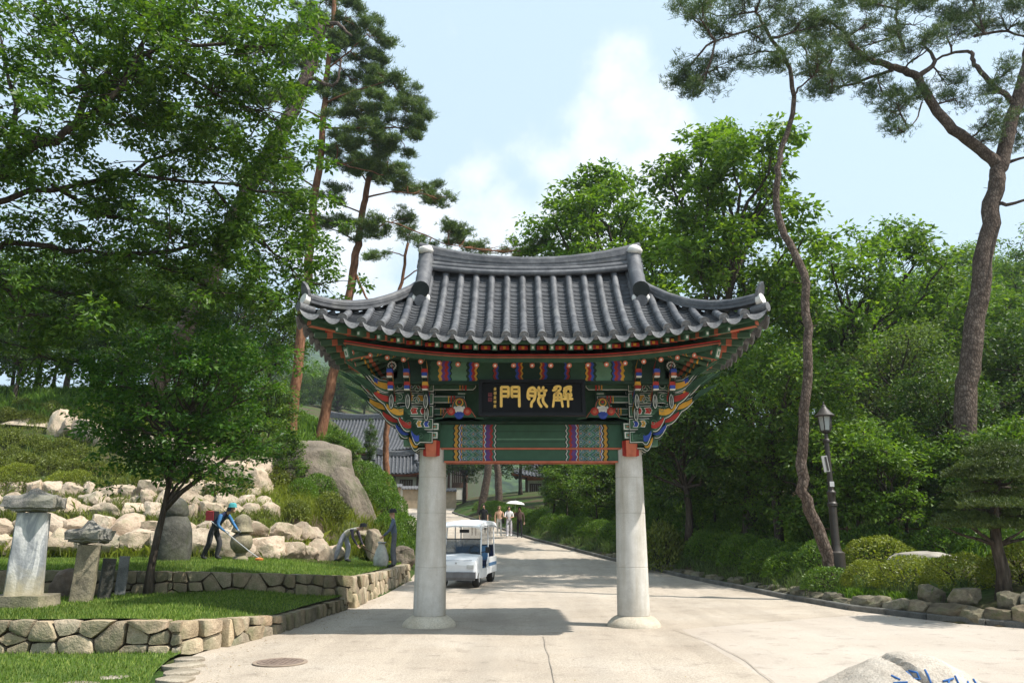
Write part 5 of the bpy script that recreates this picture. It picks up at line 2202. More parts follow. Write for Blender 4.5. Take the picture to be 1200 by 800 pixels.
BT = "broadleaf trees massed on the right bank"
for (kd, px, Y, sc, r_, lab) in (
        ('tallA', 872, 30, 1.09, .4, "tall bright green tree rising above the gate's right eave"),
        ('tallB', 735, 38, 1.24, .2, "leafy tree whose crown shows over the roof beside the main ridge end"),
        ('oakA', 1012, 35, 1.28, 2.9, "bright green spreading tree between the thin crooked pine and the thick pine"),
        ('grey', 1062, 31, .92, .8, "pale greyish-green tree behind the lamp post"),
        ('oakB', 1165, 41, 1.05, 3.9, "broad tree filling the bank behind the thick forked pine"),
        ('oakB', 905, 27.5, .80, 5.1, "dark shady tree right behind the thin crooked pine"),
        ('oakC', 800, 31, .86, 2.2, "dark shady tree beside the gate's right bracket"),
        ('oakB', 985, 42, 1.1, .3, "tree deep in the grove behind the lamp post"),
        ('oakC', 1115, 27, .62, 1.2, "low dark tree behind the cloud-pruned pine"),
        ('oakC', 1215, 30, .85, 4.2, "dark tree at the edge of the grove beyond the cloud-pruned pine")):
    place_tree("broadleaf_tree", lab, TR[kd], X(px, Y), Y, sc, r_)
gb = "trees deep in the right-hand grove"
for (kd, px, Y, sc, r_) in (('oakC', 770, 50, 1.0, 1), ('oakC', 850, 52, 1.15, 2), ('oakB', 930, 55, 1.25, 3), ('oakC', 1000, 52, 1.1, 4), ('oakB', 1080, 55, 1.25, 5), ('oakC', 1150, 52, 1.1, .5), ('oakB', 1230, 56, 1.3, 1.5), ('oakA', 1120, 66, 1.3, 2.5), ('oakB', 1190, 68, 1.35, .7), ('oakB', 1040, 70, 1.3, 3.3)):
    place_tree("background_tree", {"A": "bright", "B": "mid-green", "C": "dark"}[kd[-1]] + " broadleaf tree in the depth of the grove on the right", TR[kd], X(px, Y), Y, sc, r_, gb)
gc = "trees closing the view behind the road bend"
for (kd, px, Y, sc, r_) in (('oakC', 585, 84, 1.0, 1), ('oakB', 640, 62, .72, 2), ('oakC', 690, 56, .72, 3), ('oakC', 728, 52, .7, 4), ('oakB', 610, 92, 1.1, 5), ('oakC', 545, 92, 1.0, .4), ('oakC', 660, 78, 1.1, 1.1), ('oakB', 688, 66, 1.0, 2.1)):
    place_tree("background_tree", "dark tree behind the bend of the road seen through the gate", TR[kd], X(px, Y, 570), Y, sc, r_, gc)
gf = "trees on the far slope below the mountain"
for (kd, px, Y, sc, r_) in (('oakC', 335, 125, 1.2, 1), ('oakB', 365, 140, 1.3, 2), ('oakC', 395, 128, 1.15, 3), ('oakB', 425, 145, 1.25, 4), ('oakC', 455, 132, 1.1, 5), ('oakC', 490, 140, 1.2, .4), ('oakB', 350, 165, 1.4, 1.1), ('oakC', 410, 170, 1.4, 2.2), ('oakB', 470, 165, 1.3, 3.3)):
    place_tree("background_tree", "far tree on the slope behind the temple roofs below the hazy mountain", TR[kd], X(px, Y, 490), Y, sc, r_, gf, z=at(px, 505, Y).z)
gd = "trees on top of the left hillside"
for (kd, px, Y, sc, r_) in (('oakC', -30, 44, .95, 1), ('under', -30, 45, 2.0, 2.0), ('under', 15, 46, 2.1, .3), ('under', 62, 45, 2.0, 4.0), ('under', 108, 47, 2.1, 1.0), ('under', 155, 45, 1.9, 1.7), ('oakC', 20, 39, .62, 2.2), ('oakC', 140, 38, .55, 1.2), ('oakB', 270, 37, .5, 4.4), ('oakB', 45, 47, .95, 2), ('oakC', 120, 44, .9, 3), ('oakB', 190, 48, .95, 4), ('oakC', 255, 43, .85, 5), ('oakB', 318, 46, .72, .4), ('oakC', 80, 60, 1.2, 1.4), ('oakC', 210, 62, 1.2, 2.4), ('oakB', -90, 50, 1.1, .2)):
    place_tree("background_tree", {"r": "low bushy tree along the crest of the left hillside", "B": "mid-green broadleaf tree on top of the left hillside", "C": "dark broadleaf tree on top of the left hillside"}[kd[-1]], TR[kd], X(px, Y, 450), Y, sc, r_, gd)
ge = "low trees and saplings on the right bank"
for (kd, px, Y, sc, r_, lab) in (('small', 1005, 24.5, 1.15, .4, "small bright green maple beside the lamp post"), ('small', 1040, 23.5, .95, 2.0, "little bright maple behind the clipped round bushes"),
                                 ('under', 838, 34, 1.2, .3, None), ('under', 880, 31, 1.1, 1.3, None), ('under', 915, 29.0, 1.05, 2.3, None), ('under', 800, 37, 1.25, 3.3, None), ('under', 955, 26, 1.1, 4.3, None), ('under', 1085, 24.5, .9, 5.3, None), ('under', 1150, 23.5, .95, .9, None), ('under', 1200, 22.5, 1.0, 1.9, None), ('under', 770, 41, 1.2, 2.2, None), ('under', 735, 44, 1.15, 2.9, None), ('under', 700, 43, 1.0, .2, None), ('under', 665, 48, 1.0, 1.2, None), ('under', 1060, 26, 1.1, 2.1, None)):
    place_tree("sapling", lab or ("bushy sapling behind the hedge near the gate's right column" if px <= 770 else "bushy sapling between the gate's right eave and the thin crooked pine" if px < 1000 else "bushy sapling behind the clipped bushes near the cloud-pruned pine"), TR[kd], X(px, Y, 600), Y, sc, r_, None if lab else ge)
place_tree("cedar", "narrow dark cedar behind the hedge seen between the columns", TR['cedar'], X(648, 50, 590), 50, .78, .3)
place_tree("cedar", "small dark conical evergreen beside the pale temple wall", TR['cedar'], X(432, 44, 560), 44, .40, 1.3)
place_tree("sapling", "bright green shrub behind the huge grey boulder", TR['small'], X(408, 36, 560), 36, .5, 1.0)
for (px, Y, sc, r_, lab) in ((396, 36.0, .5, 2.0, "dark bushy shrub right of the huge grey boulder"), (335, 31, .6, .6, "bushy shrub left of the huge grey boulder"), (310, 34, .9, 3.6, "leafy sapling between the pale rocks and the pine trunks")):
    place_tree("sapling", lab, TR['under'], X(px, Y, 560), Y, sc, r_)

# ---- the slim maple on the lower terrace ------------------------------------
mp = [Vector(p) for p in ((0, 0, -.2), (.02, 0, .5), (.07, .05, 1.1), (.14, .1, 1.75), (.20, .1, 2.4), (.30, .15, 3.0), (.45, .2, 3.6), (.5, .2, 4.4))]
TRM = make_tree(71, 6, 2.0, .085, (.35, .1, 3.85), (2.5, 2.4, 1.95), 30, 13, 54, .105, LF['maple'], trunk_pts=mp, cl_r=.36, flat=.40, twig_r=.008)
# the low fork to the right is part of the same tree
o = place_tree("maple_tree", "slim dark maple with a forked trunk on the lower lawn", TRM, -7.04, 16.35, 1.0, 0, z=T1(-7.04, 16.35))
b = MB()
b.tube([(.12, .1, 1.60), (.42, .12, 1.95), (.75, .1, 2.2), (1.15, .1, 2.5), (1.6, .2, 3.0)], [.06, .05, .045, .035, .02], 8)
b.build("branch", M_BARK, o, smooth=180)

# ---- the big leafy tree overhanging from the left -----------------------------
g = np.random.default_rng(5)
ov = empty("zelkova_tree", (-11.6, 13.2, T1(-11, 13)), label="big leafy tree reaching over the stelae from the left", cat="tree")
o0 = Vector(ov.location)
wood = MB()
trunk = [Vector((-11.6, 13.2, .2)), Vector((-11.5, 13.2, 2.0)), Vector((-11.2, 13.3, 4.0)), Vector((-10.6, 13.4, 5.6)), Vector((-10.0, 13.5, 7.2)), Vector((-9.6, 13.6, 9.5))]
wood.tube([p - o0 for p in trunk], [.36, .30, .27, .23, .18, .10], 12)
LC, LR = [], []
limbs = [  # traced limb lines (photo x, y, depth)
    ([(-40, 230, 13.2), (0, 200, 13.0), (45, 168, 12.8), (75, 158, 12.6), (140, 112, 12.4), (160, 70, 12.4)], .11),
    ([(75, 158, 12.6), (110, 100, 12.9), (60, 30, 13.2), (30, -40, 13.4)], .07),
    ([(80, 112, 12.6), (165, 60, 12.8), (215, 52, 13.0), (290, 55, 13.2), (330, 58, 13.4)], .055),
    ([(165, 60, 12.8), (180, 25, 12.8), (215, -10, 12.9)], .04),
    ([(165, 62, 12.8), (230, 95, 13.1), (285, 125, 13.5), (320, 140, 13.9)], .035),
    ([(-40, 300, 14.0), (10, 285, 14.2), (80, 290, 14.4), (150, 300, 14.6), (215, 320, 15.0)], .07),
    ([(-20, 240, 13.2), (60, 215, 13.8), (150, 205, 14.2), (250, 215, 14.6), (330, 225, 15.0)], .06),
    ([(60, 30, 13.2), (130, 20, 13.6), (230, 10, 14.0), (310, 20, 14.4)], .04),
    ([(0, 200, 13.0), (20, 120, 13.4), (0, 40, 13.8)], .06),
    ([(150, 300, 14.6), (230, 290, 15.0), (300, 270, 15.4), (350, 250, 15.8)], .045),
    ([(215, 320, 15.0), (270, 345, 15.2), (330, 350, 15.5)], .03),
    ([(-20, 300, 14.0), (30, 360, 14.2), (90, 385, 14.4)], .05),
    ([(-60, 330, 14.5), (20, 335, 14.8), (110, 345, 15.2), (190, 365, 15.6)], .05),
    ([(-60, 380, 15.0), (0, 400, 15.2), (70, 425, 15.4)], .04),
    ([(60, 215, 13.8), (120, 250, 14.4), (200, 265, 15.0), (270, 300, 15.5)], .045),
    ([(150, 205, 14.2), (220, 170, 14.6), (280, 175, 15.0), (320, 190, 15.4)], .035),
    ([(60, 30, 13.2), (110, 60, 13.6), (170, 130, 14.0), (210, 150, 14.4)], .035),
    ([(250, 215, 14.6), (310, 290, 15.2), (335, 310, 15.6), (350, 330, 15.8)], .03),
]
for pl, r0 in limbs:
    P = [at(*p) for p in pl]
    pts = []
    for i in range(len(P) - 1):
        for t in (0, .33, .66):
            q = P[i].lerp(P[i + 1], t)
            pts.append(q + Vector(g.normal(size=3)) * .04)
    pts.append(P[-1])
    n = len(pts)
    wood.tube([p - o0 for p in pts], [r0 * (1 - .72 * i / (n - 1)) for i in range(n)], 7)
    # leafy sprays along the outer part
    for i in range(1, n):
        t = i / (n - 1)
        for kx in range(int(3 + 6 * t)):
            dd = Vector(g.normal(size=3)) * .55
            dd.z *= .55
            dd.y *= 1.3
            c2 = pts[i] + dd
            LC.append(c2)
            LR.append(g.uniform(.18, .36))
            if kx % 2 == 0:
                wood.tube([p - o0 for p in limb_pts(pts[i], c2, g, .15, 3)], [.012, .010, .008, .004], 4, cap=False)
# join stem to limb starts
for st_, tr_ in ((limbs[0][0][0], 3), (limbs[5][0][0], 2), (limbs[8][0][0], 3), (limbs[6][0][0], 3)):
    a = trunk[tr_]
    wood.tube([p - o0 for p in limb_pts(a, at(*st_), g, .08, 5)], [.16, .15, .14, .125, .115, .11], 9)
# extra crown outside the view so that the tree is whole
for i in range(110):
    u = g.normal(size=3)
    u /= np.linalg.norm(u)
    LC.append(Vector((-11.6, 13.8, 8.0)) + Vector((u[0] * 2.4, u[1] * 3.0, u[2] * 2.6)))
    LR.append(.5)
V, F = leaf_arrays([(c - o0)[:] for c in LC], LR, 66, .11, .5, g, droop=.3, aspect=.48)
inst("trunk", wood.mesh("trunk", M_BARK, 180), ov)
inst("crown", np_mesh("crown", V, F, LF['zelkova']), ov)
print("zelkova clusters", len(LC))


# ---- pines -----------------------------------------------------------------
def pine(name, label, base, trunk_pl, r0, limbs, pads, Y0, bark, seed, needle='needle', depth=1.4, tuft=9, nl=.13, rtop=.25, dens=1.0, nw=.016):
    """trunk/limbs as surveyed lines (photo x, y, depth); pads: (x, y, rx, ry[, depth offset]) foliage masses at their real depth"""
    g = np.random.default_rng(seed)
    P = [at(*p) for p in trunk_pl]
    bx = P[0]
    root = empty(name, (bx.x, bx.y, G(bx.x, bx.y)), label=label, cat="pine tree")
    o0 = Vector(root.location)
    wood = MB()

    def smooth(P, jit=.03):
        pts = []
        for i in range(len(P) - 1):
            p0, p1, p2, p3 = P[max(i - 1, 0)], P[i], P[i + 1], P[min(i + 2, len(P) - 1)]
            for k_ in range(5):
                t = k_ / 5
                q = .5 * ((2 * p1) + (p2 - p0) * t + (2 * p0 - 5 * p1 + 4 * p2 - p3) * t * t + (3 * p1 - p0 - 3 * p2 + p3) * t ** 3)
                pts.append(q + Vector(g.normal(size=3)) * jit)
        pts.append(P[-1])
        return pts
    P[0] = Vector((P[0].x, P[0].y, min(P[0].z, o0.z - .15)))
    T = smooth(P)
    n = len(T)
    wood.tube([p - o0 for p in T], [r0 * (1 - (1 - rtop) * i / (n - 1)) * (1.25 if i == 0 else 1.08 if i == 1 else 1) for i in range(n)], 12)
    nodes = T[n // 3:]
    for pl, r1 in limbs:
        Q = smooth([at(*p) for p in pl], .02)
        m = len(Q)
        wood.tube([p - o0 for p in Q], [r1 * (1 - .65 * i / (m - 1)) for i in range(m)], 8)
        nodes += Q[2:]
    # stubs of dead twigs
    for i in range(10):
        p = T[int(g.integers(n // 3, n - 1))]
        d = Vector(g.normal(size=3)).normalized()
        d.z = abs(d.z) * .3
        wood.tube([p - o0, p - o0 + d * g.uniform(.25, .6)], [.02, .006], 5)
    tufts = []
    px2m = lambda Y, x, y: (at(x + 1, y, Y) - at(x, y, Y)).length
    NA = np.array([q[:] for q in nodes])
    for pd in pads:
        x, y, rx, ry = pd[:4]
        dy = pd[4] if len(pd) > 4 else g.uniform(-1, 1) * depth
        Y = Y0 + dy
        c = at(x, y, Y)
        s = px2m(Y, x, y)
        RX, RZ = rx * s, ry * s
        RY_ = (RX * .8 + RZ * .4)
        # twigs from the nearest wood fanning through the pad
        dd = ((NA - np.array(c[:])) ** 2).sum(1)
        a = Vector(NA[int(dd.argmin())])
        main = limb_pts(a, c, g, .10, 4)
        wood.tube([p - o0 for p in main], [.035, .032, .028, .022, .014], 6, cap=False)
        k_ = int(max(8, RX * RZ * 16))
        npad = int(max(60, 620 * dens * RX * max(RZ, .35)))
        subs = []
        for i in range(k_):
            u = g.normal(size=3)
            u /= np.linalg.norm(u)
            q = c + Vector((u[0] * RX, u[1] * RY_, u[2] * RZ)) * (g.uniform(.2, 1) ** .5)
            subs.append(q)
            wood.tube([p - o0 for p in limb_pts(main[int(g.integers(1, 5))], q, g, .12, 3)], [.014, .012, .009, .005], 4, cap=False)
        for i in range(npad):
            q = subs[int(g.integers(0, k_))] + Vector((g.normal() * .17, g.normal() * .17, g.normal() * .09 + .05))
            tufts.append((q - o0)[:])
    V, F = needle_arrays(tufts, tuft, nl, nw, g)
    inst("trunk", wood.mesh("trunk", bark, 180), root)
    inst("crown", np_mesh("crown", V, F, LF[needle]), root)
    print(name, "needles", len(F))
    return root


# thin crooked pine on the right
pine("pine_tree", "thin crooked pine leaning over the lamp post", None,
     [(974, 662, 21.5), (958, 620, 21.5), (940, 560, 21.5), (944, 480, 21.5), (946, 400, 21.6), (941, 320, 21.8), (915, 262, 22.0), (911, 215, 22.0), (918, 170, 22.0), (931, 112, 22), (917, 62, 22), (895, 30, 22), (885, 8, 22)], .165,
     [([(895, 30, 22), (865, 40, 21.6), (838, 48, 21.4)], .045), ([(917, 62, 22), (880, 62, 22.4), (840, 78, 22.6)], .035), ([(905, 45, 22), (940, 35, 22.3), (975, 25, 22.6)], .045), ([(931, 112, 22), (950, 90, 21.6), (975, 70, 21.4)], .035),
      ([(887, 14, 22), (850, 18, 22.5), (810, 12, 23)], .035), ([(887, 12, 22), (900, -20, 22)], .04)],
     [(815, 95, 34, 18), (842, 86, 28, 16), (800, 80, 20, 14), (822, 108, 24, 8), (822, 25, 26, 16), (845, 38, 24, 14), (808, 12, 26, 12), (870, 12, 30, 14), (905, 8, 30, 14), (890, 45, 26, 10), (940, 25, 30, 16), (970, 18, 30, 16), (915, 72, 22, 10), (895, 78, 18, 9), (950, 92, 26, 12), (975, 100, 20, 9), (958, 60, 28, 14), (850, -15, 40, 16), (930, -18, 44, 16), (880, -30, 50, 18)],
     22, M_PBARK, 61, 'needle', 1.2, 9, .14, .22, 1.25)
# thick forked pine on the right
pine("pine_tree", "thick forked pine rising behind the cloud-pruned pine", None,
     [(1126, 575, 24), (1130, 500, 24), (1138, 420, 24), (1148, 340, 24), (1160, 260, 24), (1168, 215, 24), (1173, 190, 24), (1186, 140, 24), (1198, 100, 24), (1208, 50, 24), (1205, -20, 24)], .33,
     [([(1171, 195, 24), (1150, 175, 24), (1110, 145, 24), (1085, 110, 24), (1072, 88, 24), (1050, 80, 23.8), (1020, 70, 23.6), (1000, 55, 23.4), (990, 38, 23.2)], .20),
      ([(1074, 92, 24), (1095, 72, 24.3), (1080, 50, 24.8)], .10), ([(1192, 125, 24), (1165, 100, 24), (1142, 75, 24), (1138, 62, 24), (1120, 62, 24.2), (1095, 70, 24.4)], .10),
      ([(1168, 240, 24), (1190, 238, 23.6), (1230, 225, 23)], .07), ([(1182, 190, 24), (1215, 180, 23.4)], .06), ([(1045, 82, 23.8), (1000, 98, 24.4), (960, 105, 25)], .06),
      ([(1080, 120, 24), (1075, 140, 23.4), (1060, 155, 23)], .03), ([(990, 38, 23.2), (965, 22, 23), (940, 28, 22.8)], .06), ([(1060, 60, 24), (1050, 20, 24), (1060, -20, 24)], .07), ([(1142, 42, 24), (1180, 38, 24.3), (1220, 50, 24.6)], .06)],
     [(985, 85, 34, 14), (960, 100, 30, 12), (1010, 98, 30, 13), (1035, 112, 24, 10), (1000, 60, 34, 16), (1040, 60, 34, 15), (975, 40, 34, 15), (1020, 25, 40, 18), (1070, 30, 40, 18), (1110, 35, 36, 15), (1090, 55, 30, 13), (1110, 100, 24, 12), (1120, 118, 20, 9), (1075, 115, 22, 10), (1050, 120, 22, 10), (1052, 150, 16, 8), (1040, 138, 14, 7), (1130, 15, 36, 16), (1170, 15, 34, 16), (1195, 25, 30, 14), (1175, 110, 22, 16), (1165, 135, 22, 18), (1195, 160, 20, 20), (1160, 160, 16, 10), (1185, 80, 16, 9), (1060, -15, 60, 18), (1130, -20, 60, 18), (1190, -20, 50, 18), (990, -10, 50, 16), (940, 45, 26, 13), (1215, 120, 24, 20), (1225, 40, 30, 16)],
     24, M_PBARK, 62, 'needle', 1.6, 9, .14, .45, 1.15)
# red pines on the left, behind the leafy tree
pine("pine_tree", "leaning pine with a pale broken top behind the leafy tree", None,
     [(150, 520, 36), (200, 420, 35), (250, 315, 34), (292, 220, 33.5), (318, 175, 33), (343, 130, 33), (362, 85, 33), (372, 45, 33), (380, 28, 33)], .42,
     [([(352, 108, 33), (366, 92, 32.6), (384, 100, 32.4), (395, 95, 32.2), (400, 70, 32.2)], .12), ([(376, 32, 33), (395, 28, 32.6), (412, 42, 32.4)], .13), ([(300, 205, 33.4), (270, 170, 33.4), (240, 150, 33.4)], .08)],
     [(250, 140, 30, 14), (285, 110, 26, 14), (225, 165, 26, 12), (300, 60, 30, 16), (330, 40, 26, 14)], 33.4, M_PBARK, 63, 'needle', 1.2, 9, .16, .55, .9)
pine("pine_tree", "tall straight red pine with layered dark crown left of the roof", None,
     [(340, 520, 37), (348, 440, 37), (356, 360, 37), (364, 280, 37), (368, 230, 37), (376, 180, 37), (380, 120, 37), (386, 60, 37), (392, 0, 37), (395, -40, 37)], .26,
     [([(376, 185, 37), (410, 195, 36.6), (450, 205, 36.4)], .06), ([(378, 150, 37), (420, 150, 36.5), (470, 150, 36.2)], .07), ([(380, 120, 37), (420, 105, 36.5), (460, 95, 36.2)], .06), ([(384, 80, 37), (410, 60, 36.6), (430, 40, 36.4)], .05), ([(380, 140, 37), (340, 120, 37.3), (310, 105, 37.6)], .05), ([(370, 220, 37), (345, 205, 37.4), (315, 195, 37.6)], .05)],
     [(410, 20, 36, 16), (375, 5, 36, 16), (435, 45, 26, 14), (405, 60, 34, 14), (430, 75, 30, 14), (455, 95, 30, 13), (420, 100, 34, 14), (395, 110, 30, 14), (475, 115, 24, 11), (440, 125, 36, 14), (485, 140, 22, 10), (460, 148, 34, 13), (410, 140, 34, 14), (430, 165, 36, 14), (470, 170, 30, 12), (395, 170, 28, 12), (455, 190, 32, 12), (420, 195, 28, 11), (340, 110, 28, 14), (310, 110, 24, 12), (350, 70, 28, 14), (330, 190, 26, 11), (305, 200, 22, 10), (345, 235, 24, 10), (370, 35, 30, 14), (480, 125, 18, 8)],
     37, M_RBARK, 64, 'needle2', 1.8, 9, .19, .35, 1.5, .025)
pine("pine_tree", "red pine with a forked top whose boughs reach over the roof's left eave", None,
     [(374, 518, 40), (384, 470, 40), (398, 400, 40), (409, 350, 40), (417, 300, 40), (422, 270, 40), (426, 240, 40), (432, 210, 40), (440, 190, 40)], .27,
     [([(424, 265, 40), (445, 258, 39.6), (480, 268, 39.4), (520, 285, 39.2), (545, 290, 39)], .05), ([(428, 232, 40), (460, 225, 39.6), (500, 228, 39.2)], .06), ([(420, 285, 40), (395, 270, 40.4), (365, 262, 40.6)], .05), ([(426, 250, 40), (400, 240, 40.4), (375, 228, 40.6)], .05), ([(432, 215, 40), (415, 190, 40.2), (405, 165, 40.4)], .05),
      ([(416, 320, 40), (425, 340, 39.7), (434, 358, 39.5)], .09), ([(410, 345, 40), (390, 352, 40), (372, 362, 40)], .04)],
     [(500, 225, 28, 12), (478, 218, 26, 11), (515, 235, 18, 8), (455, 205, 26, 11), (430, 195, 24, 10), (445, 265, 26, 10), (425, 272, 24, 9), (470, 255, 18, 7), (400, 262, 20, 9), (545, 280, 26, 10), (525, 270, 18, 8), (560, 290, 16, 7), (375, 262, 20, 9), (392, 228, 22, 9), (405, 180, 24, 10), (500, 290, 14, 7), (600, 294, 26, 7), (630, 290, 22, 7)],
     40, M_RBARK, 65, 'needle2', 1.6, 9, .19, .5, 1.35, .025)
pine("pine_tree", "slender red pine trunk standing before the temple roofs", None,
     [(455, 575, 46), (452, 540, 46), (453, 500, 46), (456, 440, 46), (462, 380, 46), (470, 330, 46), (478, 285, 46)], .20,
     [([(470, 330, 46), (500, 310, 45.6), (540, 300, 45.4)], .05), ([(474, 300, 46), (455, 295, 46.4), (430, 300, 46.6)], .04)],
     [(520, 300, 20, 8), (545, 305, 20, 8), (480, 275, 24, 9), (440, 300, 18, 8)], 46, M_RBARK, 66, 'needle2', 1.2, 9, .2, .4, 1.0, .024)
# pine trunks by the road bend, seen under the lintel
pine("pine_tree", "grey pine trunk at the road bend seen under the lintel", None,
     [(562, 610, 68), (566, 585, 68), (572, 550, 68), (578, 500, 68), (582, 450, 68)], .36, [], [(575, 440, 30, 12), (600, 455, 24, 10), (550, 450, 24, 10)], 68, M_PBARK, 67, 'needle', 1.2, 6, .3, .7, .4, .03)
pine("pine_tree", "second grey pine trunk close behind the one at the road bend", None,
     [(584, 600, 74), (584, 570, 74), (582, 530, 74), (580, 480, 74)], .36, [], [(590, 470, 26, 10), (565, 475, 24, 10)], 74, M_PBARK, 68, 'needle', 1.2, 6, .3, .7, .4, .03)

# cloud-pruned pine at the right edge: flat clipped pads round a short trunk
tp = empty("cloud_pine", (9.62, 16.6, .55), label="cloud-pruned pine with flat clipped pads at the edge of the bank", cat="pine tree")
tp.location.z = G(9.62, 16.6)
o0 = Vector(tp.location)
g = np.random.default_rng(44)
wood = MB()
tpts = [Vector((9.62, 16.6, o0.z - .1)), at(1176, 670, 16.6), at(1168, 640, 16.6), at(1165, 600, 16.6), at(1168, 570, 16.6), at(1175, 540, 16.6)]
wood.tube([p - o0 for p in tpts], [.17, .13, .11, .09, .07, .04], 10)
tuf = []
for (px, py, rx, ry, dy) in ((1175, 535, 44, 8, 0), (1160, 548, 46, 8, -.3), (1205, 548, 40, 8, .2), (1140, 562, 36, 7, .1), (1190, 564, 44, 8, -.5), (1225, 570, 36, 8, .3), (1130, 580, 30, 7, -.2), (1170, 582, 46, 8, .5), (1215, 586, 40, 8, -.2), (1165, 595, 40, 7, -.7), (1122, 596, 28, 7, .3), (1200, 602, 40, 7, .1), (1130, 612, 36, 7, -.1), (1175, 610, 44, 7, .6), (1225, 615, 38, 7, .2), (1110, 618, 20, 5, .2), (1150, 622, 44, 5, -.3), (1195, 622, 44, 5, -.1)):
    c = at(px + g.uniform(-8, 8), py + g.uniform(-4, 4), 16.6 + dy * 1.3)
    s = (at(px + 1, py, 16.6 + dy) - at(px, py, 16.6 + dy)).length
    PX_, PZ_ = rx * s * g.uniform(.8, 1.05), ry * s * g.uniform(1.3, 2.0)
    a = tpts[min(5, 2 + int((640 - py) / 30))]
    wood.tube([p - o0 for p in limb_pts(a, c, g, .1, 4)], [.04, .035, .03, .022, .012], 6, cap=False)
    n = int(PX_ * PX_ * 900)
    for i in range(n):
        w, q = g.uniform(0, 2 * math.pi), g.uniform(0, 1) ** .5
        zz = (1 - q * q) ** .5 * PZ_ * g.uniform(.2, 1.0)
        tuf.append((c + Vector((PX_ * q * math.cos(w), PX_ * .85 * q * math.sin(w), zz + .05 * mnoise.noise((px + 6 * q * math.cos(w), 6 * q * math.sin(w), 0)))) - o0)[:])
V, F = needle_arrays(tuf, 9, .065, .014, g, .6)
inst("trunk", wood.mesh("trunk", M_BARK, 180), tp)
inst("crown", np_mesh("crown", V, F, LF['topiary']), tp)
print("topiary", len(F))


# ---- shrubs ------------------------------------------------------------------
def shrub_mesh(seed, mat, n, size, shell=.16, lump=.18, aspect=.5):
    """unit dome of small leaves over a darker twiggy inside"""
    g = np.random.default_rng(seed)
    u = g.normal(size=(n, 3))
    u /= np.linalg.norm(u, axis=1)[:, None]
    u[:, 2] = np.abs(u[:, 2])
    rad = 1 - np.abs(g.normal(size=n)) * shell
    lum = np.array([mnoise.noise(Vector(q) * 2.3 + Vector((seed, 0, 0))) + .5 * mnoise.noise(Vector(q) * 5.1 + Vector((0, seed, 0))) for q in u])
    rad = rad * (1 + lump * lum)
    P = u * rad[:, None]
    d = u * .8 + g.normal(size=(n, 3)) * .6
    d /= np.linalg.norm(d, axis=1)[:, None]
    nm = u + g.normal(size=(n, 3)) * .5
    s = np.cross(d, nm)
    s /= np.linalg.norm(s, axis=1)[:, None] + 1e-9
    L = (size * g.uniform(.6, 1.3, n))[:, None]
    V = np.stack([P, P + d * L * .5 + s * L * aspect * .5, P + d * L, P + d * L * .5 - s * L * aspect * .5], 1).reshape(-1, 3)
    return np_mesh("foliage", V, np.arange(4 * n).reshape(n, 4), mat)


def stem_mesh(seed):
    g = np.random.default_rng(seed)
    b = MB()
    for i in range(12):
        w = g.uniform(0, 6.28)
        q = Vector((math.cos(w) * g.uniform(.3, .8), math.sin(w) * g.uniform(.3, .8), g.uniform(.5, .85)))
        b.tube(limb_pts((g.normal() * .08, g.normal() * .08, -.1), q, g, .15, 4), [.035, .03, .022, .016, .008], 4, cap=False)
    return b.mesh("stems", M_BARK, 180)


STEM = [stem_mesh(i) for i in range(3)]
SH = {}
for i, (kk, mt, n, sz) in enumerate((('clip', 'clip', 5200, .075), ('yellow', 'yellow', 5200, .075), ('dark', 'mid', 3600, .10), ('azalea', 'azalea', 2800, .12))):
    SH[kk] = [shrub_mesh(100 + 7 * i + j, LF[mt], n, sz, .09 if kk in ('clip', 'yellow') else .15, .10 if kk in ('clip', 'yellow') else .18) for j in range(3)]
rs = random.Random(3)


def shrub(name, label, kind, x, y, w, d, h, group=None, z=None):
    zz = (G(x, y) if z is None else z) - .03
    o = empty(name, (x, y, zz), rs.uniform(0, 6.28) if abs(w - d) < .05 * w else rs.uniform(-.15, .15), label, "bush", group)
    o.scale = (w / 2, d / 2, h)
    inst("foliage", rs.choice(SH[kind]), o)
    inst("stems", rs.choice(STEM), o)
    return o


def P_at(px, Y, py=650):
    return at(px, py, Y).x


# right bank, near: clipped bushes behind the stone edging
for (px, Y, w, d, h, kd, lab) in (
        (930, 24.0, 1.9, 1.3, .70, 'clip', "dark clipped bush at the foot of the thin crooked pine"),
        (900, 25.6, 1.7, 1.2, .70, 'dark', "dark green bush left of the thin crooked pine"),
        (970, 21.2, 1.5, 1.0, .55, 'clip', "clipped green bush in front of the lamp post"),
        (1018, 20.2, 1.4, 1.1, .60, 'yellow', "clipped yellow-green bush right of the lamp post front bush"),
        (1065, 19.2, 1.9, 1.3, .66, 'yellow', "long yellow-green clipped bush below the flat pale rock"),
        (1125, 18.1, 1.9, 1.3, .72, 'yellow', "yellow-green clipped bush left of the cloud-pruned pine's trunk"),
        (1200, 17.4, 1.9, 1.4, .80, 'yellow', "yellow-green clipped bush behind the cloud-pruned pine's trunk"),
        (1270, 16.4, 1.9, 1.4, .80, 'clip', "clipped bush beyond the cloud-pruned pine"),
        (1030, 22.6, 2.2, 1.6, .85, 'yellow', "round yellow-green bush behind the flat pale rock"),
        (1112, 22.8, 2.2, 1.6, .88, 'clip', "round green bush between the flat rock and the grove"),
        (1000, 24.2, 2.6, 1.5, .95, 'clip', "low hedge bush at the foot of the small bright maple"),
        (1165, 21.8, 2.0, 1.6, .75, 'clip', "round green bush behind the cloud-pruned pine"),
        (1090, 20.2, 1.2, .8, .35, 'clip', "small low bush beside the flat pale rock")):
    shrub("clipped_bush", lab, kd, P_at(px, Y), Y, w, d, h)
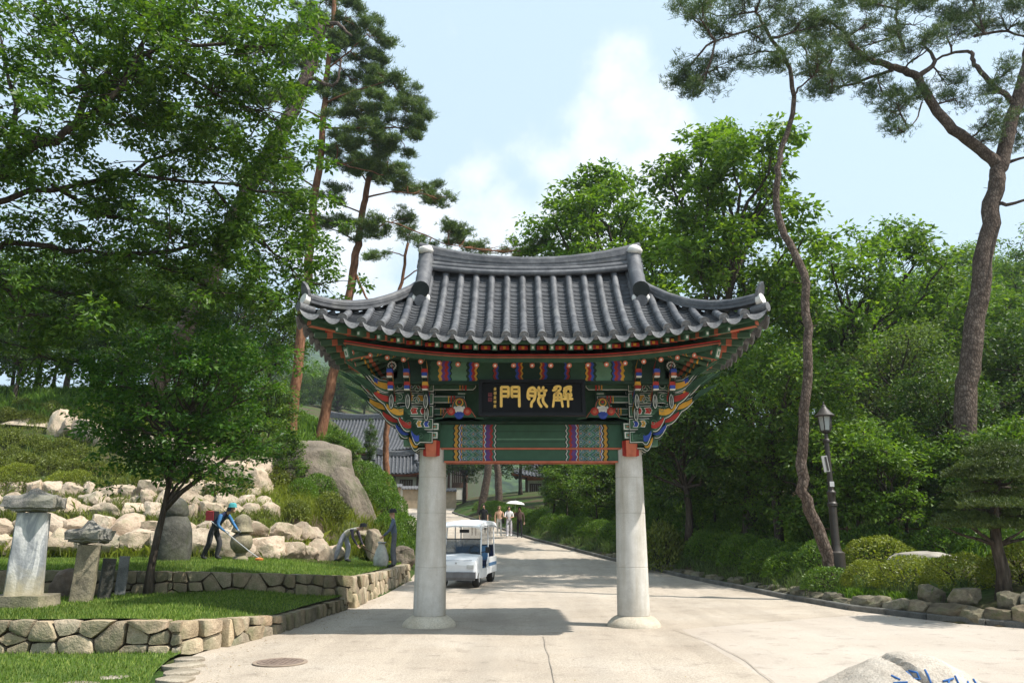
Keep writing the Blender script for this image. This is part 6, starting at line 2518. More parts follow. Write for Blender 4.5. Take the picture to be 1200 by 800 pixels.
# hedge running up the road
y = 23.2
i = 0
while y < 70:
    x = road_r(y) + 1.55 + rs.uniform(-.15, .15)
    w = rs.uniform(1.5, 2.0)
    shrub("hedge_bush", ("fresh green clipped bush in the hedge along the right side of the road", "darker loose-leaved bush in the hedge along the right side of the road")[i % 3 == 1], ('clip', 'dark', 'clip')[i % 3], x, y, w, 1.3, rs.uniform(.75, 1.0), "hedge bushes along the road")
    if i % 2 == 0 and y < 50:
        shrub("hedge_bush", "taller green bush standing behind the roadside hedge", ('dark', 'clip')[i % 4 // 2], x + 1.7, y + .4, w * 1.1, 1.6, rs.uniform(1.1, 1.5), "bushes behind the roadside hedge")
    y += w * .8 * (1 if y < 45 else 1.4)
    i += 1
shrub("round_bush", "round brownish-green bush just right of the gate's right column", 'azalea', P_at(775, 31, 610), 31, 1.9, 1.9, 1.65)
# left: bank between big boulder and road
for (px, py, Y, w, d, h, kd) in ((440, 588, 36, 2.0, 1.8, 1.3, 'clip'), (425, 575, 38, 2.0, 1.8, 1.0, 'clip'), (455, 600, 34.5, 1.8, 1.6, 1.2, 'clip'), (470, 615, 33, 1.6, 1.6, 1.2, 'clip'), (455, 625, 31.5, 1.4, 1.4, 1.0, 'clip'), (475, 640, 30.5, 1.2, 1.2, .95, 'dark'), (470, 655, 29.8, .9, .9, .7, 'dark'), (440, 605, 35, 1.6, 1.6, 1.0, 'clip')):
    shrub("bank_bush", "bright green bush on the bank between the huge boulder and the road", kd, P_at(px, Y, py), Y, w, d, h, "bushes on the left road bank")
for (px, py, Y, w, h, kd, lab) in ((372, 600, 31.2, 1.5, 1.0, 'clip', "bright leafy bush at the foot of the huge grey boulder"), (352, 618, 30.2, 1.2, .8, 'clip', "small bright bush left below the huge grey boulder"), (310, 600, 30.5, 1.6, .9, 'azalea', "loose bush above the right end of the boulder courses"), (385, 630, 29.2, 1.3, .8, 'azalea', "dry loose bush behind the stooping gardener"), (345, 640, 27.6, 1.0, .6, 'azalea', "low dry tuft bush at the right end of the boulders"), (430, 640, 29.3, 1.1, .7, 'azalea', "dry bush between the two gardeners")):
    shrub("bush", lab, kd, P_at(px, Y, py), Y, w, w, h)
# azalea bands on the hillside
gaz = "azalea bushes in bands on the hillside"
for (x0, y0, x1, y1, n) in ((-21, 27.6, -9.0, 29.2, 18), (-22, 28.9, -14, 30.0, 11), (-23, 30.3, -15.5, 30.9, 9), (-25, 36.6, -13, 34.0, 14), (-25, 38.0, -12, 35.4, 14), (-24, 31.9, -17, 32.6, 9)):
    for i in range(n):
        t = (i + rs.uniform(-.3, .3)) / n
        x, y = x0 + (x1 - x0) * t, y0 + (y1 - y0) * t + rs.uniform(-.3, .3)
        w = rs.uniform(.9, 1.35)
        shrub("azalea_bush", "low azalea bush in the planted bands above the boulder courses", 'azalea' if rs.random() < .7 else 'yellow', x, y, w, w, rs.uniform(.45, .7), gaz)


# ---- tufts: liriope by the kerb, weeds among boulders ------------------------
def tuft_field(pts, hgt, blades, wid, mat, label, name="grass_tufts", spread=.10):
    P = np.array(pts)
    g = prg
    idx = np.repeat(np.arange(len(P)), blades)
    N = len(idx)
    B = P[idx] + np.stack([g.normal(size=N) * spread, g.normal(size=N) * spread, np.zeros(N) - .02], 1)
    a = g.uniform(0, 2 * np.pi, N)
    h = hgt * g.uniform(.5, 1.25, N)
    ln = h * g.uniform(.2, .9, N)
    w = wid * g.uniform(.6, 1.3, N)
    a2 = g.uniform(0, 2 * np.pi, N)
    sx = np.stack([np.cos(a) * w, np.sin(a) * w, 0 * w], 1)
    mid = B + np.stack([np.cos(a2) * ln * .4, np.sin(a2) * ln * .4, h * .7], 1)
    tip = B + np.stack([np.cos(a2) * ln, np.sin(a2) * ln, h * .95], 1)
    V = np.stack([B - sx * .6, B + sx * .6, mid + sx * .5, tip, mid - sx * .5], 1).reshape(-1, 3)
    F = np.arange(5 * N).reshape(N, 5)
    o = inst(name, np_mesh(name, V, F, mat))
    tag(o, label, "grass", kind='stuff')


pts = []
for i in range(420):
    y = rs.uniform(17.5, 60)
    x = road_r(y) + rs.uniform(.25, 1.1) + (.3 if y < 21 else 0)
    pts.append((x, y, G(x, y) + .05))
tuft_field(pts, .30, 22, .010, LF['grey'], "grassy lily-turf tufts along the foot of the roadside hedge")
pts = []
for i in range(520):
    t = rs.random()
    x = -16 + 11.5 * t
    y = foot(x) + rs.uniform(.1, .7)
    pts.append((x, y, max(G(x, y), T2(x, y)) + .0))
tuft_field(pts, .34, 26, .012, LF['yellow'], "yellow-green tall grass fringing the foot of the boulder bank")
pts = []
for i in range(330):
    x = rs.uniform(-19, -7.2)
    y = rs.uniform(24.9, 25.4) + (0 if x < -9 else (x + 9) * .6) + rs.choice((0, 0, 1.0, 1.7)) + rs.uniform(-.2, .3)
    pts.append((x, y, G(x, y) + .15))
tuft_field(pts, .30, 26, .012, LF['azalea'], "weedy tufts growing in the joints between the boulder courses")
pts = []
for i in range(700):
    x = rs.uniform(-9.5, -3.9)
    y = rs.uniform(27.2, 34)
    if x > road_l(y) - .6 or y < foot(x) + .5:
        continue
    pts.append((x, y, G(x, y)))
tuft_field(pts, .45, 18, .012, LF['yellow'], "rough weeds on the bank behind the gardeners")
pts = []
for i in range(1500):
    x = rs.uniform(-34, -9)
    y = rs.uniform(36.5, 48)
    pts.append((x, y, G(x, y)))
tuft_field(pts, .5, 22, .03, LF['clip'], "tall meadow grass on top of the left hillside", spread=.3)
pts = []
for i in range(1500):
    x = rs.uniform(-24, -7)
    y = rs.uniform(25, 37)
    if x > road_l(y) - 3:
        continue
    pts.append((x, y, G(x, y)))
tuft_field(pts, .28, 16, .016, LF['azalea'], "short grass between the bushes on the hillside", spread=.25)
pts = []
for i in range(2600):
    y = rs.uniform(15, 60)
    x = road_r(y) + rs.uniform(1.0, 14)
    if y < 25 and x < road_r(y) + 4.2:
        continue
    pts.append((x, y, G(x, y)))
tuft_field(pts, .32, 14, .016, LF['mid'], "green undergrowth covering the floor of the right-hand grove", name="undergrowth", spread=.35)
# fallen leaves gathered along the edges of the paving
M_LIT = leaf_mat("fallen_leaf", (.09, .055, .02), (.17, .11, .04), (.26, .20, .07), .1, .8, .1)
LP = []
for i in range(900):
    y = rs.choice((rs.uniform(9, 30), rs.uniform(9, 22)))
    sd_ = rs.random() < .5
    x = (road_l(y) + .1 + abs(rs.gauss(0, .45))) if sd_ else (road_r(y) - .12 - abs(rs.gauss(0, .5)))
    LP.append((x, y, rz(y) + .02))
for i in range(160):
    y = rs.uniform(8, 24)
    LP.append((rs.uniform(-3, 6), y, rz(y) + .02))
LPa = np.array(LP)
n_ = len(LPa)
a_ = prg.uniform(0, 6.28, n_)
l_ = prg.uniform(.018, .045, n_)[:, None]
d_ = np.stack([np.cos(a_), np.sin(a_), prg.uniform(-.1, .3, n_)], 1)
s_ = np.stack([-np.sin(a_), np.cos(a_), prg.uniform(-.2, .2, n_)], 1)
V = np.stack([LPa, LPa + d_ * l_ * .5 + s_ * l_ * .3, LPa + d_ * l_, LPa + d_ * l_ * .5 - s_ * l_ * .3], 1).reshape(-1, 3)
tag(inst("leaf_litter", np_mesh("leaf_litter", V, np.arange(4 * n_).reshape(n_, 4), M_LIT)), "dry fallen leaves scattered along the edges of the road", "leaves", kind='stuff')
# ferny clump spilling over the stone edging
pts = [(road_r(y) + rs.uniform(.5, 1.0), y, rz(y) + .22) for y in [rs.uniform(18.3, 20.3) for _ in range(60)]]
tuft_field(pts, .22, 30, .02, LF['bright'], "bright ferny plants spilling over the bank stones", name="ferns")
# ================================================================== far hill
k = NT("forested_hill", .95, .1)
co = k.coord()
n1 = k.noise(.025, 6, .6, co)
n2 = k.noise(.2, 5, .6, co)
c = k.mix(.5, k.ramp(n1, [(.3, (.012, .03, .012)), (.7, (.06, .10, .03))]), k.ramp(n2, [(.38, (.006, .015, .008)), (.62, (.08, .13, .04))]))
rk = k.noise(.03, 7, .7, co)
c = k.mix(k.ramp(rk, [(.64, 0.0), (.70, .8)]), c, (.33, .29, .25))
k.color(c)
b = MB()
P = []
for j in range(64):
    row = []
    for i in range(150):
        x = -660 + i * 9.2
        y = 470 + j * 7.2
        t = j / 63
        ridge = 112 + 76 * math.exp(-((x + 190) / 220) ** 2) + 30 * mnoise.noise((x * .006, 3, 0)) - 44 * sst(0, 600, x)
        h = -5 + ridge * (math.sin(min(1, t * 1.15) * math.pi / 2)) ** 1.3
        h += 20 * mnoise.noise((x * .014, y * .014, 0)) * min(1, t * 3) + 9 * abs(mnoise.noise((x * .07, y * .07, 0))) + 6 * mnoise.noise((x * .21, y * .21, 2))
        row.append((x, y, h))
    P.append(row)
b.grid(P)
tag(b.build("mountain", k.mat, smooth=180), kind='structure')

# ================================================================== temple behind
M_PLAST = plain("tan_plaster", (.46, .35, .24), .9, .15, 3)
M_WOOD = plain("old_wood", (.10, .055, .035), .8, .25, 5)
M_WPL = plain("white_plaster", (.62, .58, .50), .9, .1, 4)
M_CAPS = plain("wall_coping_tile", (.12, .12, .125), .7, .3, 6)


def temple(label, loc, rz_, HW, HD, GX_, EZ, a, c, lift):
    root = empty("temple_building", loc, rz_, label, "building")
    rf = Roof(HW, HD, GX_, EZ, a, c, lift, HW * .8, .3)
    jb = tile_field(root, rf, .42, (M_TILE, M_PAN, M_CAP), r=.11, simple=True)
    tag(jb.build("roof_tiles", [M_TILE, M_PAN], root), kind='stuff')
    build_ridges(root, rf, GX_ + .15, cz=.35, w=.5, layers=5, lh=.09, tr=.14, fine=False)
    b = MB()
    for sg in (-1, 1):          # roof body under the tiles
        P = [[rf.front(-max(HW - d, GX_) + 2 * max(HW - d, GX_) * i / 16, min(d, HD), sg, -.12) for i in range(17)] for d in [HD * q / 8 for q in range(9)]]
        b.grid(P, flip=sg > 0)
        P = [[rf.side(-(HD - d) + 2 * (HD - d) * i / 10, d, sg, -.12) for i in range(11)] for d in [(HW - GX_) * q / 6 for q in range(7)]]
        b.grid(P, flip=sg < 0)
    b.build("roof_deck", M_WOOD, root, smooth=180)
    for sg in (-1, 1):
        b = MB()
        P0 = [rf.front(-HW + 2 * HW * i / 24, .25, sg, -.22) for i in range(25)]
        b.tube(P0, .16, 6)
        b.build("eave_board", M_SALMON, root)
    wx, wy = HW - 1.5, HD - 1.5
    b = MB()
    b.box((0, 0, EZ / 2 - .6), (2 * wx, 2 * wy, EZ + 1.2 + .3))
    b.build("wall", M_WPL, root)
    nc = int(wx * 2 / 2.2)
    for i in range(nc + 1):
        x = -wx + 2 * wx * i / nc
        for sg in (-1, 1):
            b = MB()
            b.tube([(x, sg * (wy + .05), -1.5), (x, sg * (wy + .05), EZ + .2)], .17, 8)
            b.build("post", M_WOOD, root, smooth=60)
    for i in range(nc):
        x = -wx + 2 * wx * (i + .5) / nc
        b = MB()
        b.box((x, -wy - .03, EZ * .42), (1.5, .08, EZ * .75))
        d = b.build("door", M_WOOD, root)
        b = MB()
        for q in range(-2, 3):
            b.box((x + q * .26, -wy - .085, EZ * .48), (.03, .02, EZ * .55))
        b.build("lattice", M_WPL, d)
    b = MB()
    b.box((0, -wy - .1, EZ - .15), (2 * wx, .15, .3))
    b.build("beam", M_SALMON, root)
    return root


temple("large temple hall with broad grey tile roof behind the huge boulder", (-18.2, 101, 7.4), -.10, 9.0, 5.2, 5.6, 3.2, .45, .085, .8)
temple("small gatehouse with upswept tile eave behind the plastered wall", (-13.6, 95, 5.0), .12, 4.2, 2.8, 2.4, 2.9, .45, .12, .55)
temple("side hall whose tile roof shows beyond the temple gatehouse", (-10.5, 108, 6.8), .05, 6.0, 3.6, 3.8, 4.0, .45, .1, .6)
temple("low tile-roofed hall on top of the bank beyond the far bend", (6.5, 104, 4.6), -.1, 6.0, 3.6, 3.8, 3.4, .45, .1, .6)
tw = empty("plastered_wall", (-12.5, 88, 4.0), label="tan plastered temple wall with tile coping above the far road", cat="wall")
for i in range(5):
    x = -6.5 + i * 2.9
    dz = -.22 * i
    b = MB()
    b.box((x, 0, 1.05 + dz), (2.9, .5, 3.0))
    b.build("panel", M_PLAST, tw)
    b = MB()
    b.box((x - 1.45, -.02, 1.1 + dz), (.22, .6, 3.05))
    b.build("pier", M_WPL, tw)
    b = MB()
    b.prism([(-.5, 0), (.5, 0), (.42, .12), (.08, .36), (-.08, .36), (-.42, .12)], 2.95, Matrix.Translation((x, 0, 2.56 + dz)) @ Matrix.Rotation(math.pi / 2, 4, 'Z'))
    for q in range(9):
        b.tube([(x - 1.3 + q * .32, -.55, 2.60 + dz), (x - 1.3 + q * .32, 0, 2.9 + dz), (x - 1.3 + q * .32, .55, 2.60 + dz)], .07, 6)
    b.build("coping", M_CAPS, tw)
# a low building hidden in the grove on the right
gb_ = empty("shed", (at(1080, 590, 44).x, 44, G(at(1080, 590, 44).x, 44) - .2), .2, "low shed with pale roof hidden in the grove behind the round bushes", "shed")
b = MB()
b.box((0, 0, .8), (4.4, 3, 1.7))
b.build("wall", M_WPL, gb_)
b = MB()
b.prism([(-2.1, 0), (2.1, 0), (0, .9)], 5.2, Matrix.Translation((0, 0, 1.65)) @ Matrix.Rotation(math.pi / 2, 4, 'Z'))
b.build("roof", plain("pale_roof", (.55, .5, .48), .7, .1, 4), gb_)

# ================================================================== street lamp
M_LAMP = plain("bronze_paint", (.035, .028, .022), .5, .25, 8, .2, 30, spec=.5)
M_FROST = NT("frosted_glass", .35, .5)
M_FROST.color((.42, .44, .42))
M_FROST.b.inputs['Transmission Weight'].default_value = .15
M_FROST = M_FROST.mat
M_PALE = plain("pale_plate", (.55, .55, .53), .6, .1, 6)
lx, ly = 8.33, 21.5
lp = empty("street_lamp", (lx, ly, G(lx, ly)), label="bronze lantern street lamp beside the thin crooked pine", cat="street lamp")
zb = 1.07 - G(lx, ly)
b = MB()
b.lathe([(0.2016, -.1), (0.2016, .10 + zb), (0.1428, .14 + zb), (0.1260, .2 + zb), (0.1050, .3 + zb), (0.1008, 1.25 + zb), (0.1260, 1.28 + zb), (0.1260, 1.34 + zb), (0.0966, 1.38 + zb), (0.0966, 1.55 + zb), (0.1176, 1.58 + zb), (0.1176, 1.63 + zb), (0.0714, 1.68 + zb), (0.0588, 2.9 + zb), (0.0840, 2.93 + zb), (0.0840, 2.98 + zb), (0.0504, 3.02 + zb), (0.0462, 3.15 + zb), (0.1092, 3.18 + zb), (0.1176, 3.22 + zb)], 16)
b.build("post", M_LAMP, lp, smooth=35)
b = MB()
b.lathe([(.13, 3.24 + zb), (.175, 3.60 + zb)], 6)
hd = b.build("lantern_glass", M_FROST, lp)
for i in range(6):
    w = i * math.pi / 3
    b = MB()
    b.tube([(.137 * math.cos(w), .137 * math.sin(w), 3.23 + zb), (.182 * math.cos(w), .182 * math.sin(w), 3.61 + zb)], .014, 6)
    b.build("glazing_bar", M_LAMP, hd)
b = MB()
b.lathe([(.25, 3.60 + zb), (.26, 3.63 + zb), (.17, 3.72 + zb), (.09, 3.82 + zb), (.06, 3.86 + zb), (.05, 3.90 + zb), (.02, 3.93 + zb), (.025, 3.97 + zb), (.005, 4.02 + zb)], 12)
b.build("lantern_roof", M_LAMP, lp, smooth=30)
b = MB()
b.box((-.13, -.12, 2.35 + zb), (.15, .04, .42), 0, Matrix.Rotation(-.12, 3, 'Y'))
sp_ = b.build("speaker", plain("speaker_grey", (.40, .39, .37), .6, .1, 8), lp)
b = MB()
b.box((-.105, -.143, 2.35 + zb), (.05, .008, .36), 0, Matrix.Rotation(-.12, 3, 'Y'))
b.build("speaker_grille", M_LAMP, sp_)
b = MB()
b.box((0, -.10, 1.83 + zb), (.11, .02, .13))
b.build("notice_plate", M_PALE, lp)

# low wooden fence rails in the undergrowth by the round bushes
fn = empty("rail_fence", (10.4, 24.0, G(10.4, 24)), label="low dark rail fence behind the clipped round bushes", cat="fence")
for i in range(6):
    b = MB()
    b.tube([(-1.5 + i * .8, .1 * i, -.2), (-1.5 + i * .8, .1 * i, .95)], .03, 6)
    b.build("post", M_WOOD, fn)
for z in (.55, .88):
    b = MB()
    b.tube([(-1.6, 0, z), (2.6, .5, z)], .02, 6)
    b.build("rail", M_WOOD, fn)

# ================================================================== golf cart
M_CW = plain("cart_white", (.78, .79, .80), .35, .04, 3, spec=.5)
M_CB = plain("cart_blue", (.07, .17, .32), .35, .06, 3, spec=.5)
M_BLKP = plain("black_plastic", (.018, .018, .02), .6, .2, 8)
M_GREYP = plain("grey_bumper", (.17, .17, .175), .6, .15, 6)
M_SEAT = plain("navy_vinyl", (.02, .03, .08), .5, .2, 6)
M_TYRE = plain("tyre_rubber", (.022, .021, .02), .85, .2, 20)
M_RIM = plain("wheel_rim", (.42, .42, .43), .45, .1, 6, metal=.3)
k = NT("windscreen", .05, .5)
k.color((.16, .20, .24))
k.b.inputs['Transmission Weight'].default_value = .72
k.b.inputs['IOR'].default_value = 1.12
k.b.inputs['Alpha'].default_value = .72
M_WSC = k.mat
CWX = at(545, 690, 25.4).x
cart = empty("golf_cart", (CWX, 26.6, rz(26.6) + .02), R(-9), "white and blue open golf cart parked behind the gate's left column", "cart")
cart.rotation_euler = (R(1.2), 0, R(-11))
# x across (1.25 wide), front at -y
b = MB()
sec = [(-1.32, .30, .62, .52), (-1.28, .26, .74, .58), (-1.05, .24, .84, .61), (-.80, .24, .90, .625), (-.62, .24, .93, .63)]
P = []
for (y, z0, z1, hw) in sec:
    P.append([(-hw, y, z0), (-hw, y, z1 - .08), (-hw * .93, y, z1), (0, y, z1 + .03), (hw * .93, y, z1), (hw, y, z1 - .08), (hw, y, z0)])
b.grid(P)
b.add(P[0], [tuple(range(7))])
b.box((0, -.3, .28), (1.24, .7, .10))
b.build("front_cowl", M_CW, cart, smooth=40)
b = MB()
b.box((0, -1.345, .36), (1.18, .10, .17))
b.box((0, -1.30, .25), (1.10, .10, .10))
b.build("bumper", M_GREYP, cart)
b = MB()
b.box((0, .35, .33), (1.22, 1.9, .10))
b.build("floor_pan", M_GREYP, cart)
for s in (-1, 1):
    b = MB()
    b.prism([(-.66, .28), (.15, .28), (.15, .50), (-.66, .50)], .04, Matrix.Translation((s * .61, 0, 0)) @ Matrix.Rotation(math.pi / 2, 4, 'Z'))
    b.prism([(.12, .30), (1.45, .30), (1.45, .78), (.30, .80), (.12, .62)], .05, Matrix.Translation((s * .612, 0, 0)) @ Matrix.Rotation(math.pi / 2, 4, 'Z'), 0)
    b.prism([(.20, .52), (1.40, .52), (1.40, .62), (.24, .62)], .056, Matrix.Translation((s * .613, 0, 0)) @ Matrix.Rotation(math.pi / 2, 4, 'Z'), 1)
    b.build("side_panel", [M_CW, M_CB], cart)
    b = MB()
    b.box((s * .42, -1.325, .60), (.22, .03, .10), 0)
    b.build("headlight", M_PALE, cart)
    b = MB()
    b.tube([(s * .74, -.62, 1.02), (s * .60, -.66, .98)], .015, 6)
    b.box((s * .80, -.62, 1.06), (.14, .05, .18))
    b.build("mirror", M_BLKP, cart)
    for (y, nm) in ((-.92, 0), (1.0, 0)):
        wr = MB()
        M = Matrix.Translation((s * .52, y, .22)) @ Matrix.Rotation(math.pi / 2, 4, 'Y')
        wr.lathe([(.13, -.09), (.21, -.095), (.235, -.06), (.235, .06), (.21, .095), (.13, .09)], 22, mat=0, M=M)
        w_ = wr.build("wheel", M_TYRE, cart, smooth=40)
        wr = MB()
        wr.lathe([(.03, -.10), (.135, -.085), (.14, .085), (.03, .10)], 16, mat=0, M=M)
        wr.build("rim", M_RIM, w_, smooth=40)
    for (y0, y1) in ((-.62, -.40), (1.35, 1.30)):
        b = MB()
        b.tube([(s * .57, y0, .80), (s * .55, y1, 1.80)], .025, 8)
        b.build("roof_post", M_CW, cart)
    b = MB()
    b.tube([(s * .55, .55, .75), (s * .54, .50, 1.80)], .02, 8)
    b.build("roof_post", M_CW, cart)
b = MB()
P = []
for (y, dz) in ((-.82, -.10), (-.72, -.02), (-.4, .03), (.4, .05), (1.2, .03), (1.5, -.03)):
    P.append([(-.64, y, 1.80 + dz - .06), (-.60, y, 1.86 + dz), (-.3, y, 1.90 + dz), (.3, y, 1.90 + dz), (.60, y, 1.86 + dz), (.64, y, 1.80 + dz - .06)])
Q = [[(p[0] * .97, p[1], p[2] - .05) for p in r] for r in P]
b.grid(P)
b.grid(Q, flip=True)
b.add(P[0] + Q[0], [(i + 1, i, 6 + i, 7 + i) for i in range(5)])
b.add(P[-1] + Q[-1], [(i, i + 1, 7 + i, 6 + i) for i in range(5)])
b.build("roof", M_CW, cart, smooth=40)
b = MB()
b.add([(-.56, -.63, .92), (.56, -.63, .92), (.54, -.50, 1.38), (-.54, -.50, 1.38), (-.56, -.62, .92), (.56, -.62, .92), (.54, -.49, 1.38), (-.54, -.49, 1.38)], [(0, 1, 2, 3), (7, 6, 5, 4)])
wsc = b.build("windscreen", M_WSC, cart)
b = MB()
b.box((0, -.64, .92), (1.16, .04, .05))
b.box((0, -.50, 1.385), (1.12, .03, .03))
b.build("windscreen_frame", M_BLKP, wsc)
b = MB()
b.box((0, -.42, 1.62), (.30, .04, .10))
b.build("rear_mirror", M_BLKP, cart)
for (y, nm) in ((.30, 0), (1.15, 0)):
    b = MB()
    b.box((0, y, .62), (1.08, .46, .16))
    b.box((0, y, .46), (1.06, .42, .22), 1)
    b.build("seat", [M_SEAT, M_CB], cart)
    b = MB()
    b.box((0, y + .24, .92), (1.08, .10, .44), 0, Matrix.Rotation(-.12, 3, 'X'))
    b.build("backrest", M_CB if y < 1 else M_SEAT, cart)
b = MB()
pts = [(.30 + .17 * math.cos(i * math.pi / 8), -.22 - .05 * math.sin(i * math.pi / 8), 1.02 + .16 * math.sin(i * math.pi / 8)) for i in range(17)]
b.tube(pts, .016, 6, cap=False)
b.tube([(.30, -.26, 1.0), (.30, -.55, .80)], .02, 6)
b.build("steering_wheel", M_BLKP, cart)
b = MB()
b.add([(-.50, 1.33, .95), (.50, 1.33, .95), (.50, 1.31, 1.72), (-.50, 1.31, 1.72)], [(0, 1, 2, 3)])
b.build("rear_screen", M_WSC, cart)
b = MB()
b.box((0, -.50, .86), (1.10, .22, .16))
b.box((.30, -.42, .95), (.30, .12, .08))
b.build("dashboard", M_BLKP, cart)
b = MB()
b.box((0, -1.352, .40), (.34, .012, .10))
b.build("number_plate", M_PALE, cart)
for s in (-1, 1):
    b = MB()
    b.tube([(s * .10, -.655, .95), (s * .34, -.60, 1.16)], .008, 5)
    b.build("wiper", M_BLKP, cart)
    b = MB()
    b.tube([(s * .50, -1.0, .80), (s * .42, -1.25, .78), (0, -1.31, .79)], .006, 4)
    b.build("cowl_seam", M_GREYP, cart)
b = MB()
b.box((-.02, -1.343, .70), (.05, .012, .05))
b.build("badge", M_RIM, cart)

# ================================================================== people
M_SKIN = plain("skin", (.42, .25, .17), .6, .08, 6)
M_HAIR = plain("dark_hair", (.015, .012, .01), .6, .2, 20)


def cloth(name, c):
    return plain(name, c, .9, .2, 9, .25, 30)


HEADV = 1


def body(name, label, J, mats, rad, loc, rz_, extra=None):
    """J: joint positions; one continuous skinned surface; material by nearest bone"""
    bones = [("pelvis", "spine"), ("spine", "chest"), ("chest", "neck"), ("neck", "jaw"), ("jaw", "head"), ("head", "crown"), ("jaw", "nose"),
             ("chest", "sh_l"), ("sh_l", "el_l"), ("el_l", "wr_l"), ("wr_l", "ha_l"), ("chest", "sh_r"), ("sh_r", "el_r"), ("el_r", "wr_r"), ("wr_r", "ha_r"),
             ("pelvis", "hip_l"), ("hip_l", "kn_l"), ("kn_l", "an_l"), ("an_l", "toe_l"), ("pelvis", "hip_r"), ("hip_r", "kn_r"), ("kn_r", "an_r"), ("an_r", "toe_r")]
    J = dict(J)
    for s in "lr":       # five fingers leave the palm
        h = Vector(J["ha_" + s])
        w = Vector(J["wr_" + s])
        d = (h - w).normalized()
        sd = d.cross(Vector((0, 1, 0)))
        if sd.length < .1:
            sd = d.cross(Vector((1, 0, 0)))
        sd.normalize()
        for q in range(4):
            base = h + sd * (-.03 + .02 * q)
            tip = base + d * (.05 + (.012 if q in (1, 2) else 0)) + d.cross(sd) * .022
            J["f%d_%s" % (q, s)] = tip
            J["k%d_%s" % (q, s)] = base + d * .015
            bones += [("ha_" + s, "k%d_%s" % (q, s)), ("k%d_%s" % (q, s), "f%d_%s" % (q, s))]
        J["th_" + s] = w.lerp(h, .55) + sd * .06 + d * .03
        bones.append(("wr_" + s, "th_" + s))
    names = list(J)
    me = bpy.data.meshes.new(name)
    me.from_pydata([tuple(J[n]) for n in names], [(names.index(a), names.index(b_)) for a, b_ in bones], [])
    ob = bpy.data.objects.new(name, me)
    COL.objects.link(ob)
    md = ob.modifiers.new("skin", 'SKIN')
    md.use_smooth_shade = True
    md.branch_smoothing = .6
    sk = me.skin_vertices[0].data
    for i, n in enumerate(names):
        r = rad.get(n, None)
        if r is None:
            r = rad.get(n.split('_')[0], None)
        if r is None:
            r = .0095 if n[0] in 'fk' else .011
        sk[i].radius = (r, r) if isinstance(r, float) else r
        sk[i].use_root = (n == "pelvis")
    ss = ob.modifiers.new("sub", 'SUBSURF')
    ss.levels = ss.render_levels = 1
    bpy.context.view_layer.update()
    dg = bpy.context.evaluated_depsgraph_get()
    m2 = bpy.data.meshes.new_from_object(ob.evaluated_get(dg))
    bpy.data.objects.remove(ob)
    m2.name = name
    m2.materials.clear()
    order = ["top", "trousers", "skin", "shoe", "sleeve", "glove"]
    for k_ in order:
        m2.materials.append(mats.get(k_, mats.get("top") if k_ == "sleeve" else M_SKIN))
    segs = [(Vector(J[a]), Vector(J[b_]), a, b_) for a, b_ in bones]

    def mat_of(a, b_):
        if b_ in ("jaw", "head", "crown", "nose") or b_ == "neck" and False:
            return 2
        if a.startswith("wr") or b_[0] in "fk" and b_[1].isdigit() or a.startswith("ha"):
            return 5 if "glove" in mats else 2
        if a.startswith("sh"):
            return 4 if "sleeve" in mats else 0
        if a.startswith("el"):
            return (2 if mats.get("short") else (4 if "sleeve" in mats else 0))
        if a.startswith("an"):
            return 3
        if a.startswith("hip") or a.startswith("kn") or b_.startswith("hip"):
            return 1
        return 0
    cl = [mat_of(a, b_) for _, _, a, b_ in segs]
    idx = []
    for p in m2.polygons:
        c = p.center
        best, bi = 9, 0
        for i, (a, b_, _, _) in enumerate(segs):
            ab = b_ - a
            t = max(0, min(1, (c - a).dot(ab) / max(1e-6, ab.length_squared)))
            d = (c - (a + ab * t)).length
            if d < best:
                best, bi = d, i
        idx.append(cl[bi])
    m2.polygons.foreach_set('material_index', idx)
    m2.polygons.foreach_set('use_smooth', [True] * len(m2.polygons))
    root = inst(name, m2, None, loc, (0, 0, rz_))
    tag(root, label, "person")
    return root


RAD = dict(pelvis=(.15, .115), spine=(.145, .105), chest=(.165, .11), neck=.055, jaw=(.072, .08), head=(.082, .095), crown=(.055, .06), nose=.016, sh=.062, el=.045, wr=.032, ha=(.034, .018), hip=.088, kn=.062, an=.044, toe=.042)


def stand(step=.0, armL=(0, 0), armR=(0, 0), lean=0.0, look=(0, -1)):
    """standing or walking pose facing -y; step: stride half length; arm=(forward bend upper, forearm)"""
    def leg(s, st):
        hx = .095 * s
        return {"hip": (hx, 0, .90), "kn": (hx * 1.05, -st * .55 - .03, .50), "an": (hx * 1.05, -st * 1.0 + .02, .085 + abs(min(0, st)) * .25), "toe": (hx * 1.2, -st * 1.0 - .15, .045 + abs(min(0, st)) * .1)}

    def arm(s, a):
        sh = Vector((.185 * s, lean * -.45, 1.38))
        el = sh + Vector((.06 * s, -math.sin(a[0]) * .29, -math.cos(a[0]) * .29))
        wr = el + Vector((a[2] * s if len(a) > 2 else .0, -math.sin(a[1]) * .25, -math.cos(a[1]) * .25))
        d = (wr - el).normalized()
        return {"sh": sh, "el": el, "wr": wr, "ha": wr + d * .075}
    J = {"pelvis": (0, 0, .95), "spine": (0, -lean * .15, 1.12), "chest": (0, -lean * .4, 1.33), "neck": (0, -lean * .5, 1.47), "jaw": (0, -lean * .55 - .03, 1.54), "head": (0, -lean * .6 - .01, 1.61), "crown": (0, -lean * .6, 1.69), "nose": (0, -lean * .6 - .105, 1.575)}
    for s, n, st, a in ((1, "l", step, armL), (-1, "r", -step, armR)):
        for kk, vv in {**leg(s, st), **arm(s, a)}.items():
            J[kk + "_" + n] = vv
    return J


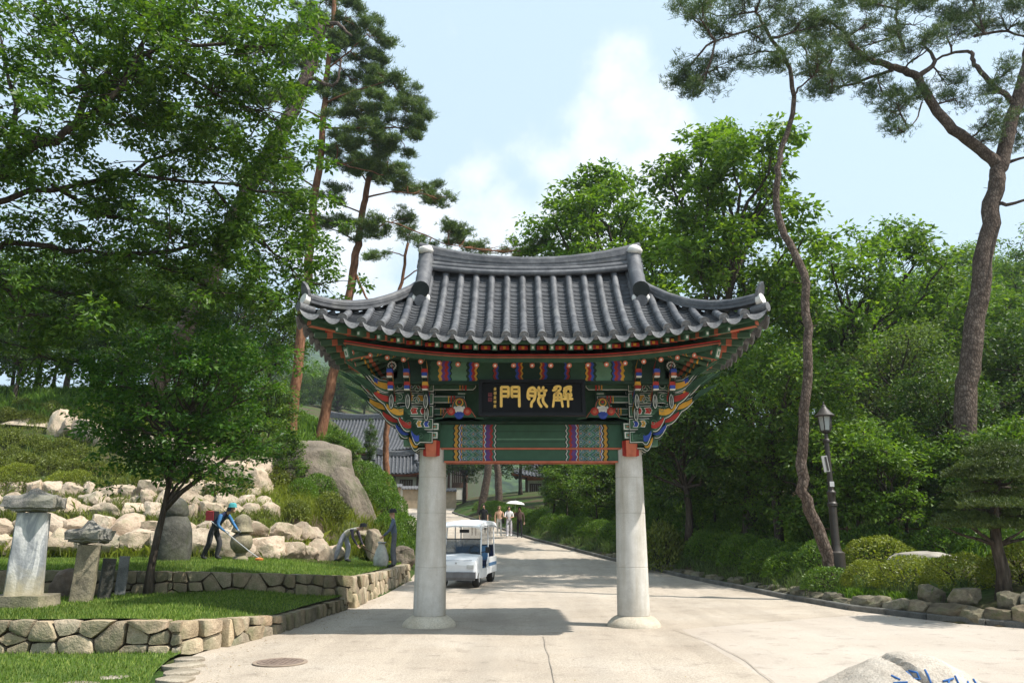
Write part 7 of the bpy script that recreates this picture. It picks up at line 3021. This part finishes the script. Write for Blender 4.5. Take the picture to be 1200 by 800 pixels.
def hair(root, J, mat, r=.10, long=0.0, name="hair"):
    c = Vector(J["head"])
    b = MB()
    b.lathe([(.001, .115), (r * .55, .10), (r * .92, .055), (r * 1.0, 0), (r * .9, -.05 - long), (r * .5, -.07 - long)], 14, (c.x, c.y + .018, c.z))
    o = b.build(name, mat, root, smooth=80)
    for v in o.data.vertices:          # keep the face free
        if v.co.y < c.y - .045 and v.co.z < c.z + .045:
            v.co.y = c.y - .03
    return o


def hat(root, J, mat, brim=.16, peak=False, name="hat"):
    c = Vector(J["crown"])
    b = MB()
    b.lathe([(brim, -.045), (brim, -.03), (.105, -.02), (.10, .045), (.06, .075), (.001, .08)], 16, (c.x, c.y, c.z))
    return b.build(name, mat, root, smooth=50)


# pedestrians coming down the road
pw = rz(48)
def ped(px, Y, label, J, mats, rad=RAD, rz_=0.0, sc=1.0):
    x = at(px, 628, Y).x
    o = body("person", label, J, mats, rad, (x, Y, rz(Y) + .015), rz_)
    o.scale = (sc, sc, sc)
    return o


J1 = stand(.12, (.1, .3), (-.1, .2))
p = ped(566.5, 50, "person in a black short-sleeved top walking behind the golf cart", J1, dict(top=cloth("black_shirt", (.015, .015, .017)), trousers=cloth("black_trousers", (.02, .02, .024)), shoe=M_BLKP, short=True))
hair(p, J1, M_HAIR)
J2 = stand(.16, (.2, 1.3, -.12), (.0, .3))
p = ped(585, 47.5, "person in a peach top and white trousers walking beside the one in white", J2, dict(top=cloth("peach_top", (.55, .33, .22)), trousers=cloth("white_trousers", (.72, .70, .66)), shoe=M_PALE, short=True))
hair(p, J2, plain("light_brown_hair", (.20, .12, .07), .6, .2, 20), .105, .03)
b = MB()
b.box((.24, -.12, .86), (.12, .24, .26))
b.tube([(.22, -.05, .98), (.20, -.08, 1.30), (.17, -.02, 1.44)], .01, 5)
b.build("shoulder_bag", cloth("dark_bag", (.03, .025, .025)), p)
J3 = stand(-.15, (.3, 1.5, -.15), (.3, 1.4, -.15))
p = ped(596.5, 47.2, "person in a white blouse and loose pale grey trousers", J3, dict(top=cloth("white_blouse", (.70, .68, .68)), trousers=cloth("pale_trousers", (.52, .50, .54)), shoe=M_PALE, short=True), dict(RAD, kn=.085, an=.075))
hair(p, J3, M_HAIR, .10, .02)
J4 = stand(.13, (.1, .2), (.5, 2.5, .02))
p = ped(609, 46.5, "person in a loose brown top under a white parasol", J4, dict(top=cloth("brown_top", (.085, .055, .045)), trousers=cloth("dark_trousers", (.02, .018, .02)), shoe=M_BLKP), dict(RAD, spine=(.17, .13), pelvis=(.19, .14)))
hair(p, J4, M_HAIR, .10, .04)
hx = Vector(J4["ha_r"]) + Vector(p.location)
par = empty("parasol", hx, label="white parasol held above the walker in brown", cat="parasol")
b = MB()
b.tube([(0, -.005, -.06), (.05, 0, .62)], .008, 6)
b.build("shaft", M_PALE, par)
b = MB()
M = Matrix.Translation((.05, 0, .62)) @ Matrix.Rotation(.08, 4, 'Y')
b.lathe([(.52, -.16), (.46, -.10), (.34, -.04), (.18, -.005), (.01, .01)], 16, M=M)
b.build("canopy", cloth("parasol_white", (.80, .79, .77)), par, smooth=60)
b = MB()
b.tube([(.05, 0, .63), (.055, 0, .70)], .01, 6)
b.build("ferrule", M_PALE, par)

# grass cutter with strimmer: trunk bent forward, facing right
JC = {"pelvis": (0, .06, .86), "spine": (0, -.06, 1.0), "chest": (0, -.22, 1.18), "neck": (0, -.34, 1.27), "jaw": (0, -.43, 1.28), "head": (0, -.46, 1.34), "crown": (0, -.45, 1.43), "nose": (0, -.545, 1.28),
      "hip_l": (.09, .05, .80), "kn_l": (.12, -.10, .45), "an_l": (.12, -.02, .09), "toe_l": (.13, -.18, .05), "hip_r": (-.09, .06, .80), "kn_r": (-.12, .08, .44), "an_r": (-.13, .24, .09), "toe_r": (-.14, .09, .05),
      "sh_l": (.18, -.24, 1.20), "el_l": (.24, -.38, .96), "wr_l": (.16, -.56, .80), "ha_l": (.13, -.62, .76), "sh_r": (-.18, -.24, 1.20), "el_r": (-.25, -.20, .92), "wr_r": (-.16, -.36, .76), "ha_r": (-.13, -.42, .73)}
cp = body("person", "gardener in dark clothes and teal cap bending over a strimmer", JC, dict(top=cloth("navy_vest", (.02, .025, .06)), sleeve=cloth("bright_blue_sleeve", (.05, .16, .34)), trousers=cloth("charcoal_trousers", (.045, .045, .05)), shoe=M_BLKP, glove=cloth("grey_glove", (.3, .3, .3))), dict(RAD, kn=.075, an=.065), (-7.95, 22.3, T2(-7.95, 22.3) - .01), R(80))
hat(cp, JC, cloth("teal_cap", (.06, .30, .32)), .12)
b = MB()
b.box((0, -.40, 1.335), (.21, .10, .10))
b.build("face_scarf", cloth("dark_scarf", (.03, .035, .06)), cp)
stm = empty("strimmer", cp.location, R(80), "red backpack strimmer carried by the bending gardener", "strimmer")
b = MB()
b.box((0, .12, 1.16), (.28, .22, .24))
b.lathe([(.10, -.06), (.12, 0), (.10, .08)], 14, (0, .2, 1.22))
b.build("engine", plain("red_plastic", (.30, .04, .045), .5, .1, 6), stm)
b = MB()
b.box((0, .02, 1.10), (.24, .06, .38))
b.build("harness", M_BLKP, stm)
b = MB()
b.tube([(-.16, .05, 1.02), (-.13, -.42, .71), (.02, -1.05, .22), (.04, -1.28, .08)], .014, 8)
b.build("shaft", M_RIM, stm)
b = MB()
b.tube([(.13, -.66, .79), (.06, -.62, .66), (-.08, -.6, .62)], .012, 6)
b.build("handle", M_BLKP, stm)
b = MB()
b.lathe([(.10, .02), (.11, .06), (.03, .09)], 12, (.04, -1.30, .0))
b.build("cutter_head", plain("orange_plastic", (.55, .18, .05), .5, .1, 6), stm)

# stooping gardener and standing gardener near the road
JS = {"pelvis": (0, .12, .88), "spine": (0, -.02, .99), "chest": (0, -.22, 1.06), "neck": (0, -.38, 1.08), "jaw": (0, -.47, 1.06), "head": (0, -.52, 1.10), "crown": (0, -.56, 1.17), "nose": (0, -.585, 1.03),
      "hip_l": (.09, .10, .82), "kn_l": (.12, -.02, .46), "an_l": (.12, .05, .09), "toe_l": (.13, -.11, .05), "hip_r": (-.09, .12, .82), "kn_r": (-.12, .20, .46), "an_r": (-.13, .34, .09), "toe_r": (-.14, .19, .05),
      "sh_l": (.18, -.26, 1.05), "el_l": (.22, -.36, .78), "wr_l": (.14, -.50, .58), "ha_l": (.12, -.56, .53), "sh_r": (-.18, -.26, 1.05), "el_r": (-.22, -.32, .78), "wr_r": (-.14, -.44, .56), "ha_r": (-.12, -.49, .50)}
sx_ = at(405, 661, 26.8).x
sp2 = body("person", "stooping gardener in a pale vest raking cut grass", JS, dict(top=cloth("pale_vest", (.62, .57, .46)), sleeve=cloth("dark_sleeve", (.07, .06, .08)), trousers=cloth("grey_work_trousers", (.36, .36, .40)), shoe=M_BLKP), dict(RAD, kn=.085, an=.08, pelvis=(.17, .13)), (sx_, 26.8, T2(sx_, 26.8) - .01), R(75))
hat(sp2, JS, cloth("dark_cap", (.02, .02, .022)), .12).rotation_euler = (0, 0, 0)
rk_ = empty("rake", sp2.location, R(75), "bamboo rake held low by the stooping gardener", "rake")
b = MB()
b.tube([(-.02, -.30, .62), (.02, -.54, .50), (.10, -1.35, .08)], .014, 6)
b.build("handle", M_WOOD, rk_)
for i in range(7):
    b = MB()
    b.tube([(.10, -1.33, .09), (.10 + (i - 3) * .04, -1.5, .06), (.10 + (i - 3) * .055, -1.62, .02)], .006, 4)
    b.build("tine", M_YEL, rk_)
JT = stand(.03, (.35, .9, -.05), (.3, .8, -.05), .12)
gx_ = at(461, 666, 25.6).x
gp = body("person", "standing gardener in dark blue jacket and hat holding a sack", JT, dict(top=cloth("navy_jacket", (.085, .11, .16)), trousers=cloth("slate_trousers", (.10, .105, .12)), shoe=M_BLKP), dict(RAD, kn=.075, an=.065), (gx_, 25.6, T2(gx_, 25.6) - .01), R(-80))
hat(gp, JT, cloth("dark_hat", (.02, .02, .024)), .15)
sk_ = Vector((gx_ - .36, 25.5, T2(gx_, 25.6)))
sack = empty("sack", sk_, 0, "pale cloth sack beside the standing gardener", "sack")
b = MB()
b.lathe([(.16, 0), (.24, .08), (.23, .3), (.17, .52), (.11, .66), (.13, .74)], 14)
so = b.build("bag", cloth("sack_cloth", (.40, .40, .36)), sack, smooth=80)
for v in so.data.vertices:
    v.co += mnoise.noise_vector(Vector(v.co) * 5) * .05
b = MB()
b.lathe([(.135, .73), (.12, .75), (.10, .70)], 14)
b.build("rim", M_GREYP, sack)

# ================================================================== air
hz = bpy.data.materials.new("air_haze")
hz.use_nodes = True
hz.node_tree.nodes.clear()
pv = hz.node_tree.nodes.new("ShaderNodeVolumePrincipled")
pv.inputs['Color'].default_value = (.78, .88, 1.0, 1)
pv.inputs['Density'].default_value = .00034
pv.inputs['Anisotropy'].default_value = .3
ho = hz.node_tree.nodes.new("ShaderNodeOutputMaterial")
hz.node_tree.links.new(pv.outputs[0], ho.inputs['Volume'])
b = MB()
b.box((0, 480, 112), (1480, 1160, 250))
tag(b.build("haze", hz), "pale summer haze filling the valley", "haze", kind='stuff')
